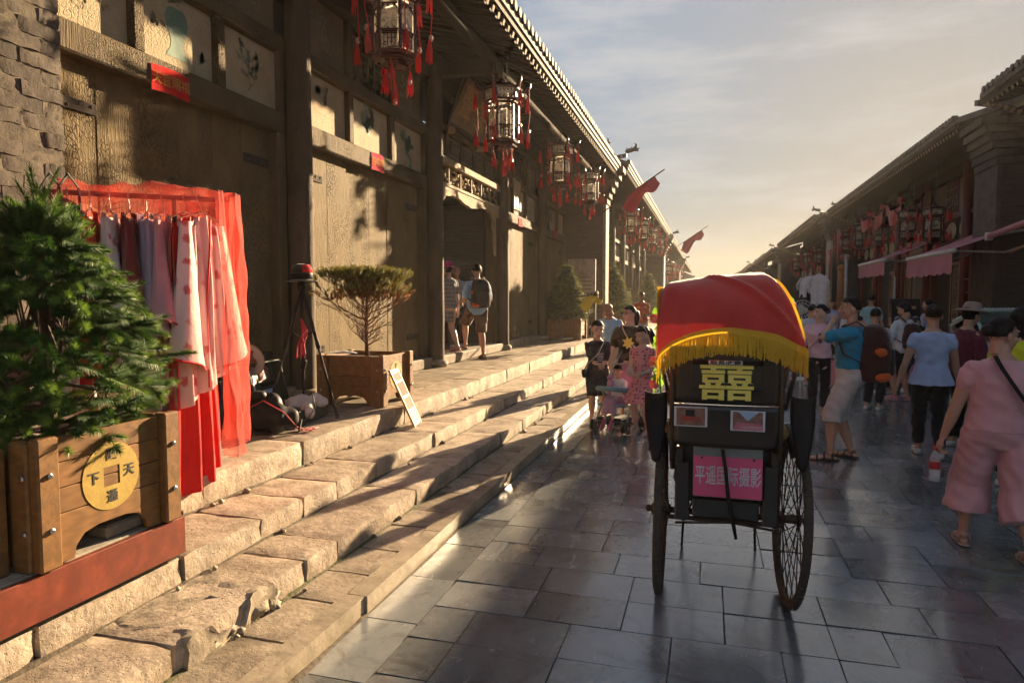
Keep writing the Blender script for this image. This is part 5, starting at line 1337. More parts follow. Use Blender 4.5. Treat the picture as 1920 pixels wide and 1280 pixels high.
for (x, y, z) in ((-3.28, 19.6, .55), (-3.25, 19.65, 1.55)):
    st = thing('stone_drum', 'carved white stone block at the foot of the brick pier' if z < 1 else 'carved white stone lantern box on the pier ledge', 'stone', (x, y, z), .1); MB().box((0, 0, .16), (.36, .36, .32)).build('block', 'pale_stone', st, bevel=.02)
    for k in range(3): MB().box((-.1+.1*k, -.186, .16), (.06, .02, .2)).build('relief', 'carving_dark', st)
    if z > 1: MB().box((0, .3, -.5), (.2, .2, 1.0)).build('post', 'grey_brick', st)
# ------------------------------------------------------------ flags
def flag(px, py, X, label, mat, L=2.0, w=.62, up_=.55, fl=.55):
    p = GX(px, py, X); t = thing('pole_flag', label, 'flag', p)
    e = Vector((.80*L, .12*L, up_*L)); MB().tube([(0, 0, 0), tuple(e)], .018, 6).build('pole', 'iron', t)
    def fn(u, v):
        q = e*(.45+.42*u); sag = v*w*(1-.55*u); fork = (.18*abs(u-.35) if v > .9 else 0)
        return (q.x-.14*v*math.sin(3*u+v*2), q.y-.12*v+.05*math.sin(9*u+5*v), q.z-sag*(.65+.5*math.sin(u*5.5)**2)+fork)
    MB().grid(fn, 14, 10).build('cloth', mat, t, smooth=True, normals=False)
flag(1120, 405, -3.1, 'red swallow-tailed flag on a slanting pole at the brick pier', 'flag_red', 2.3, .7)
flag(1243, 480, -3.0, 'small red flag on a slanting pole at the second pier', 'flag_red', 3.6, 1.0)
flag(1072, 556, -3.2, 'small yellow pennant on a low pole at the brick pier', 'flag_yellow', .9, .42, .05)
# ------------------------------------------------------------ rickshaw
RX, RY = .10, 3.90
rk = thing('rickshaw', 'black two-wheeled rickshaw with red hood, yellow fringe and gold double-happiness sign', 'rickshaw', (RX, RY, 0))
def wheel(x, s, tw):
    w = bpy.data.objects.new('wheel', None); link(w, rk); w.location = (x, 0, .46); w.rotation_euler = (0, R(tw)*.6, R(tw))
    def torus(Rr, r, seg=56, k=10, sx=1.0):
        m = MB(); m.rings([[(sx*r*math.cos(2*PI*j/k), (Rr+r*math.sin(2*PI*j/k))*math.cos(2*PI*i/seg), (Rr+r*math.sin(2*PI*j/k))*math.sin(2*PI*i/seg)) for j in range(k)] for i in range(seg+1)], caps=False); return m
    torus(.437, .0225).build('tyre', 'rubber', w, smooth=True); torus(.415, .010, sx=1.6).build('rim', 'rust_steel', w, smooth=True)
    m = MB()
    for k in range(90):
        a = 2*PI*k/90; m.box((0, .4575*math.cos(a), .4575*math.sin(a)), (.030, .008, .006), (a, 0, 0))
    m.build('tread', 'rubber', w)['kind'] = 'stuff'
    MB().rings([[(xx, r*math.cos(2*PI*j/12), r*math.sin(2*PI*j/12)) for j in range(12)] for xx, r in ((-.055, .018), (-.05, .034), (-.035, .036), (-.03, .022), (.03, .022), (.035, .036), (.05, .034), (.055, .018))]).build('hub', 'rust_steel', w, smooth=True, auto=35)
    MB().rings([[(xx, r*math.cos(2*PI*j/10), r*math.sin(2*PI*j/10)) for j in range(10)] for xx, r in ((s*.055, .016), (s*.075, .02), (s*.085, .012))]).build('hub_nut', 'rust_steel', w)
    m = MB(); n = 36
    for k in range(n):
        a = 2*PI*k/n; sx = .04 if k % 2 else -.04; b = a+(.55 if (k//2) % 2 else -.55)
        m.tube([(sx, .033*math.cos(b), .033*math.sin(b)), (0, .412*math.cos(a), .412*math.sin(a))], .003, 4)
    m.build('spokes', 'rust_steel', w)['kind'] = 'stuff'
wheel(-.34, -1, 1.0); wheel(.345, 1, 4.0)
MB().tube([(-.33, 0, .46), (.33, 0, .46)], .018, 10).build('axle', 'rust_steel', rk)
# body: tub with two-board back, side panels, seat
def backfn(z0, z1, bulge):
    def fn(u, v):
        z = z0+(z1-z0)*v; w = .262-.010*((z-1.1)/.25)**2 - (.035*max(0, (.97-z)/.08)**2)
        x = (u-.5)*2*w-.01; y = -.345-.02*(1-(2*u-1)**2)-.03*(z-.9)+bulge
        return (x, y, z)
    return fn
b1 = MB().grid(backfn(.905, 1.118, 0), 14, 8).build('lower_back_board', 'lacquer', rk, smooth=True, normals=True, solid=.02)
b2 = MB().grid(backfn(1.124, 1.44, .004), 14, 8).build('upper_back_board', 'lacquer', rk, smooth=True, normals=True, solid=.02)
MB().box((-.01, -.375, 1.30), (.34, .006, .20)).build('back_inset', 'lacquer', rk, bevel=.003)
for s in (-1, 1):
    poly = [(-.345, .93), (-.36, 1.15), (-.345, 1.40), (-.26, 1.30), (-.1, 1.18), (.18, 1.12), (.26, 1.0), (.22, .80), (.1, .74), (-.2, .74), (-.30, .82)]
    MB().prism(poly, 0, s*.262-.012-.01, s*.262+.012-.01).build('side_panel', 'lacquer_wood', rk, bevel=.006)
    MB().tube([(s*.27-.01, -.33, 1.14), (s*.29, -.1, 1.17), (s*.285, .18, 1.14), (s*.27, .26, 1.02)], .018, 8).build('arm_rail', 'lacquer_wood', rk, smooth=True)
    MB().tube([(s*.275-.01, -.30, .98), (s*.282-.01, -.12, .97)], .03, 10).build('brass_band', 'gilt', rk, smooth=True)
    # elliptic leaf springs and hangers
    for dz, up_ in ((0, 1), (0, -1)):
        MB().tube([(s*.215, -.30, .62), (s*.215, -.15, .62+up_*.07), (s*.215, 0, .62+up_*.10), (s*.215, .15, .62+up_*.07), (s*.215, .30, .62)], .020, 6, flat=.35).build('leaf_spring', 'rust_steel', rk, smooth=True)
    MB().box((s*.215, -.31, .66), (.075, .05, .30)).build('spring_hanger', 'lacquer', rk, bevel=.008)
    MB().box((s*.215, 0, .52), (.055, .08, .12)).build('axle_block', 'lacquer', rk, bevel=.01)
    MB().box((s*.232, -.16, .80), (.05, .30, .18)).build('seat_frame', 'lacquer', rk, bevel=.01)
    # mudguard: curved plate over the wheel with a raised rear wing
    def mg(u, v, s=s):
        prof = [(-.435, .84), (-.415, .90), (-.385, .97), (-.345, 1.04), (-.315, 1.11), (-.305, 1.17)]
        t = v*(len(prof)-1); i = min(len(prof)-2, int(t)); f = t-i; y = prof[i][0]*(1-f)+prof[i+1][0]*f; z = prof[i][1]*(1-f)+prof[i+1][1]*f
        w = .022+.036*min(1, v*1.6); c = s*(.345+.012*v)
        return (c+(u-.5)*2*w, y+.02*((2*u-1)**2), z-.012*math.sin(u*PI))
    MB().grid(mg, 6, 12).build('mudguard', 'leather_black', rk, smooth=True, solid=.006)
    def mg2(u, v, s=s):
        a = R(128-v*95); return (s*.345+(u-.5)*.09, .505*math.cos(a), .46+.505*math.sin(a)+.012*math.cos((2*u-1)*1.3))
    MB().grid(mg2, 5, 16).build('mudguard_arc', 'leather_black', rk, smooth=True, solid=.005)
    # shafts
    MB().tube([(s*.24, -.30, .72), (s*.25, .3, .70), (s*.27, .9, .76), (s*.29, 1.6, .86), (s*.27, 2.0, .90)], [.022, .024, .022, .018, .016], 8).build('shaft', 'lacquer_wood', rk, smooth=True)
MB().tube([(-.27, 2.0, .90), (.27, 2.0, .90)], .016, 8).build('cross_handle', 'lacquer_wood', rk)
MB().box((0, .02, .86), (.48, .50, .14)).build('seat_box', 'lacquer', rk, bevel=.01); MB().box((0, .0, .97), (.47, .42, .09)).build('seat_cushion', 'hood_red', rk, bevel=.03)
MB().box((0, .42, .60), (.46, .30, .03)).build('foot_board', 'lacquer_wood', rk); MB().box((0, .30, .72), (.46, .03, .26)).build('front_panel', 'lacquer', rk)
MB().box((-.0, -.16, .565), (.33, .22, .10)).build('tool_box', 'lacquer', rk, bevel=.006)
MB().box((0, -.2, .70), (.36, .02, .24)).build('rear_lower_panel', 'lacquer', rk)
sb = MB().box((.005, -.335, .775), (.335, .006, .262)).build('sign_plate', 'zinc', rk, bevel=.002)
sg = MB().box((.005, -.3415, .752), (.332, .004, .205)).build('pink_sign', 'sign_pink', rk); sg['label'] = 'pink sign with six white characters'
tm = text_mesh('平遥国际摄影', .0535, 'lettering', 'sign_white', .0006, .0005)
inst(tm, 'lettering', sg, (.006, -.3445, .752), (PI/2, 0, 0), (1, 1.95, 1))
for x in (-.12, .13): MB().lathe([(.006, 0), (.006, .004)], 8).build('nail', 'iron', sg, (x, -.344, .848), (PI/2, 0, 0))
gc = text_mesh('囍', .262, 'lettering', 'gold_char', .007, .0035); g = inst(gc, 'double_happiness', rk, (-.01, -.386, 1.228), (PI/2, 0, 0), (1.04, .76, 1)); g['label'] = 'gold double-happiness character'
tb = MB().tube([(-.17, -.39, 1.335), (.16, -.39, 1.335)], .0105, 10).build('label_tube', 'leather_black', rk, smooth=True)
MB().tube([(-.095, -.39, 1.335), (.065, -.39, 1.335)], .0115, 10).build('paper_label', 'photo_white', tb, smooth=True)
inst(text_mesh('取景收费', .024, 'lettering', 'ink_black', .0004, .0006), 'lettering', tb, (-.015, -.4022, 1.335), (PI/2, 0, 0), (1.55, .85, 1))
for x, z, sky in ((-.178, 1.058, False), (.095, 1.048, True)):
    ph = MB().box((x, -.3725, z), (.162, .003, .10)).build('photo_print', 'photo_white', rk); y = -.3745
    q = MB().add([(x-.07, y, z-.045), (x+.07, y, z-.045), (x+.07, y, z+.045), (x-.07, y, z+.045)], [(0, 1, 2, 3)]); q.build('picture', 'photo_brown', ph, normals=False); y -= .0006
    if sky:
        MB().add([(x-.045, y, z+.045), (x+.05, y, z+.045), (x+.0, y, z+.0)], [(0, 1, 2)]).build('picture_sky', 'photo_sky', ph, normals=False)
        MB().add([(x-.07, y, z-.045), (x+.07, y, z-.045), (x+.07, y, z-.012), (x-.05, y, z-.008)], [(0, 1, 2, 3)]).build('picture_street', 'petal_pink', ph, normals=False)
        inst(text_mesh('平遥古城国际摄影', .013, 'lettering', 'sign_white'), 'lettering', ph, (x+.015, y-.0006, z-.032), (PI/2, 0, 0))
    else:
        MB().add([(x-.055, y, z-.02), (x+.055, y, z-.025), (x+.05, y, z+.0), (x-.045, y, z+.005)], [(0, 1, 2, 3)]).build('picture_boat', 'photo_red', ph, normals=False)
        MB().add([(x-.025, y, z+.002), (x+.02, y, z+.002), (x+.02, y, z+.035), (x-.025, y, z+.035)], [(0, 1, 2, 3)]).build('picture_gate', 'ink_black', ph, normals=False)
# rear prop lever, stays and front stand
MB().tube([(-.02, -.375, .90), (-.005, -.385, .80), (.01, -.39, .66), (.035, -.40, .54), (.05, -.40, .46)], [.009, .009, .010, .010, .007], 8).build('prop_lever', 'leather_black', rk, smooth=True)
MB().tube([(-.25, -.25, .47), (.03, -.33, .52), (.25, -.22, .46)], .007, 6).build('stay_rod', 'rust_steel', rk); MB().tube([(-.30, -.06, .44), (.30, -.06, .44)], .013, 8).build('cross_rod', 'rust_steel', rk)
for s, xx in ((-1, -.225), (1, .20)):
    MB().tube([(xx*.72, .30, .58), (xx*.80, .60, .34), (xx*1.06, .74, .18), (xx*1.10, .76, .0)], .008, 8).build('stand_leg', 'leather_black', rk, smooth=True)
MB().tube([(-.236, .735, .19), (.21, .735, .19)], .007, 8).build('stand_bar', 'leather_black', rk)
# hood
def hood(u, v):
    """u across (left to right), v from the rear hem over the top to the front hem"""
    if v < .45:
        t = v/.45; hz = (1.33+.165*max(0, math.sin(PI*u))**.5) if u < .5 else (1.395+.10*max(0, math.sin(PI*u))**.7); y = -.43+.25*t**1.4; z = hz+(1.76-hz)*math.sin(t*PI/2)**.9
    else:
        t = (v-.45)/.55; y = -.18+.52*t; z = 1.76+.02*math.sin(t*PI)-.05*t**2
    tt = min(1, v/.45)
    xl = -.345+.012*tt; xr = .352-.150*tt
    x = xl+(xr-xl)*u
    e = abs(2*u-1); edge = max(0, (e-.88)/.12)
    z -= .035*edge**2*tt+.012*e**2*tt
    z += .050*(u-.45)*tt
    if v < .45:   # sagging rear hem: deeper at the right corner
        z -= (1-tt)*.02*max(0, u-.8)*5
        # long diagonal fold from the crown to the lower right corner
        fold = u-(.42+.58*(1-tt)); y -= .030*math.exp(-(fold/.045)**2)*(.4+.6*(1-tt)); z += .016*math.exp(-(fold/.05)**2)
        fold2 = u-(.08+.10*(1-tt)); y -= .012*math.exp(-(fold2/.03)**2)*(1-tt)
        y += .016*math.sin(u*9+tt*4)*tt*(1-tt)*3+.006*math.sin(u*23-tt*6+2*math.sin(u*7))*(.3+tt*(1-tt)*2.5)
    n = noise.noise(Vector((u*4, v*5, 2)))*.008
    return (x, y+n, z+n)
hd = MB().grid(hood, 44, 44).build('hood', 'hood_red', rk, smooth=True, normals=True)
for s, u in ((-1, 0.0), (1, 1.0)):    # side curtains of the hood
    def side(a, b, u=u, s=s):
        p = Vector(hood(u, .12+.86*a)); q = Vector((s*.33+(.01 if s > 0 else 0), p.y*.9, 1.30+.03*math.sin(a*6))); r_ = p.lerp(q, b); return (r_.x+.012*math.sin(a*14)*b, r_.y, r_.z)
    MB().grid(side, 20, 10).build('hood_side', 'hood_red', hd, smooth=True, normals=False)
    MB().tube([(s*.28, .05, 1.10), (s*.34, .16, 1.30), (s*.30, .22, 1.60)], .010, 6).build('hood_bow', 'lacquer_wood', rk, smooth=True)
    MB().tube([(s*.29, -.15, 1.08), (s*.335, -.22, 1.32)], .011, 6).build('hood_strut', 'lacquer_wood', rk, smooth=True)
rf = random.Random(6)
def fringe(curve, n, L, name='fringe', wb=.02, nrm=Vector((0, -1, 0)), width=.0032):
    b = MB().rings([[tuple(Vector(curve(i/n))+Vector((0, -.004, .012))) for i in range(n+1)], [tuple(Vector(curve(i/n))+Vector((0, -.010, -wb))) for i in range(n+1)]], caps=False, closed=False)
    bo = b.build(name+'_band', 'fringe_yellow', hd, normals=False, smooth=True)
    m = MB()
    for i in range(n*2):
        t = (i+rf.random())/(n*2); p = Vector(curve(min(1, t))); l = L*rf.uniform(.82, 1.12); sw = rf.uniform(-.012, .012); yo = rf.uniform(-.014, .004)
        tg = (Vector(curve(min(1, t+.01)))-Vector(curve(max(0, t-.01)))).normalized()*width
        q = [p+Vector((0, -.008, -wb+.004)), p+Vector((sw*.4, yo, -wb-l*.5)), p+Vector((sw, yo*1.3, -wb-l))]
        base = len(m.v)
        for a in q: m.v += [tuple(a-tg), tuple(a+tg)]
        m.f += [(base, base+1, base+3, base+2), (base+2, base+3, base+5, base+4)]
    m.build(name, 'fringe_yellow', bo, normals=False)['kind'] = 'stuff'
fringe(lambda t: tuple(Vector(hood(t, 0.0))+Vector((0, -.006, .004))), 150, .095)
fringe(lambda t: tuple(Vector(hood(0.0, .02+.93*t))+Vector((-.008, 0, .0))), 90, .11, 'side_fringe')
fringe(lambda t: tuple(Vector(hood(1.0, .06+.9*t))+Vector((.008, 0, .0))), 80, .08, 'side_fringe')
m = MB()     # long loose strands at the front-left bow
for k in range(150):
    t = rf.random(); x = -.355+rf.uniform(-.02, .012); y = .0+.40*t; z = 1.72-rf.uniform(0, .02); l = rf.uniform(.22, .42)
    n0 = len(m.v)
    for q in range(4): m.v += [(x-.0022+.006*math.sin(q+k), y, z-l*q/3), (x+.0022+.006*math.sin(q+k), y+.003, z-l*q/3)]
    for q in range(3): m.f.append((n0+2*q, n0+2*q+1, n0+2*q+3, n0+2*q+2))
m.build('long_fringe', 'fringe_yellow', hd, normals=False)['kind'] = 'stuff'
# garland of leaves and flowers on the bow
gl = thing('flower_garland', 'plastic garland of green leaves and pink flowers tied to the rickshaw hood', 'garland', (RX-.37, RY+.36, 1.15))
MB().tube([(0, 0, -.15), (-.02, .02, .1), (.0, .0, .3), (-.02, .0, .5)], .006, 5).build('stem', 'ivy_leaf', gl)
for k in range(24):
    z = -.12+.6*k/24; a = rf.uniform(0, 2*PI); s = rf.uniform(.035, .055); c = Vector((-.02+.035*math.cos(a), .03*math.sin(a), z)); n = MB()
    n.add([(0, 0, 0), (s*.5, .0, s*.55), (s*.28, .008, s*1.1), (0, .012, s*1.35), (-s*.28, .008, s*1.1), (-s*.5, 0, s*.55)], [(0, 1, 2, 3), (0, 3, 4, 5)])
    n.build('leaf', 'ivy_leaf', gl, c, (rf.uniform(-1.2, .6), rf.uniform(-.6, .6), a+PI/2), normals=False)
for z in (.38, .12, -.02):
    fl = MB()
    for j in range(6): fl.ell((.018*math.cos(PI/3*j), -.004, .018*math.sin(PI/3*j)), (.014, .006, .014), 8)
    fo = fl.build('flower', 'petal_pink', gl, (-.045, -.03, z), (0, 0, -.3), smooth=True); MB().ell((0, -.010, 0), (.008, .006, .008), 8).build('flower_eye', 'gold_char', fo)
gr = thing('flower_garland', 'short garland with a pink flower on the street side of the rickshaw hood', 'garland', (RX+.335, RY+.30, 1.58))
for k in range(5): MB().add([(0, 0, 0), (.03, .0, .03), (.02, .01, .07), (0, .01, .085), (-.02, .01, .07), (-.03, 0, .03)], [tuple(range(6))]).build('leaf', 'ivy_leaf', gr, (.01*k, 0, -.03*k), (rf.uniform(-1, .5), rf.uniform(-.5, .5), k), normals=False)
MB().ell((.02, -.02, .03), (.025, .015, .025), 10).build('flower', 'petal_pink', gr, smooth=True)
# ------------------------------------------------------------ people
def ik(a, c, l1, l2, pole):
    a, c = Vector(a), Vector(c); d = c-a; L = d.length
    if L > (l1+l2)*.999: c = a+d.normalized()*(l1+l2)*.999; d = c-a; L = d.length
    x = (l1*l1-l2*l2+L*L)/(2*L); hgt = max(0, l1*l1-x*x)**.5
    u = d.normalized(); p = Vector(pole); p = (p-u*p.dot(u)); p = p.normalized() if p.length > 1e-6 else u.orthogonal().normalized()
    return a+u*x+p*hgt, c
def ering(c, hw, hd, ax, n=20, sq=2.3):
    """superelliptic ring in the local frame ax=(right, fwd)"""
    out = []
    for j in range(n):
        t = 2*PI*j/n; cs, sn = math.cos(t), math.sin(t)
        k = (abs(cs)**sq+abs(sn)**sq)**(-1/sq); out.append(Vector(c)+ax[0]*hw*k*cs+ax[1]*hd*k*sn)
    return out
def wrinkle(amp, seed=0, k=1.0):
    def fn(co, no):
        x, y, z = co[:, :1], co[:, 1:2], co[:, 2:3]; s = seed
        w = np.sin(z*34*k+7*np.sin(x*9+s)+4*np.sin(y*13+s))*.5+np.sin(z*61*k+x*24+5*np.sin(y*11+2*s))*.3+np.sin(x*41+y*29+z*13+s)*.35
        return co+no*amp*w
    return fn
class Person: pass
def person(label, loc, heading, h, top=None, bottom=None, skin='skin', hair='short', hair_mat='hair', face=True, feet=None, hands=None, lean=0.0, side_lean=0.0,
           head_yaw=0, head_pitch=0, pelvis=None, build=1.0, hipw=1.0, shoe=('shoe', 'shoe_white'), vox=.012, group=None, toes=(0, 0), grip=(0, 0), elbow_pole=(-.3, -1, -.3), seed=0, bust=0.0, knee_pole=(0, 1, .1), extra=None, elbow_r=None, elbow_l=None, child=False):
    P = Person(); t = thing('person', label, 'person', loc, -R(heading), group); P.t = t; P.loc = Vector(loc); P.rz = -R(heading); P.h = h
    hs = 1.0 if not child else 1.22
    pel = Vector(pelvis)*h if pelvis else Vector((0, 0, .525*h))
    ln = Matrix.Rotation(-R(lean), 3, 'X') @ Matrix.Rotation(R(side_lean), 3, 'Y')
    RX_, FY_, UZ_ = ln @ Vector((1, 0, 0)), ln @ Vector((0, 1, 0)), ln @ Vector((0, 0, 1))
    def T(x, y, z): return pel + RX_*(x*h) + FY_*(y*h) + UZ_*((z-.525)*h)     # torso space (z as standing fraction)
    b = build
    sh = [T(.100*(.85+.15*b), -.005, .780), T(-.100*(.85+.15*b), -.005, .780)]
    hip = [pel+Vector((.052*h*hipw, 0, -.01*h)), pel+Vector((-.052*h*hipw, 0, -.01*h))]
    ft = feet or [(.055, 0, .045), (-.055, 0, .045)]
    hd_ = hands or [(.17, .03, .445), (-.17, .03, .445)]
    ft = [Vector(f)*h for f in ft]; hdv = [Vector(p)*h for p in hd_]
    knee = []; ank = []
    for i in range(2):
        k, a = ik(hip[i], ft[i], .245*h, .245*h, knee_pole); knee.append(k); ank.append(a)
    elb, wri = [], []
    for i in range(2):
        pole = (elbow_r if i == 0 else elbow_l) or (elbow_pole[0]*(-1 if i == 0 else 1), elbow_pole[1], elbow_pole[2]); e, w = ik(sh[i], hdv[i], .172*h, .15*h, pole); elb.append(e); wri.append(w)
    P.sh, P.elb, P.wri, P.hip, P.knee, P.ank, P.T = sh, elb, wri, hip, knee, ank, T
    tor = [(.455, .055, .055, 0), (.485, .088*hipw, .070, 0), (.525, .098*hipw, .074, -.004), (.57, .088*(.4*hipw+.6*b), .064*b, .002), (.62, .080*b, .060*b, .004), (.68, .086*b, .064*b, .004), (.73, .094*(.6+.4*b), .066*b+bust*.3, .004+bust*.4), (.772, .100*(.7+.3*b), .056, .0), (.797, .082*(.7+.3*b), .047, -.003), (.818, .056, .040, -.004), (.838, .038, .034, -.004)]
    def torso_rings(infl=0., z0=.455, z1=.84, flare=0., hemext=None):
        rr_ = []
        for z, w, d, yo in tor:
            if z < z0-1e-6 or z > z1+1e-6: continue
            e = infl+flare*max(0, (.66-z)/.2)
            rr_.append(ering(T(0, yo, z), w*h+e, d*h+e, (RX_, FY_)))
        return rr_
    def limb(m, a, k, c, r0, r1, r2, r3, infl=0, upto=2.0):
        """a->k->c tapered; upto 0..2 covers a fraction of the chain"""
        pts, rad = [], []
        for i in range(17):
            s = min(2.0, upto)*i/16
            p = a.lerp(k, s) if s <= 1 else k.lerp(c, s-1)
            r = (r0+(r1-r0)*s) if s <= 1 else (r1+(r2-r1)*math.sin((s-1)*PI/.9) if s < 1.45 and False else (r1+(r3-r1)*(s-1)+r2*math.sin(min(1, (s-1)/.75)*PI)))
            if s <= 1: r += r2*.35*math.sin(s*PI)
            pts.append(p); rad.append(r+infl)
        m.tube(pts, rad, 14, round_ends=True)
    # --- skin body
    m = MB(); m.rings(torso_rings(0))
    for i in range(2):
        limb(m, hip[i]+Vector((0, 0, .0)), knee[i], ank[i], .054*h*(.5+.5*b)*(.5+.5*hipw), .034*h, .008*h, .019*h)
        limb(m, sh[i].lerp(elb[i], .08), elb[i], wri[i], .029*h*(.4+.6*b), .022*h*(.5+.5*b), .003*h, .0145*h)
        m.ell(sh[i], (.030*h*(.5+.5*b),)*3, 12)
    hc = T(0, .012, .925+(hs-1)*.045); nk = T(0, .0, .845)
    m.tube([T(0, -.005, .80), nk, T(0, .01, .89)], [.036*h, .031*h, .030*h], 14)
    me = m.mesh('body', None, remesh=vox, smoothit=5)
    # --- head, own finer remesh, joined into the same surface
    q = MB(); s = h*hs
    q.ell((0, -.004*s, .010*s), (.0455*s, .056*s, .052*s), 22); q.ell((0, .016*s, -.022*s), (.039*s, .040*s, .045*s), 20); q.ell((0, .034*s, -.055*s), (.018*s, .016*s, .015*s), 12)
    q.tube([(0, .050*s, .006*s), (0, .0605*s, -.016*s), (0, .066*s, -.024*s)], [.006*s, .009*s, .009*s], 10, round_ends=True); q.ell((.008*s, .058*s, -.026*s), (.007*s, .007*s, .006*s), 8); q.ell((-.008*s, .058*s, -.026*s), (.007*s, .007*s, .006*s), 8)
    q.ell((0, .052*s, -.041*s), (.015*s, .007*s, .007*s), 10); q.ell((.02*s, .045*s, .015*s), (.018*s, .008*s, .007*s), 10); q.ell((-.02*s, .045*s, .015*s), (.018*s, .008*s, .007*s), 10)
    q.ell((.025*s, .038*s, -.020*s), (.014*s, .014*s, .014*s), 10); q.ell((-.025*s, .038*s, -.020*s), (.014*s, .014*s, .014*s), 10)
    for e in (-1, 1): q.ell((e*.047*s, -.006*s, -.010*s), (.007*s, .014*s, .021*s), 10, (0, 0, e*.3))
    q.tube([(0, -.012*s, -.03*s), (0, -.014*s, -.085*s)], [.032*s, .031*s], 12)
    hm = q.mesh('head', None, remesh=max(.0055, vox*.5), smoothit=3)
    Mh = Matrix.Translation(hc) @ (ln.to_4x4()) @ Matrix.Rotation(-R(head_yaw), 4, 'Z') @ Matrix.Rotation(R(head_pitch), 4, 'X')
    P.Mh = Mh; P.hs = s
    hm.transform(Mh)
    full = MB()
    for me_ in (me, hm):
        n = len(me_.vertices); co = np.empty(n*3); me_.vertices.foreach_get('co', co); co = co.reshape(-1, 3)
        base = len(full.v); full.v += [tuple(c) for c in co]; full.f += [tuple(base+i for i in p.vertices) for p in me_.polygons]
        bpy.data.meshes.remove(me_)
    # --- hands: palm, four fingers, thumb
    for i in range(2):
        sg = 1 if i == 0 else -1
        fdir = (wri[i]-elb[i]).normalized(); g = grip[i]
        out = Vector((sg, 0, 0)); out = (out-fdir*out.dot(fdir)).normalized()   # back of the hand faces out
        frw = fdir.cross(out)*sg; 
        if frw.y < 0 and abs(frw.y) > .3: frw = -frw
        hl = .098*h
        pc = wri[i]+fdir*hl*.28
        full.tube([wri[i]-fdir*.01*h, wri[i]+fdir*hl*.12, pc, wri[i]+fdir*hl*.5], [.0145*h, .018*h, .024*h, .022*h], 10, flat=.5, up=out)
        for k in range(4):
            o = frw*((.5-k/3.)*.034*h); L = hl*(.46, .52, .48, .38)[k]*(1 if True else 1)
            p0 = wri[i]+fdir*hl*.46+o; bend = .35+1.25*g
            p1 = p0+(fdir*math.cos(bend*.4)-out*math.sin(bend*.4))*L*.42; p2 = p1+(fdir*math.cos(bend)-out*math.sin(bend))*L*.33; p3 = p2+(fdir*math.cos(bend*1.6)-out*math.sin(bend*1.6))*L*.25
            full.tube([p0, p1, p2, p3], [.0062*h, .0056*h, .005*h, .004*h], 7, round_ends=True)
        p0 = wri[i]+fdir*hl*.18+frw*.016*h; p1 = p0+(fdir*.6+frw*.7-out*.3).normalized()*hl*.26; p2 = p1+(fdir*.9+frw*.2-out*(.3+g)).normalized()*hl*.24
        full.tube([p0, p1, p2], [.0075*h, .0065*h, .0045*h], 7, round_ends=True)
    P.hand = [wri[i]+(wri[i]-elb[i]).normalized()*.06*h for i in range(2)]
    # --- feet
    for i in range(2):
        a = R(toes[i]); fd = Vector((math.sin(a), math.cos(a), 0)); fz = ank[i].z; up_ = min(0, .045*h-fz)
        dn = max(0, fz-.047*h); tip = -dn*.55 if dn > .02*h else 0
        heel = ank[i]+Vector((0, 0, -.026*h))-fd*.022*h; ball = ank[i]+fd*.085*h+Vector((0, 0, -.030*h+tip)); toe = ank[i]+fd*.118*h+Vector((0, 0, -.033*h+tip*1.3))
        full.tube([heel, ank[i]+Vector((0, 0, -.018*h))+fd*.02*h, ball, toe], [.018*h, .022*h, .024*h, .016*h], 12, flat=.6, up=(0, 0, 1), round_ends=True)
        full.tube([ank[i]+Vector((0, 0, .02*h)), ank[i]+Vector((0, 0, -.014*h))], [.019*h, .021*h], 10)
        if shoe:
            kind, sm = shoe
            sm_ = MB()
            if kind == 'shoe':
                sm_.tube([heel-fd*.004*h, ank[i]+Vector((0, 0, -.014*h))+fd*.02*h, ball+Vector((0, 0, .004*h)), toe+fd*.006*h], [.023*h, .028*h, .029*h, .021*h], 14, flat=.72, up=(0, 0, 1), round_ends=True)
                so = sm_.build('shoe', sm, t, smooth=True)
                MB().tube([heel-fd*.006*h+Vector((0, 0, -.013*h)), ball+Vector((0, 0, -.011*h)), toe+fd*.014*h+Vector((0, 0, -.006*h))], [.024*h, .030*h, .022*h], 12, flat=.22, up=(0, 0, 1), round_ends=True).build('sole', 'plastic_white' if sm != 'sandal' else 'rubber', so, smooth=True)
            else:
                MB().tube([heel-fd*.01*h+Vector((0, 0, -.013*h)), ank[i]+fd*.04*h+Vector((0, 0, -.042*h+tip*.3)), ball+Vector((0, 0, -.016*h)), toe+fd*.012*h+Vector((0, 0, -.012*h))], [.022*h, .024*h, .029*h, .020*h], 12, flat=.24, up=(0, 0, 1), round_ends=True).build('sandal_sole', sm, t, smooth=True)
                sd = fd.cross(Vector((0, 0, 1)))
                for f_, z_, w_ in ((.075, -.012, .028), (.035, .0, .027), (-.012, .008, .026)):
                    c = ank[i]+fd*f_*h+Vector((0, 0, tip*f_*8))
                    MB().tube([c+sd*w_*h+Vector((0, 0, -.036*h)), c+sd*w_*.7*h+Vector((0, 0, z_*h-.006*h)), c+Vector((0, 0, z_*h+.002*h)), c-sd*w_*.7*h+Vector((0, 0, z_*h-.006*h)), c-sd*w_*h+Vector((0, 0, -.036*h))], .006*h, 6, flat=.5).build('strap', sm, t, smooth=True)
    bo = full.build('body', skin, t, smooth=True, normals=False)
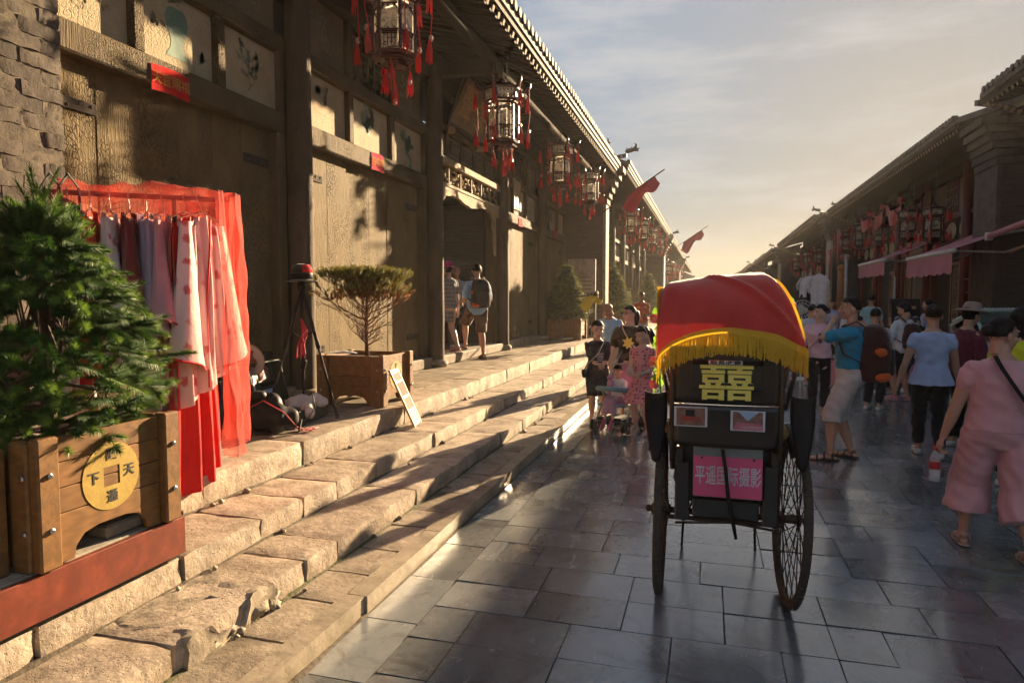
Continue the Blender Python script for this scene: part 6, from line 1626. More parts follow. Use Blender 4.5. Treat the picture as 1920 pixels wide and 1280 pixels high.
    # --- face
    if face:
        for e in (-1, 1):
            eo = MB().ell((e*.0195*s, .0462*s, .0015*s), (.0088*s, .005*s, .0042*s), 10).build('eye', 'eye_dark', bo, smooth=True); eo.matrix_local = Mh
            wo = MB().ell((e*.0195*s, .0440*s, .0015*s), (.0105*s, .005*s, .0042*s), 10).build('eye_white', 'sign_white', bo, smooth=True); wo.matrix_local = Mh
            bw = MB().tube([(e*.010*s, .0525*s, .0165*s), (e*.021*s, .0505*s, .0195*s), (e*.031*s, .042*s, .0165*s)], [.0022*s, .0028*s, .0015*s], 6).build('eyebrow', hair_mat, bo); bw.matrix_local = Mh
        mo = MB().ell((0, .0575*s, -.0405*s), (.0125*s, .0035*s, .0036*s), 10).build('mouth', 'lip', bo, smooth=True); mo.matrix_local = Mh
    # --- hair
    if hair and hair != 'bald':
        r = random.Random(seed); m = MB(); nu, nv = 40, 26
        low = {'short': -.35, 'bob': -.95, 'pony': -.45, 'bun': -.42, 'long': -.6, 'updo': -.42, 'toddler': -.55}[hair]
        def hf(u, v):
            az = 2*PI*u; el = -PI/2+PI*v
            d = Vector((math.cos(el)*math.sin(az), math.cos(el)*math.cos(az), math.sin(el)))   # az=0 -> +y face
            fr = max(0, d.y); hl_ = (.42 if hair not in ('toddler', 'bob') else .22)
            lim = low+(hl_-low)*min(1, max(0, (d.y+.05)/.42))**.75 if d.y > -.05 else low-.10*max(0, -d.y)
            k = 1/(1+math.exp(-(d.z-lim)*22)); rr_ = .80+(.30 if hair in ('bob', 'toddler') else .245)*k
            rr_ += k*(.03*noise.noise(Vector((math.sin(az)*5, math.cos(az)*5, el*2+seed)))+.022*noise.noise(Vector((math.sin(az)*16, math.cos(az)*16, el*3+seed))))
            return (d.x*.0475*s*rr_, (d.y*.0575*rr_-.005)*s, (d.z*.0565*rr_+.0125)*s)
        m.grid(hf, nu, nv)
        # loose strands lying over the cap, running back and down
        for k_ in range(420 if vox < .013 else 120):
            u_, v_ = r.random(), .42+.56*r.random()
            p0 = Vector(hf(u_, v_))
            if (p0-Vector((0, -.005*s, .0125*s))).length < .0445*s: continue
            n_ = (p0-Vector((0, -.004*s, .008*s))).normalized(); dn = Vector((r.uniform(-.35, .35), -.55, -.75)); dn = (dn-n_*dn.dot(n_)).normalized(); sd_ = n_.cross(dn)*.0009*s; L_ = s*r.uniform(.018, .04)
            b_ = len(m.v)
            for f_ in (0, .5, 1):
                c_ = p0+dn*L_*f_+n_*(.0016*s*(1+2*f_*r.random())-.006*s*f_*f_); w_ = sd_*(1-.7*f_); m.v += [tuple(c_-w_), tuple(c_+w_)]
            m.f += [(b_, b_+1, b_+3, b_+2), (b_+2, b_+3, b_+5, b_+4)]
        ho = m.build('hair', hair_mat, t, smooth=True, normals=False); ho.matrix_local = Mh
        if hair == 'pony':
            MB().tube([(0, -.055*s, .022*s), (0, -.078*s, .012*s), (0, -.085*s, -.03*s), (0, -.075*s, -.085*s), (0, -.07*s, -.12*s)], [.014*s, .022*s, .026*s, .018*s, .005*s], 10, round_ends=True).build('ponytail', hair_mat, ho, smooth=True)
        if hair in ('bun', 'updo'):
            MB().ell((0, -.068*s, .012*s if hair == 'bun' else .03*s), (.026*s, .024*s, .026*s), 14).build('hair_bun', hair_mat, ho, smooth=True)
        if hair == 'long':
            mm = MB().grid(lambda u, v: (.052*s*math.sin(1.9*(2*u-1))*(1-.1*v), (-.054*math.cos(1.7*(2*u-1))-.006*math.sin(u*40))*s, (.01-.20*v+.006*math.sin(u*30))*s), 24, 10)
            mm.build('hair_length', hair_mat, ho, smooth=True, normals=False)
    # --- clothes
    def cloth_obj(name, m, mat, vx=None, amp=.0045, k=1.0):
        me = m.mesh(name, None, remesh=vx or vox*1.05, smoothit=3); displace(me, wrinkle(amp*h/1.6, seed, k)); me.materials.append(MAT[mat])
        me.polygons.foreach_set('use_smooth', [True]*len(me.polygons)); o = inst(me, name, t); return o
    if bottom:
        bm_, blen, loose = bottom['mat'], bottom.get('len', 1.0), bottom.get('loose', .012)
        if bottom.get('kind') == 'skirt':
            m = MB(); zt, zb = .56, bottom['hem']; rr_ = []
            for i in range(9):
                f = i/8; z = zt+(zb-zt)*f; n = 40; c = pel+Vector((0, .0, (z-.525)*h)); ring = []
                cx = (ank[0]+ank[1])/2*f*.0; w = (.088+.05*f*bottom.get('flare', 1))*h; d = (.066+.05*f*bottom.get('flare', 1))*h
                for j in range(n):
                    a = 2*PI*j/n; wv = 1+.07*f*math.sin(a*9+seed); ring.append((c.x+w*wv*math.cos(a), c.y+d*wv*math.sin(a)+(knee[0].y+knee[1].y)/2*f*.8, c.z))
                rr_.append(ring)
            m.rings(rr_); cloth_obj('skirt', m, bm_)
        else:
            m = MB(); m.rings(torso_rings(loose*.7, .455, .58))
            fl = bottom.get('flare', 0)
            for i in range(2):
                pts, rad = [], []; n = 14
                for q_ in range(n+1):
                    s_ = 2*blen*q_/n; p = hip[i].lerp(knee[i], s_) if s_ <= 1 else knee[i].lerp(ank[i], s_-1)
                    r0 = (.058 - .020*s_ if s_ <= 1 else .038+.004*math.sin((s_-1)*PI)-.014*(s_-1))*h*(.55+.45*hipw)
                    pts.append(p); rad.append(r0+loose*(.6+.5*s_)+fl*(q_/n)**1.2*h)
                m.tube(pts, rad, 18)
            cloth_obj('trousers' if blen > .8 else 'shorts', m, bm_, amp=bottom.get('amp', .008))
    if top:
        tm_, loose, slv, hem = top['mat'], top.get('loose', .014), top.get('sleeve', .5), top.get('hem', .49)
        m = MB(); m.rings(torso_rings(loose, min(hem, .455) if hem < .455 else hem-.03, .825, top.get('flare', 0)))
        for i in range(2):
            limb(m, sh[i].lerp(elb[i], .12), elb[i], wri[i], .030*h*(.4+.6*b), .026*h*(.5+.5*b), .002*h, .02*h, loose*.7, max(.05, slv*2-.12))
            m.ell(sh[i], (.028*h*(.5+.5*b)+loose*.4,)*3, 14)
        P.top = cloth_obj(top.get('name', 'shirt'), m, tm_, amp=top.get('amp', .008))
        if top.get('peplum'):
            m = MB(); rr_ = []
            for i in range(7):
                f = i/6; z = .60-.125*f; n = 44; w = (.086+.045*f)*h*b+.012; d = (.066+.04*f)*h*b+.012
                rr_.append([T(0, 0, z)+RX_*w*math.cos(2*PI*j/n)*(1+.05*f*math.sin(9*2*PI*j/n))+FY_*d*math.sin(2*PI*j/n)*(1+.05*f*math.sin(9*2*PI*j/n)) for j in range(n)])
            m.rings(rr_); cloth_obj('peplum', m, tm_)
    if extra: extra(P)
    return P
def on(P, name, label, cat, group=None):
    """a thing worn or held: shares the wearer's frame"""
    return thing(name, label, cat, P.loc, P.rz, group)
def backpack(P, label, mat, mat2, zc=.69, size=(.115, .075, .165), straps=True, pocket='bag_orange'):
    h = P.h; t = on(P, 'backpack', label, 'backpack'); c = P.T(0, -.066-size[1]*.62, zc)
    m = MB(); m.rings([ering(c+Vector((0, -.012*h*(1-abs(f)), f*size[2]*h)), size[0]*h*w_, size[1]*h*d_, (Vector((1, 0, 0)), Vector((0, 1, 0))), 24, 3.2) for f, w_, d_ in ((-1, .80, .72), (-.94, .95, .95), (-.5, 1.06, 1.12), (0, 1.03, 1.08), (.5, .95, .92), (.8, .82, .74), (.95, .62, .52), (1.0, .40, .34))])
    me = m.mesh('sack', None, remesh=.016, smoothit=5); displace(me, wrinkle(.006, 3)); me.materials.append(MAT[mat]); me.polygons.foreach_set('use_smooth', [True]*len(me.polygons)); inst(me, 'sack', t)
    MB().rings([ering(c+Vector((0, -size[1]*(.98)*h, -.05*h+f*size[2]*.46*h)), size[0]*h*.78*w_, size[1]*h*.34*w_, (Vector((1, 0, 0)), Vector((0, 1, 0))), 20, 3.0) for f, w_ in ((-1, .8), (-.9, .97), (0, 1.04), (.85, .95), (1, .75))]).build('pocket', mat2, t, smooth=True, auto=50)
    MB().tube([c+Vector((-size[0]*.9*h, -size[1]*.45*h, -.2*size[2]*h)), c+Vector((-size[0]*.7*h, -size[1]*.62*h, .5*size[2]*h)), c+Vector((0, -size[1]*.6*h, .86*size[2]*h)), c+Vector((size[0]*.7*h, -size[1]*.62*h, .5*size[2]*h)), c+Vector((size[0]*.9*h, -size[1]*.45*h, -.2*size[2]*h))], .006, 5).build('zip', 'leather_black', t)
    MB().ell(c+Vector((-size[0]*.98*h, -size[1]*.35*h, .01*h)), (size[0]*.09*h, size[1]*.42*h, size[2]*.16*h), 12).build('trim', pocket, t, smooth=True)
    MB().ell(c+Vector((-size[0]*.62*h, -size[1]*.45*h, -size[2]*.78*h)), (size[0]*.46*h, size[1]*.7*h, size[2]*.22*h), 12).build('trim', pocket, t, smooth=True)
    for s in (-1, 1):
        MB().tube([P.T(s*.055, -.085, .80), P.T(s*.065, -.02, .848), P.T(s*.068, .05, .815), P.T(s*.075, .078, .74), P.T(s*.098, .045, .65), P.T(s*.09, -.06, .60)], .016*h, 8, flat=.3).build('strap', mat, t, smooth=True)
    return t
def crossbody(P, label, mat, side=1, zbag=.50, w=.10, hh=.07, front=.02, strapw=.007, strap=None, shoulder=None):
    h = P.h; t = on(P, 'shoulder_bag', label, 'bag'); s = side; o = -s
    c = P.T(s*.125, front, zbag)
    MB().box(c, (.05*h, w*h, hh*h)).build('pouch', mat, t, bevel=.012); MB().box(c+Vector((s*.027*h, 0, .012*h)), (.006*h, w*.96*h, hh*.6*h)).build('flap', mat, t, bevel=.004)
    MB().tube([c+Vector((0, .02, hh*.5*h)), P.T(s*.10, .078, .60), P.T(0, .100, .70), P.T(o*.05, .074, .80), P.T(o*.062, .0, .848), P.T(o*.045, -.07, .80), P.T(0, -.100, .70), P.T(s*.09, -.085, .60), c+Vector((0, -.02, hh*.5*h))], strapw*h, 6, flat=.4).build('strap', strap or mat, t, smooth=True)
    return t
GP = None
# man in the blue tee
pm = person('man in a blue T-shirt and pale shorts touching his face, backpack on', (1.40, 7.60, 0), -82, 1.68, dict(mat='tee_blue', sleeve=.44, hem=.49, loose=.020), dict(mat='short_khaki', len=.60, loose=.030), 'skin', 'short',
            feet=[(.07, -.02, .045), (-.07, .10, .045)], hands=[(.16, .06, .46), (-.045, .105, .845)], elbow_l=(-.6, .6, -.5), head_yaw=-12, head_pitch=2, shoe=('sandal', 'sandal'), vox=.009, build=1.12, seed=1, toes=(25, -5), grip=(.3, .6))
backpack(pm, 'large dark backpack with orange trims on the man in the blue T-shirt', 'bag_brown', 'bag_dark', .66, (.12, .085, .17))
# woman in pink tee
pw = person('woman in a pink T-shirt and dark trousers walking with a black waist bag', (1.50, 10.35, 0), 184, 1.58, dict(mat='tee_pink', sleeve=.40, hem=.52, loose=.016), dict(mat='trouser_black', len=.92, loose=.006), 'skin_pale', 'bun',
            feet=[(.055, .10, .05), (-.05, -.08, .055)], hands=[(.19, .05, .47), (-.15, .10, .52)], head_yaw=62, shoe=('sandal', 'sandal_pale'), vox=.011, bust=.03, seed=2)
crossbody(pw, 'black waist bag on the woman in the pink T-shirt', 'leather_black', 1, .535, .11, .075, .055)
tp = pw.t
MB().ell(pw.T(0, .098, .73), (.028, .006, .026), 12).build('printed_hair', 'tee_black', tp); MB().ell(pw.T(0, .102, .718), (.02, .004, .016), 12).build('printed_face', 'silk_white', tp); MB().box(pw.T(0, .099, .675), (.03, .005, .055)).build('printed_dress', 'tee_black', tp)
jk = on(pw, 'pink_jacket', 'pink jacket carried over the arm of the woman in the pink T-shirt', 'jacket')
MB().grid(lambda u, v: tuple(pw.wri[1]+Vector(((u-.5)*.2, .02+.03*math.sin(u*12), .03-v*.34-.05*math.sin(u*9)))), 18, 12).build('cloth', 'jacket_pink', jk, smooth=True, normals=False)
# woman white tee with brown pack
pc = person('short-haired woman in a white T-shirt and black shorts with a small brown backpack', (3.05, 12.35, 0), -25, 1.60, dict(mat='tee_white', sleeve=.45, hem=.50, loose=.02), dict(mat='short_black', len=.42, loose=.02), 'skin', 'bob',
            feet=[(.06, .0, .045), (-.06, .03, .045)], hands=[(.12, .15, .60), (-.12, .15, .62)], head_yaw=-25, head_pitch=-12, shoe=('shoe', 'shoe_pink'), vox=.012, seed=3, build=1.1)
backpack(pc, 'small brown backpack on the woman in the white T-shirt', 'bag_brown', 'bag_brown', .66, (.085, .055, .125), pocket='bag_brown')
def plastic_bag(P, hand, label):
    t = on(P, 'plastic_bag', label, 'plastic bag'); c = Vector(hand)
    m = MB(); rr_ = []
    for z, r_ in ((0, .02), (-.06, .04), (-.14, .09), (-.24, .12), (-.32, .12), (-.36, .08)): rr_.append([(c.x+r_*math.cos(2*PI*j/20)*(1+.1*math.sin(5*j)), c.y+r_*.7*math.sin(2*PI*j/20)*(1+.1*math.cos(7*j)), c.z+z) for j in range(20)])
    m.rings(rr_).build('film', 'bag_film', t, smooth=True); MB().lathe([(.08, 0), (.09, .04), (.085, .10)], 16, (c.x, c.y, c.z-.35)).build('contents', 'shirt_sky', t, smooth=True)
plastic_bag(pc, pc.T(.02, -.16, .43), 'pink see-through plastic bag with something blue beside the woman in white')
# woman in blue peplum
pd = person('woman in a blue peplum blouse and black trousers walking away', (2.24, 8.0, 0), 8, 1.60, dict(mat='top_blue', sleeve=.16, hem=.56, loose=.018, peplum=True, name='blouse'), dict(mat='trouser_black', len=.95, loose=.008), 'skin', 'updo', hair_mat='hair_brown', face=False,
            feet=[(.055, -.06, .052), (-.05, .10, .045)], hands=[(.17, .10, .47), (-.19, .02, .46)], shoe=('shoe', 'shoe_white'), vox=.011, seed=4, build=.98)
# woman in pink jumpsuit
def jump_extra(P):
    h = P.h
pe = person('woman in a dusty pink jumpsuit walking away with a black shoulder strap', (1.80, 5.02, 0), 6, 1.54, dict(mat='jump_pink', sleeve=.20, hem=.52, loose=.018, amp=.006), dict(mat='jump_pink', len=.76, loose=.020, flare=.036, amp=.007), 'skin', 'bun', hair_mat='hair_brown',
            feet=[(.10, -.11, .048), (-.09, .10, .045)], hands=[(.20, -.01, .46), (-.20, .04, .45)], head_yaw=62, head_pitch=-4, shoe=('sandal', 'sandal_pale'), vox=.009, build=1.25, hipw=1.22, seed=5, grip=(.3, .8))
st = on(pe, 'shoulder_strap_bag', 'narrow black bag strap crossing the back of the pink jumpsuit', 'bag')
h_ = pe.h
MB().tube([pe.T(-.035, -.045, .838), pe.T(-.02, -.095, .79), pe.T(.04, -.108, .69), pe.T(.105, -.09, .60), pe.T(.155, -.03, .51)], .010*h_, 8, flat=.25).build('strap', 'leather_black', st, smooth=True)
MB().box(pe.T(.185, .05, .47), (.06, .22, .15)).build('pouch', 'leather_black', st, bevel=.02)
bt = thing('water_bottle', 'clear water bottle with red cap and label held by the woman in pink', 'bottle', pe.t.matrix_basis @ Vector((pe.hand[1].x, pe.hand[1].y, pe.hand[1].z-.20)))
bt.location = Matrix.Translation(pe.loc) @ Matrix.Rotation(pe.rz, 4, 'Z') @ Vector((pe.hand[1].x-.01, pe.hand[1].y+.01, pe.hand[1].z-.215))
MB().lathe([(.028, 0), (.033, .005), (.033, .06), (.030, .07), (.033, .08), (.033, .15), (.028, .17), (.014, .20), (.013, .215)], 18).build('bottle', 'bottle_plastic', bt, smooth=True); MB().lathe([(.0338, .085), (.0338, .135)], 18, caps=False).build('label_band', 'plastic_red', bt, smooth=True)
MB().lathe([(.016, .212), (.016, .235), (.004, .236)], 14).build('cap', 'plastic_red', bt, smooth=True); MB().lathe([(.031, .004), (.031, .08)], 16).build('water', 'bottle_plastic', bt, smooth=True)
# sun hat person
q = GY(1806, 600, 8.6)
def hat(P, brim, crown, mat, hmat=None, droop=.25):
    s = P.hs; ho = MB().lathe([(.050*s, .075*s), (.045*s, .085*s), (.02*s, .09*s), (.002*s, .09*s)], 24).build('hat_crown', mat, P.t, smooth=True)
    m = MB().lathe([(brim*s, .022*s), (brim*.75*s, .036*s), (.057*s, .04*s), (.056*s, .06*s), (.050*s, .075*s), (.045*s, .087*s), (.02*s, .092*s), (.003*s, .092*s)], 28)
    o = m.build('hat', mat, P.t, smooth=True); o.matrix_local = P.Mh; ho.matrix_local = P.Mh; return o
pf = person('person in a dark red top and striped sun hat beside the glass case', (q.x, q.y, 0), 60, 1.60, dict(mat='top_maroon', sleeve=.6, hem=.5, loose=.02), dict(mat='trouser_black', len=.95), 'skin', 'bob', hands=[(.12, .16, .6), (-.12, .16, .6)], vox=.013, seed=6, build=1.1, lean=8)
hat(pf, .115, .09, 'hat_stripe')
# yellow top
q = GY(1912, 620, 6.9)
pg = person('long-haired woman in a yellow-green top at the edge of the crowd', (q.x, q.y, 0), 40, 1.58, dict(mat='top_yellow', sleeve=.4, hem=.5, loose=.016), dict(mat='trouser_black', len=.95), 'skin', 'long', vox=.012, seed=7)
# background crowd at the stalls
BG = 'people at the shaded stalls'
def bgp(px, Y, head, heading, h, top, bottom, label, hair='short', **kw):
    q = GY(px, head, Y); z = 0
    return person(label, (q.x, q.y, z), heading, h, dict(mat=top, sleeve=.45, hem=.49, loose=.018), dict(mat=bottom, len=kw.pop('blen', .95), loose=.01), kw.pop('skin', 'skin'), hair, vox=kw.pop('vox', .016), seed=int(px), group=BG, **kw)
bgp(1634, 19.5, 560, 20, 1.76, 'tee_teal', 'trouser_black', 'man in a pale teal T-shirt standing at the dark shop door', face=False)
bgp(1742, 15.5, 560, -40, 1.66, 'tee_lav', 'trouser_black', 'woman in lavender with a ponytail facing the shop', 'pony', face=False)
bgp(1718, 13.8, 590, 200, 1.52, 'tee_white', 'short_black', 'vendor boy in white seated behind the stall', pelvis=(0, 0, .40), feet=[(.08, .2, .045), (-.08, .2, .045)], hands=[(.10, .2, .50), (-.10, .2, .50)], vox=.015)
bgp(1668, 13.2, 600, -70, 1.58, 'tee_green', 'trouser_black', 'stooping person in a grey-green shirt at the stall', lean=48, hands=[(.1, .3, .45), (-.1, .3, .45)], face=False)
bgp(1642, 11.2, 580, 30, 1.52, 'tee_stripe', 'trouser_black', 'person in a striped tee just behind the man in blue', face=False)
bgp(1523, 14.0, 580, 10, 1.56, 'tee_lav', 'short_black', 'man in a pale lavender T-shirt seen from behind', face=False, blen=.55)
bgp(1476, 16.0, 575, 0, 1.66, 'shirt_sky', 'trouser_black', 'person in a sky blue shirt behind the rickshaw hood', face=False, skin='skin_tan')
bgp(1500, 19.0, 585, 30, 1.58, 'tee_black', 'trouser_black', 'dark-clothed person standing far behind the rickshaw', face=False)
bgp(1690, 16.5, 575, 140, 1.60, 'tee_grey', 'short_brown', 'grey-shirted customer between the two stalls', vox=.018)
bgp(1600, 15.0, 580, 170, 1.60, 'tee_white', 'short_black', 'pale-shirted walker behind the man in blue', vox=.018)
bgp(1560, 21.0, 585, 180, 1.62, 'top_blue', 'trouser_black', 'blue-shirted walker coming up the middle of the street', vox=.02)
bgp(1456, 30.0, 575, 180, 1.66, 'tee_white', 'trouser_black', 'white-shirted walker far down the street', vox=.022)
bgp(1440, 36.0, 575, 0, 1.66, 'shirt_orange', 'trouser_black', 'orange-shirted walker far down the street', vox=.022, face=False)
bgp(1424, 42.0, 575, 180, 1.62, 'tee_pink', 'trouser_black', 'pink-shirted walker at the far end of the street', vox=.025, face=False)
bgp(1300, 40.0, 572, 0, 1.66, 'tee_grey', 'trouser_black', 'grey walker far off beyond the rickshaw hood', vox=.025, face=False)
# ---- family at the steps
FB = None
pb = person('boy in a dark T-shirt and black shorts with a small shoulder bag', (-1.40, 8.95, 0), 166, 1.34, dict(mat='tee_black', sleeve=.45, hem=.48, loose=.018), dict(mat='short_black', len=.5, loose=.022), 'skin_pale', 'short', child=True,
            hands=[(.0, .16, .60), (-.03, .17, .60)], head_pitch=-12, head_yaw=-6, shoe=('shoe', 'shoe_white'), vox=.010, seed=11, build=.98)
crossbody(pb, 'small dark bag hung across the boy', 'bag_dark', 1, .50, .10, .08, .02, .008, 'bag_white')
tp = pb.t
for k in range(5): MB().box(pb.T(-.02, .088, .70-.018*k), (.09-.02*(k % 2), .004, .006)).build('printed_line', 'tee_white', tp)
pmo = person('woman in a brown T-shirt with a yellow print, glasses and ponytail', (-1.02, 9.25, 0), 178, 1.57, dict(mat='tee_brown', sleeve=.42, hem=.52, loose=.018), dict(mat='short_khaki', len=.55, loose=.02), 'skin_pale', 'pony',
             hands=[(.17, .10, .47), (-.14, .14, .48)], head_yaw=48, shoe=('sandal', 'sandal'), vox=.010, bust=.035, seed=12)
gl_ = MB()
s = pmo.hs
for e in (-1, 1): gl_.tube([(e*.020*s+.013*s*math.cos(2*PI*k/12), .056*s, .0+.011*s*math.sin(2*PI*k/12)) for k in range(13)], .0012*s, 5)
gl_.tube([(-.007*s, .057*s, .002*s), (.007*s, .057*s, .002*s)], .0012*s, 5); gl_.tube([(.033*s, .056*s, .003*s), (.049*s, .0, .004*s)], .0012*s, 5); gl_.tube([(-.033*s, .056*s, .003*s), (-.049*s, .0, .004*s)], .0012*s, 5)
go = gl_.build('glasses', 'eye_dark', pmo.t); go.matrix_local = pmo.Mh
tp = pmo.t
MB().add([tuple(pmo.T(.0, .112, .68)+Vector((math.cos(2*PI*k/14)*(.085 if k % 2 else .045), .004, math.sin(2*PI*k/14)*(.10 if k % 2 else .055)))) for k in range(14)], [tuple(range(14))]).build('printed_star', 'gold_char', tp, normals=False)
crossbody(pmo, 'cream shoulder bag on the woman with the yellow print', 'bag_white', -1, .50, .14, .12, .04, .012)
pgi = person('girl in a pink spotted dress and lilac hairband holding a phone', (-.76, 8.40, 0), 196, 1.30, dict(mat='dress_dots', sleeve=.06, hem=.52, loose=.012, name='bodice'), dict(kind='skirt', mat='dress_dots', hem=.30, flare=1.3, len=1), 'skin_pale', 'pony', child=True,
             hands=[(.07, .19, .60), (-.07, .18, .59)], head_yaw=30, head_pitch=-18, shoe=('sandal', 'sandal_pale'), vox=.010, seed=13, grip=(.6, .6))
hb = MB().tube([(.056*pgi.hs*math.cos(PI*k/12), -.002*pgi.hs, .012*pgi.hs+.064*pgi.hs*math.sin(PI*k/12)) for k in range(13)], .004*pgi.hs, 6, flat=.5).build('hairband', 'silk_lilac', pgi.t, smooth=True); hb.matrix_local = pgi.Mh
ph_ = on(pgi, 'phone', 'grey smartphone in the hands of the girl in pink', 'phone'); c_ = (pgi.hand[0]+pgi.hand[1])/2
MB().box(c_+Vector((0.02, .01, .03)), (.07, .010, .125), (R(-35), 0, 0)).build('body', 'photo_white', ph_, bevel=.004); MB().box(c_+Vector((.02, .0045, .034)), (.06, .003, .10), (R(-35), 0, 0)).build('screen', 'eye_dark', ph_)
# stroller with toddler
stl = thing('baby_stroller', 'light folding stroller with blue tray and pink lining', 'stroller', (-1.06, 8.62, 0), PI-.35)
def swheel(x, y):
    w = bpy.data.objects.new('wheel', None); link(w, stl); w.location = (x, y, .075)
    for s in (-1, 1): MB().rings([[(s*.024+xx, r*math.cos(2*PI*j/16), r*math.sin(2*PI*j/16)) for j in range(16)] for xx, r in ((-.014, .03), (-.014, .072), (.014, .072), (.014, .03))]).build('tyre', 'rubber', w, smooth=True, auto=40); MB().rings([[(s*.024+xx, .03*math.cos(2*PI*j/10), .03*math.sin(2*PI*j/10)) for j in range(10)] for xx in (-.016, .016)]).build('hub', 'fabric_pink', w)
for x in (-.21, .21):
    for y in (-.24, .26): swheel(x, y)
    MB().tube([(x, .26, .09), (x*.95, .05, .38), (x*.9, -.30, .86), (x*.85, -.42, .98)], .011, 8).build('frame_tube', 'stroller_grey', stl, smooth=True)
    MB().tube([(x, -.24, .09), (x*.95, .02, .36), (x*.92, .12, .50)], .011, 8).build('frame_tube', 'stroller_grey', stl, smooth=True)
MB().tube([(-.18, -.42, .98), (.18, -.42, .98)], .013, 8).build('push_bar', 'leather_black', stl); MB().tube([(-.2, .28, .14), (.2, .28, .14)], .011, 8).build('foot_bar', 'stroller_grey', stl)
MB().grid(lambda u, v: ((u-.5)*.36, -.26+.10*v*v+(.34*v if v > .0 else 0)-.10*(1-v), .80-.46*v**.8+.02*math.cos((u-.5)*5)), 10, 12).build('seat_back', 'fabric_pink', stl, smooth=True, solid=.02)
MB().box((0, .12, .33), (.36, .26, .03)).build('seat_base', 'fabric_blue', stl, bevel=.01); MB().box((0, .14, .14), (.34, .3, .10)).build('basket', 'bag_dark', stl, bevel=.02)
MB().tube([(-.2, .10, .52), (-.17, .27, .54), (0, .32, .55), (.17, .27, .54), (.2, .10, .52)], .030, 10).build('bumper_tray', 'fabric_blue', stl, smooth=True)
MB().grid(lambda u, v: (.19*math.cos(PI*u), -.30-.16*v, .80+.16*math.sin(PI*u)*(1-.4*v)), 12, 4).build('canopy', 'dk_cloth', stl, smooth=True, normals=False)
pt = person('toddler in white and mauve seated in the stroller', stl.location+Vector((0, 0, 0)), 0, .86, dict(mat='tee_white', sleeve=.8, hem=.47, loose=.014), dict(mat='pant_mauve', len=.85, loose=.012), 'skin_pale', 'toddler', child=True, pelvis=(0, .06, .46),
            feet=[(.06, .34, .20), (-.06, .34, .20)], hands=[(.10, .26, .62), (-.10, .26, .62)], shoe=('shoe', 'shoe_red'), vox=.009, seed=14)
pt.t.rotation_euler = stl.rotation_euler
ty = thing('plush_toy', 'small pink plush toy held by the toddler', 'toy', stl.location, PI-.35); MB().ell((0, .25, .60), (.05, .04, .06), 14).build('body', 'fabric_pink', ty, smooth=True); MB().ell((0, .26, .68), (.04, .036, .038), 14).build('head', 'fabric_pink', ty, smooth=True); MB().ell((0, .295, .675), (.012, .01, .01), 8).build('nose', 'eye_dark', ty)
# bald man and man in orange
q = GY(1149, 590, 11.8)
person('bald man in a blue shirt bending behind the boy', (q.x, q.y, 0), 200, 1.62, dict(mat='shirt_sky', sleeve=.5, hem=.49, loose=.02), dict(mat='trouser_beige', len=.95, loose=.015), 'skin_tan', 'bald', lean=16, head_pitch=-15, head_yaw=40, vox=.012, seed=15, build=1.1)
q = GY(1203, 560, 19.0)
po = person('man in an orange shirt looking down at his hands near the steps', (q.x, q.y, .22), 172, 1.62, dict(mat='shirt_orange', sleeve=.5, hem=.49, loose=.025), dict(mat='trouser_beige', len=.95, loose=.015), 'skin_tan', 'short', hair_mat='hair_grey', hands=[(.06, .18, .60), (-.06, .18, .60)], head_pitch=-22, vox=.014, seed=16, build=1.12)
tp = po.t
for s_ in (-1, 1): MB().box(po.T(s_*.055, .096, .74), (.08, .005, .022)).build('printed_stripe', 'gold_char', tp)
# ---- doorway people
pdw = person('man in a light blue shirt and brown shorts stepping into the carved doorway', (-4.12, 11.98, .545), -38, 1.74, dict(mat='shirt_sky', sleeve=.42, hem=.485, loose=.022), dict(mat='short_brown', len=.52, loose=.03), 'skin', 'short', face=False,
             feet=[(.05, -.06, .045), (-.10, .10, .14)], pelvis=(0, 0, .535), hands=[(.12, .13, .60), (-.12, .14, .60)], head_yaw=12, shoe=('sandal', 'sandal'), vox=.011, seed=17, build=1.05)
backpack(pdw, 'dark backpack with an orange pouch on the man at the doorway', 'bag_dark', 'bag_dark', .68, (.10, .07, .15))
q = GY(846, 600, 11.55)
pst = person('woman in a striped dress and pink sun hat half hidden by the doorway column', (q.x-.05, q.y, .70), -62, 1.60, dict(mat='dress_stripe', sleeve=.35, hem=.5, loose=.012, name='dress_top'), dict(kind='skirt', mat='dress_stripe', hem=.33, flare=.25, len=1), 'skin_pale', 'bob', feet=[(.05, -.10, .05), (-.05, .08, .045)], shoe=('sandal', 'shoe_red'), vox=.012, seed=18, face=False)
hat(pst, .10, .09, 'hat_pink')
q = GY(855, 520, 12.9)
person('smiling elderly man in grey with a dark red vest inside the doorway', (q.x-.0, q.y, .66), 150, 1.66, dict(mat='tee_grey', sleeve=.9, hem=.47, loose=.022), dict(mat='trouser_black', len=.95, loose=.02), 'skin_tan', 'bald', vox=.013, seed=19)
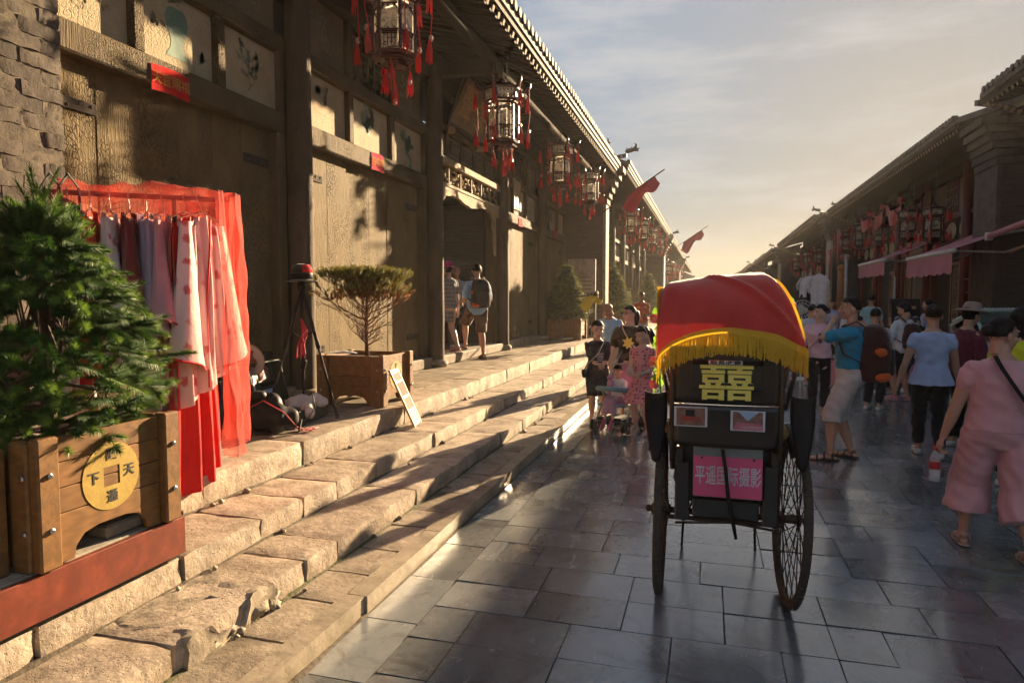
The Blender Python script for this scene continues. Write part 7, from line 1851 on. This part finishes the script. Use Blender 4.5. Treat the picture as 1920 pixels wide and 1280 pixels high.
# ------------------------------------------------------------ shaded side: awnings, stalls, hangings
def awning(px0, px1, py, X, depth, drop, label, group='pink awnings'):
    a, b = GX(px0, py[0], X), GX(px1, py[1], X)     # far end, near end of the front bar
    z = (a.z+b.z)/2; t = thing('shop_awning', label, 'awning', (X, b.y, z), 0, group); L = a.y-b.y
    MB().tube([(0, -.05, 0), (0, L+.05, 0)], .055, 12).build('front_bar', 'white_paint', t, smooth=True)
    MB().grid(lambda u, v: (-.02+.02*math.sin(u*23)*v, u*L, -.03-v*drop-(.05*abs(math.sin(u*PI*7)) if v > .95 else 0)), 56, 6).build('valance', 'awning_pink', t, smooth=True, normals=False)
    MB().grid(lambda u, v: (v*depth, u*L, .04+v*depth*.42-.05*math.sin(PI*v)), 8, 8).build('canopy', 'awning_pink', t, smooth=True, normals=False)
    for y in (.05, L-.05): MB().tube([(0, y, 0), (depth*.5, y, -.05), (depth, y, .30)], .022, 6).build('folding_arm', 'steel_pole', t)
awning(1703, 1788, (488, 468), 5.0, 1.9, .42, 'pink valanced awning over the red shopfront'); awning(1612, 1660, (497, 488), 5.2, 1.7, .40, 'smaller pink awning farther along the shaded side')
# bare awning frame at the near shop
c = GX(1860, 442, 5.3); t = thing('awning_frame', 'folded awning roller and rail on the near dark shop', 'awning frame', (5.3, c.y-4.0, c.z))
MB().tube([(0, 0, .25), (0, 4.2, .0)], .06, 10).build('roller', 'awning_pink', t, smooth=True); MB().tube([(0, 0, .05), (.4, 4.2, -.32)], .03, 8).build('rail', 'orange_paint', t, smooth=True); MB().box((.0, 4.15, .0), (.12, .10, .16)).build('end_cap', 'white_paint', t, bevel=.01)
MB().tube([(0, 4.1, 0), (1.6, 4.1, .3)], .03, 8).build('arm', 'steel_pole', t)
# glass display case
q = GY(1862, 700, 9.6); t = thing('glass_food_case', 'mint-green glass display case on a cart', 'display case', (q.x+.25, 9.6, 0), .35)
MB().box((0, 0, .50), (1.25, .62, .86)).build('cabinet', 'case_mint', t, bevel=.02)
for x in (-.62, .62):
    MB().prism([(-.30, .93), (.30, .93), (.30, 1.30), (-.05, 1.46), (-.12, 1.44), (-.30, 1.05)], 0, x-.012, x+.012).build('end_glass', 'glass', t)
    MB().tube([(x, .31, .93), (x, .31, 1.32), (x, -.06, 1.49), (x, -.33, 1.04), (x, -.31, .93)], .022, 6).build('end_frame', 'case_mint', t, smooth=True)
MB().grid(lambda u, v: ((u-.5)*1.24, -.33+.27*v, 1.04+.45*math.sin(v*PI/2)), 4, 8).build('curved_glass', 'glass', t, smooth=True, normals=False)
MB().box((0, .12, 1.44), (1.26, .40, .035), (R(-22), 0, 0)).build('lid', 'case_mint', t, bevel=.01)
mm = MB()
for k in range(24): mm.box((-.58+.05*k, .12, 1.468), (.022, .38, .012), (R(-22), 0, 0))
mm.build('lid_ribs', 'white_paint', t)
MB().box((0, .0, .96), (1.15, .5, .03)).build('tray', 'white_paint', t)
for x in (-.5, .5): MB().rings([[(x-.02+.04*k, .0+.09*math.cos(2*PI*j/14), .09+.09*math.sin(2*PI*j/14)) for j in range(14)] for k in (0, 1)]).build('wheel', 'rubber', t)
# menu board
q = GX(1703, 580, 5.2); t = thing('menu_board', 'black menu board with rows of round pink pictures leaning by the stall', 'menu board', (4.5, 17.0, .55), .25)
t.location = GY(1703, 640, 15.2); t.location.z = .62; t.rotation_euler = (R(-8), 0, .35)
MB().box((0, 0, .52), (.62, .03, 1.04)).build('board', 'board_black', t, bevel=.006)
for i in range(3):
    for j in range(3): MB().lathe([(.07, 0), (.07, .004)], 16).build('round_picture', 'petal_pink' if (i+j) % 2 else 'photo_white', t, (-.19+.19*i, -.016, .62-.22*j), (PI/2, 0, 0))
MB().box((0, -.018, .86), (.4, .004, .06)).build('heading', 'ink_ochre', t); MB().box((0, .25, -.05), (.7, .6, 1.1)).build('counter', 'dark_plank', t)
# stall tables with goods
r = random.Random(9)
for px, Y, lab in ((1690, 14.6, 'low stall table with trays of goods before the awning'), (1510, 17.5, 'cluttered souvenir table by the scooters'), (1590, 23.0, 'trinket table outside the shirt shop')):
    q = GY(px, 640, Y); t = thing('stall_table', lab, 'table', (q.x+.2, Y, 0), .1)
    MB().box((0, 0, .74), (1.5, .7, .04)).build('table_top', 'dark_plank', t, bevel=.005)
    for x in (-.68, .68):
        for y in (-.28, .28): MB().box((x, y, .36), (.05, .05, .72)).build('leg', 'dark_plank', t)
    for k in range(10):
        cm_, cn_ = r.choice([('photo_white', 'white'), ('silk_red', 'red'), ('case_mint', 'mint'), ('photo_brown', 'brown'), ('gold_char', 'yellow'), ('fabric_blue', 'blue')]); g = thing('trinket_box', 'small '+cn_+' boxed trinket on the '+lab.split(' with')[0].split(' by')[0].split(' outside')[0], 'box', (q.x+.2+r.uniform(-.6, .6), Y+r.uniform(-.25, .25), .76), r.random(), 'goods on the stall tables')
        MB().box((0, 0, .07), (r.uniform(.1, .22), .14, r.uniform(.1, .14))).build('carton', cm_, g, bevel=.008)
# white round-headed stand fans / clothes stand
q = GY(1503, 620, 15.0); t = thing('stand_fan', 'white pedestal fan standing by the souvenir table', 'fan', (q.x, 15.0, 0))
MB().lathe([(.22, 0), (.2, .03), (.03, .05)], 18).build('base', 'plastic_white', t, smooth=True); MB().tube([(0, 0, .04), (0, 0, 1.30)], .018, 8).build('pole', 'plastic_white', t)
m = MB()
for rr_ in (.20, .14, .07): m.tube([(rr_*math.cos(2*PI*k/24), -.06, 1.42+rr_*math.sin(2*PI*k/24)) for k in range(25)], .006, 5)
for k in range(16): m.tube([(.03*math.cos(2*PI*k/16), -.07, 1.42+.03*math.sin(2*PI*k/16)), (.2*math.cos(2*PI*k/16), -.06, 1.42+.2*math.sin(2*PI*k/16))], .003, 4)
m.build('cage', 'plastic_white', t); MB().lathe([(.06, 0), (.05, .12)], 12, (0, 0, 0)).build('motor', 'plastic_white', t, (0, .0, 1.42), (-PI/2, 0, 0))
for k in range(3): MB().ell((.07*math.cos(2*PI*k/3), -.03, 1.42+.07*math.sin(2*PI*k/3)), (.06, .01, .05), 10, (0, k*2.09, 0)).build('blade', 'case_mint', t, smooth=True)
# scooter parked by the table
def scooter(px, Y, rz, label, mat):
    q = GY(px, 640, Y); t = thing('scooter', label, 'scooter', (q.x, Y, 0), rz)
    for y in (-.6, .6):
        w = bpy.data.objects.new('wheel', None); link(w, t); w.location = (0, y, .22)
        MB().rings([[(.05*math.cos(2*PI*j/8), (.17+.05*math.sin(2*PI*j/8))*math.cos(2*PI*i/24), (.17+.05*math.sin(2*PI*j/8))*math.sin(2*PI*i/24)) for j in range(8)] for i in range(25)], caps=False).build('tyre', 'rubber', w, smooth=True); MB().rings([[(x, .13*math.cos(2*PI*j/16), .13*math.sin(2*PI*j/16)) for j in range(16)] for x in (-.02, .02)]).build('rim', 'chrome', w)
    MB().tube([(0, -.75, .55), (0, -.4, .55), (0, -.15, .38), (0, .25, .33), (0, .42, .6), (0, .5, .9)], [.12, .16, .13, .10, .12, .07], 12).build('body', mat, t, smooth=True)
    MB().ell((0, -.35, .74), (.13, .38, .07), 14).build('seat', 'leather_black', t, smooth=True); MB().tube([(0, .62, .25), (0, .46, .98)], .03, 8).build('fork', 'chrome', t)
    MB().tube([(-.32, .36, 1.03), (0, .46, 1.0), (.32, .36, 1.03)], .016, 8).build('handlebar', 'leather_black', t, smooth=True); MB().ell((0, .54, .92), (.08, .05, .07), 12).build('headlight', 'glass_tea', t, smooth=True)
    for s in (-1, 1): MB().ell((s*.28, .42, 1.17), (.06, .012, .04), 10).build('mirror', 'chrome', t, smooth=True)
scooter(1487, 20.0, 2.6, 'dark scooter parked in the shade by the souvenir table', 'board_black'); scooter(1530, 24.0, 2.2, 'red scooter parked before the shirt shop', 'red_lacquer')
# hanging shirts, poles, flags and drapes
def hung_shirt(px, py, Y, W, L, mat, label):
    q = GY(px, py, Y); t = thing('hanging_shirt', label, 'shirt', q, -.3, 'shirts hung at the shop')
    def fn(u, v): return ((u-.5)*W*(1-.25*(1-min(1, v*5))), .03*math.sin(u*14)*v, -v*L-.2*abs(u-.5)*(1-min(1, v*5)))
    MB().grid(fn, 18, 12).build('cloth', mat, t, smooth=True, normals=False)
    for s in (-1, 1): MB().tube([(s*W*.38, 0, -.08), (s*W*.62, .02, -.30), (s*W*.60, .02, -.5)], [.07, .07, .06], 8, flat=.5).build('sleeve', mat, t, smooth=True)
    MB().tube([(0, 0, -.02), (0, 0, .12)], .008, 5).build('hook', 'iron', t)
hung_shirt(1515, 517, 26.0, .55, .75, 'tee_white', 'short white shirt hung at the shop corner'); hung_shirt(1536, 512, 25.6, .5, 1.2, 'tee_white', 'long white shirt hung beside the short white shirt'); hung_shirt(1525, 522, 26.4, .3, 1.3, 'drape', 'dark red garment hung between the two white shirts'); hung_shirt(1514, 548, 26.0, .45, .75, 'dk_cloth', 'black trousers hung under the short white shirt')
def pole(px, py0, Y, label, mat, rad=.05, top=None):
    a = GY(px, 700, Y); b = GY(px, py0, Y); t = thing('street_pole', label, 'pole', (a.x, Y, 0))
    MB().tube([(0, 0, 0), (0, 0, b.z)], rad, 10).build('shaft', mat, t, smooth=True); MB().lathe([(rad*1.5, 0), (rad*1.6, .05), (rad*1.1, .1)], 10).build('foot', mat, t); MB().ell((0, 0, b.z), (rad*1.3, rad*1.3, rad), 8).build('cap', mat, t)
pole(1581, 480, 24.0, 'grey steel pole in front of the shirt shop', 'steel_pole', .05); pole(1572, 503, 26.5, 'orange-brown timber post behind the steel pole', 'orange_paint', .13); pole(1672, 520, 20.5, 'thin pale pole holding the small awning', 'steel_pole', .025); pole(1506, 510, 36.0, 'pale pole beside the hanging shirts', 'steel_pole', .05)
def drape(px0, px1, py, X, sag, label, mat='drape'):
    a, b = GX(px0, py, X), GX(px1, py-8, X); t = thing('red_swag', label, 'drape', b, 0, 'red swags under the shaded eave'); d = a-b
    MB().grid(lambda u, v: (d.x*u+.05*math.sin(u*9), d.y*u, d.z*u-sag*math.sin(PI*u)*(.55+.45*v)-v*.28), 24, 6).build('cloth', mat, t, smooth=True, normals=False); MB().ell((0, 0, 0), (.09, .12, .12), 10).build('knot', mat, t, smooth=True)
drape(1634, 1655, 396, 5.9, .5, 'red cloth swag tied under the eave beside the lanterns'); drape(1660, 1690, 384, 5.9, .5, 'red cloth swag tied under the eave above the pink awning'); drape(1612, 1630, 408, 5.9, .4, 'red cloth swag tied under the far end of the eave')
for px, py, X, lab in ((1572, 430, 5.6, 'orange-red pennant hanging at the far pier'), (1556, 470, 5.6, 'faded pennant hanging beside the white shirts')):
    q = GX(px, py, X); t = thing('pennant', lab, 'pennant', q); MB().grid(lambda u, v: (.03*math.sin(u*7), (u-.5)*.9*(1-v), -v*1.6), 10, 10).build('cloth', 'drape', t, smooth=True, normals=False); MB().tube([(0, -.5, .01), (0, .5, .01)], .02, 6).build('rod', 'iron', t)
# lattice door leaves at the red house
for px in (1790, 1702, 1672):
    q = GX(px, 560, 6.85); t = thing('lattice_door', {1790: 'tall lattice door leaf next to the brick pier', 1702: 'lattice door leaf under the large pink awning', 1672: 'narrow lattice door leaf by the thin awning pole'}[px], 'door', (6.86, q.y, .12), 0, 'lattice door leaves')
    for y in (-.35, .35): MB().box((0, y, 1.3), (.06, .07, 2.6)).build('stile', 'red_lacquer', t, bevel=.006)
    for z in (.05, .75, 2.55): MB().box((0, 0, z), (.058, .63, .08)).build('rail', 'red_lacquer', t, bevel=.006)
    MB().box((.0, 0, .4), (.03, .62, .6)).build('lower_panel', 'red_lacquer', t)
    for i in range(4): MB().box((0, -.22+.147*i, 1.65), (.025, .02, 1.72)).build('lattice_bar', 'carved_wood', t)
    for i in range(9): MB().box((.002, .0, .95+.18*i), (.02, .62 if i % 2 else .4, .02)).build('lattice_bar', 'carved_wood', t)
# brass kettles glinting in the shop window
for k in range(3):
    q = GX(1838, 520+26*k, 6.5); t = thing('brass_pot', ['round brass pot on the top shelf of the dark shop', 'brass jug on the middle shelf of the dark shop', 'small brass bowl on the low shelf of the dark shop'][k], 'pot', q); MB().lathe([(.08, 0), (.17, .08), (.18, .18), (.10, .26), (.07, .32), (.09, .35)], 18).build('vessel', 'gilt', t, smooth=True); MB().box((.0, 0, -.03), (.4, .9, .03)).build('shelf', 'dark_plank', t)
# ------------------------------------------------------------ the hazy evening air
def haze_box():
    m = MB().box2((-60, -12, -1.1), (60, 200, 13.0)); o = m.build('haze', None); o['kind'] = 'stuff'
    mt = bpy.data.materials.new('haze'); mt.use_nodes = True; nt = mt.node_tree; nt.nodes.clear(); out = nt.nodes.new('ShaderNodeOutputMaterial'); v = nt.nodes.new('ShaderNodeVolumePrincipled')
    v.inputs['Color'].default_value = (1.0, .96, .90, 1); v.inputs['Density'].default_value = HAZE; v.inputs['Anisotropy'].default_value = .3
    nt.links.new(v.outputs[0], out.inputs['Volume']); o.data.materials.append(mt)
HAZE = .0007
haze_box()
bpy.data.scenes.remove(WORK)
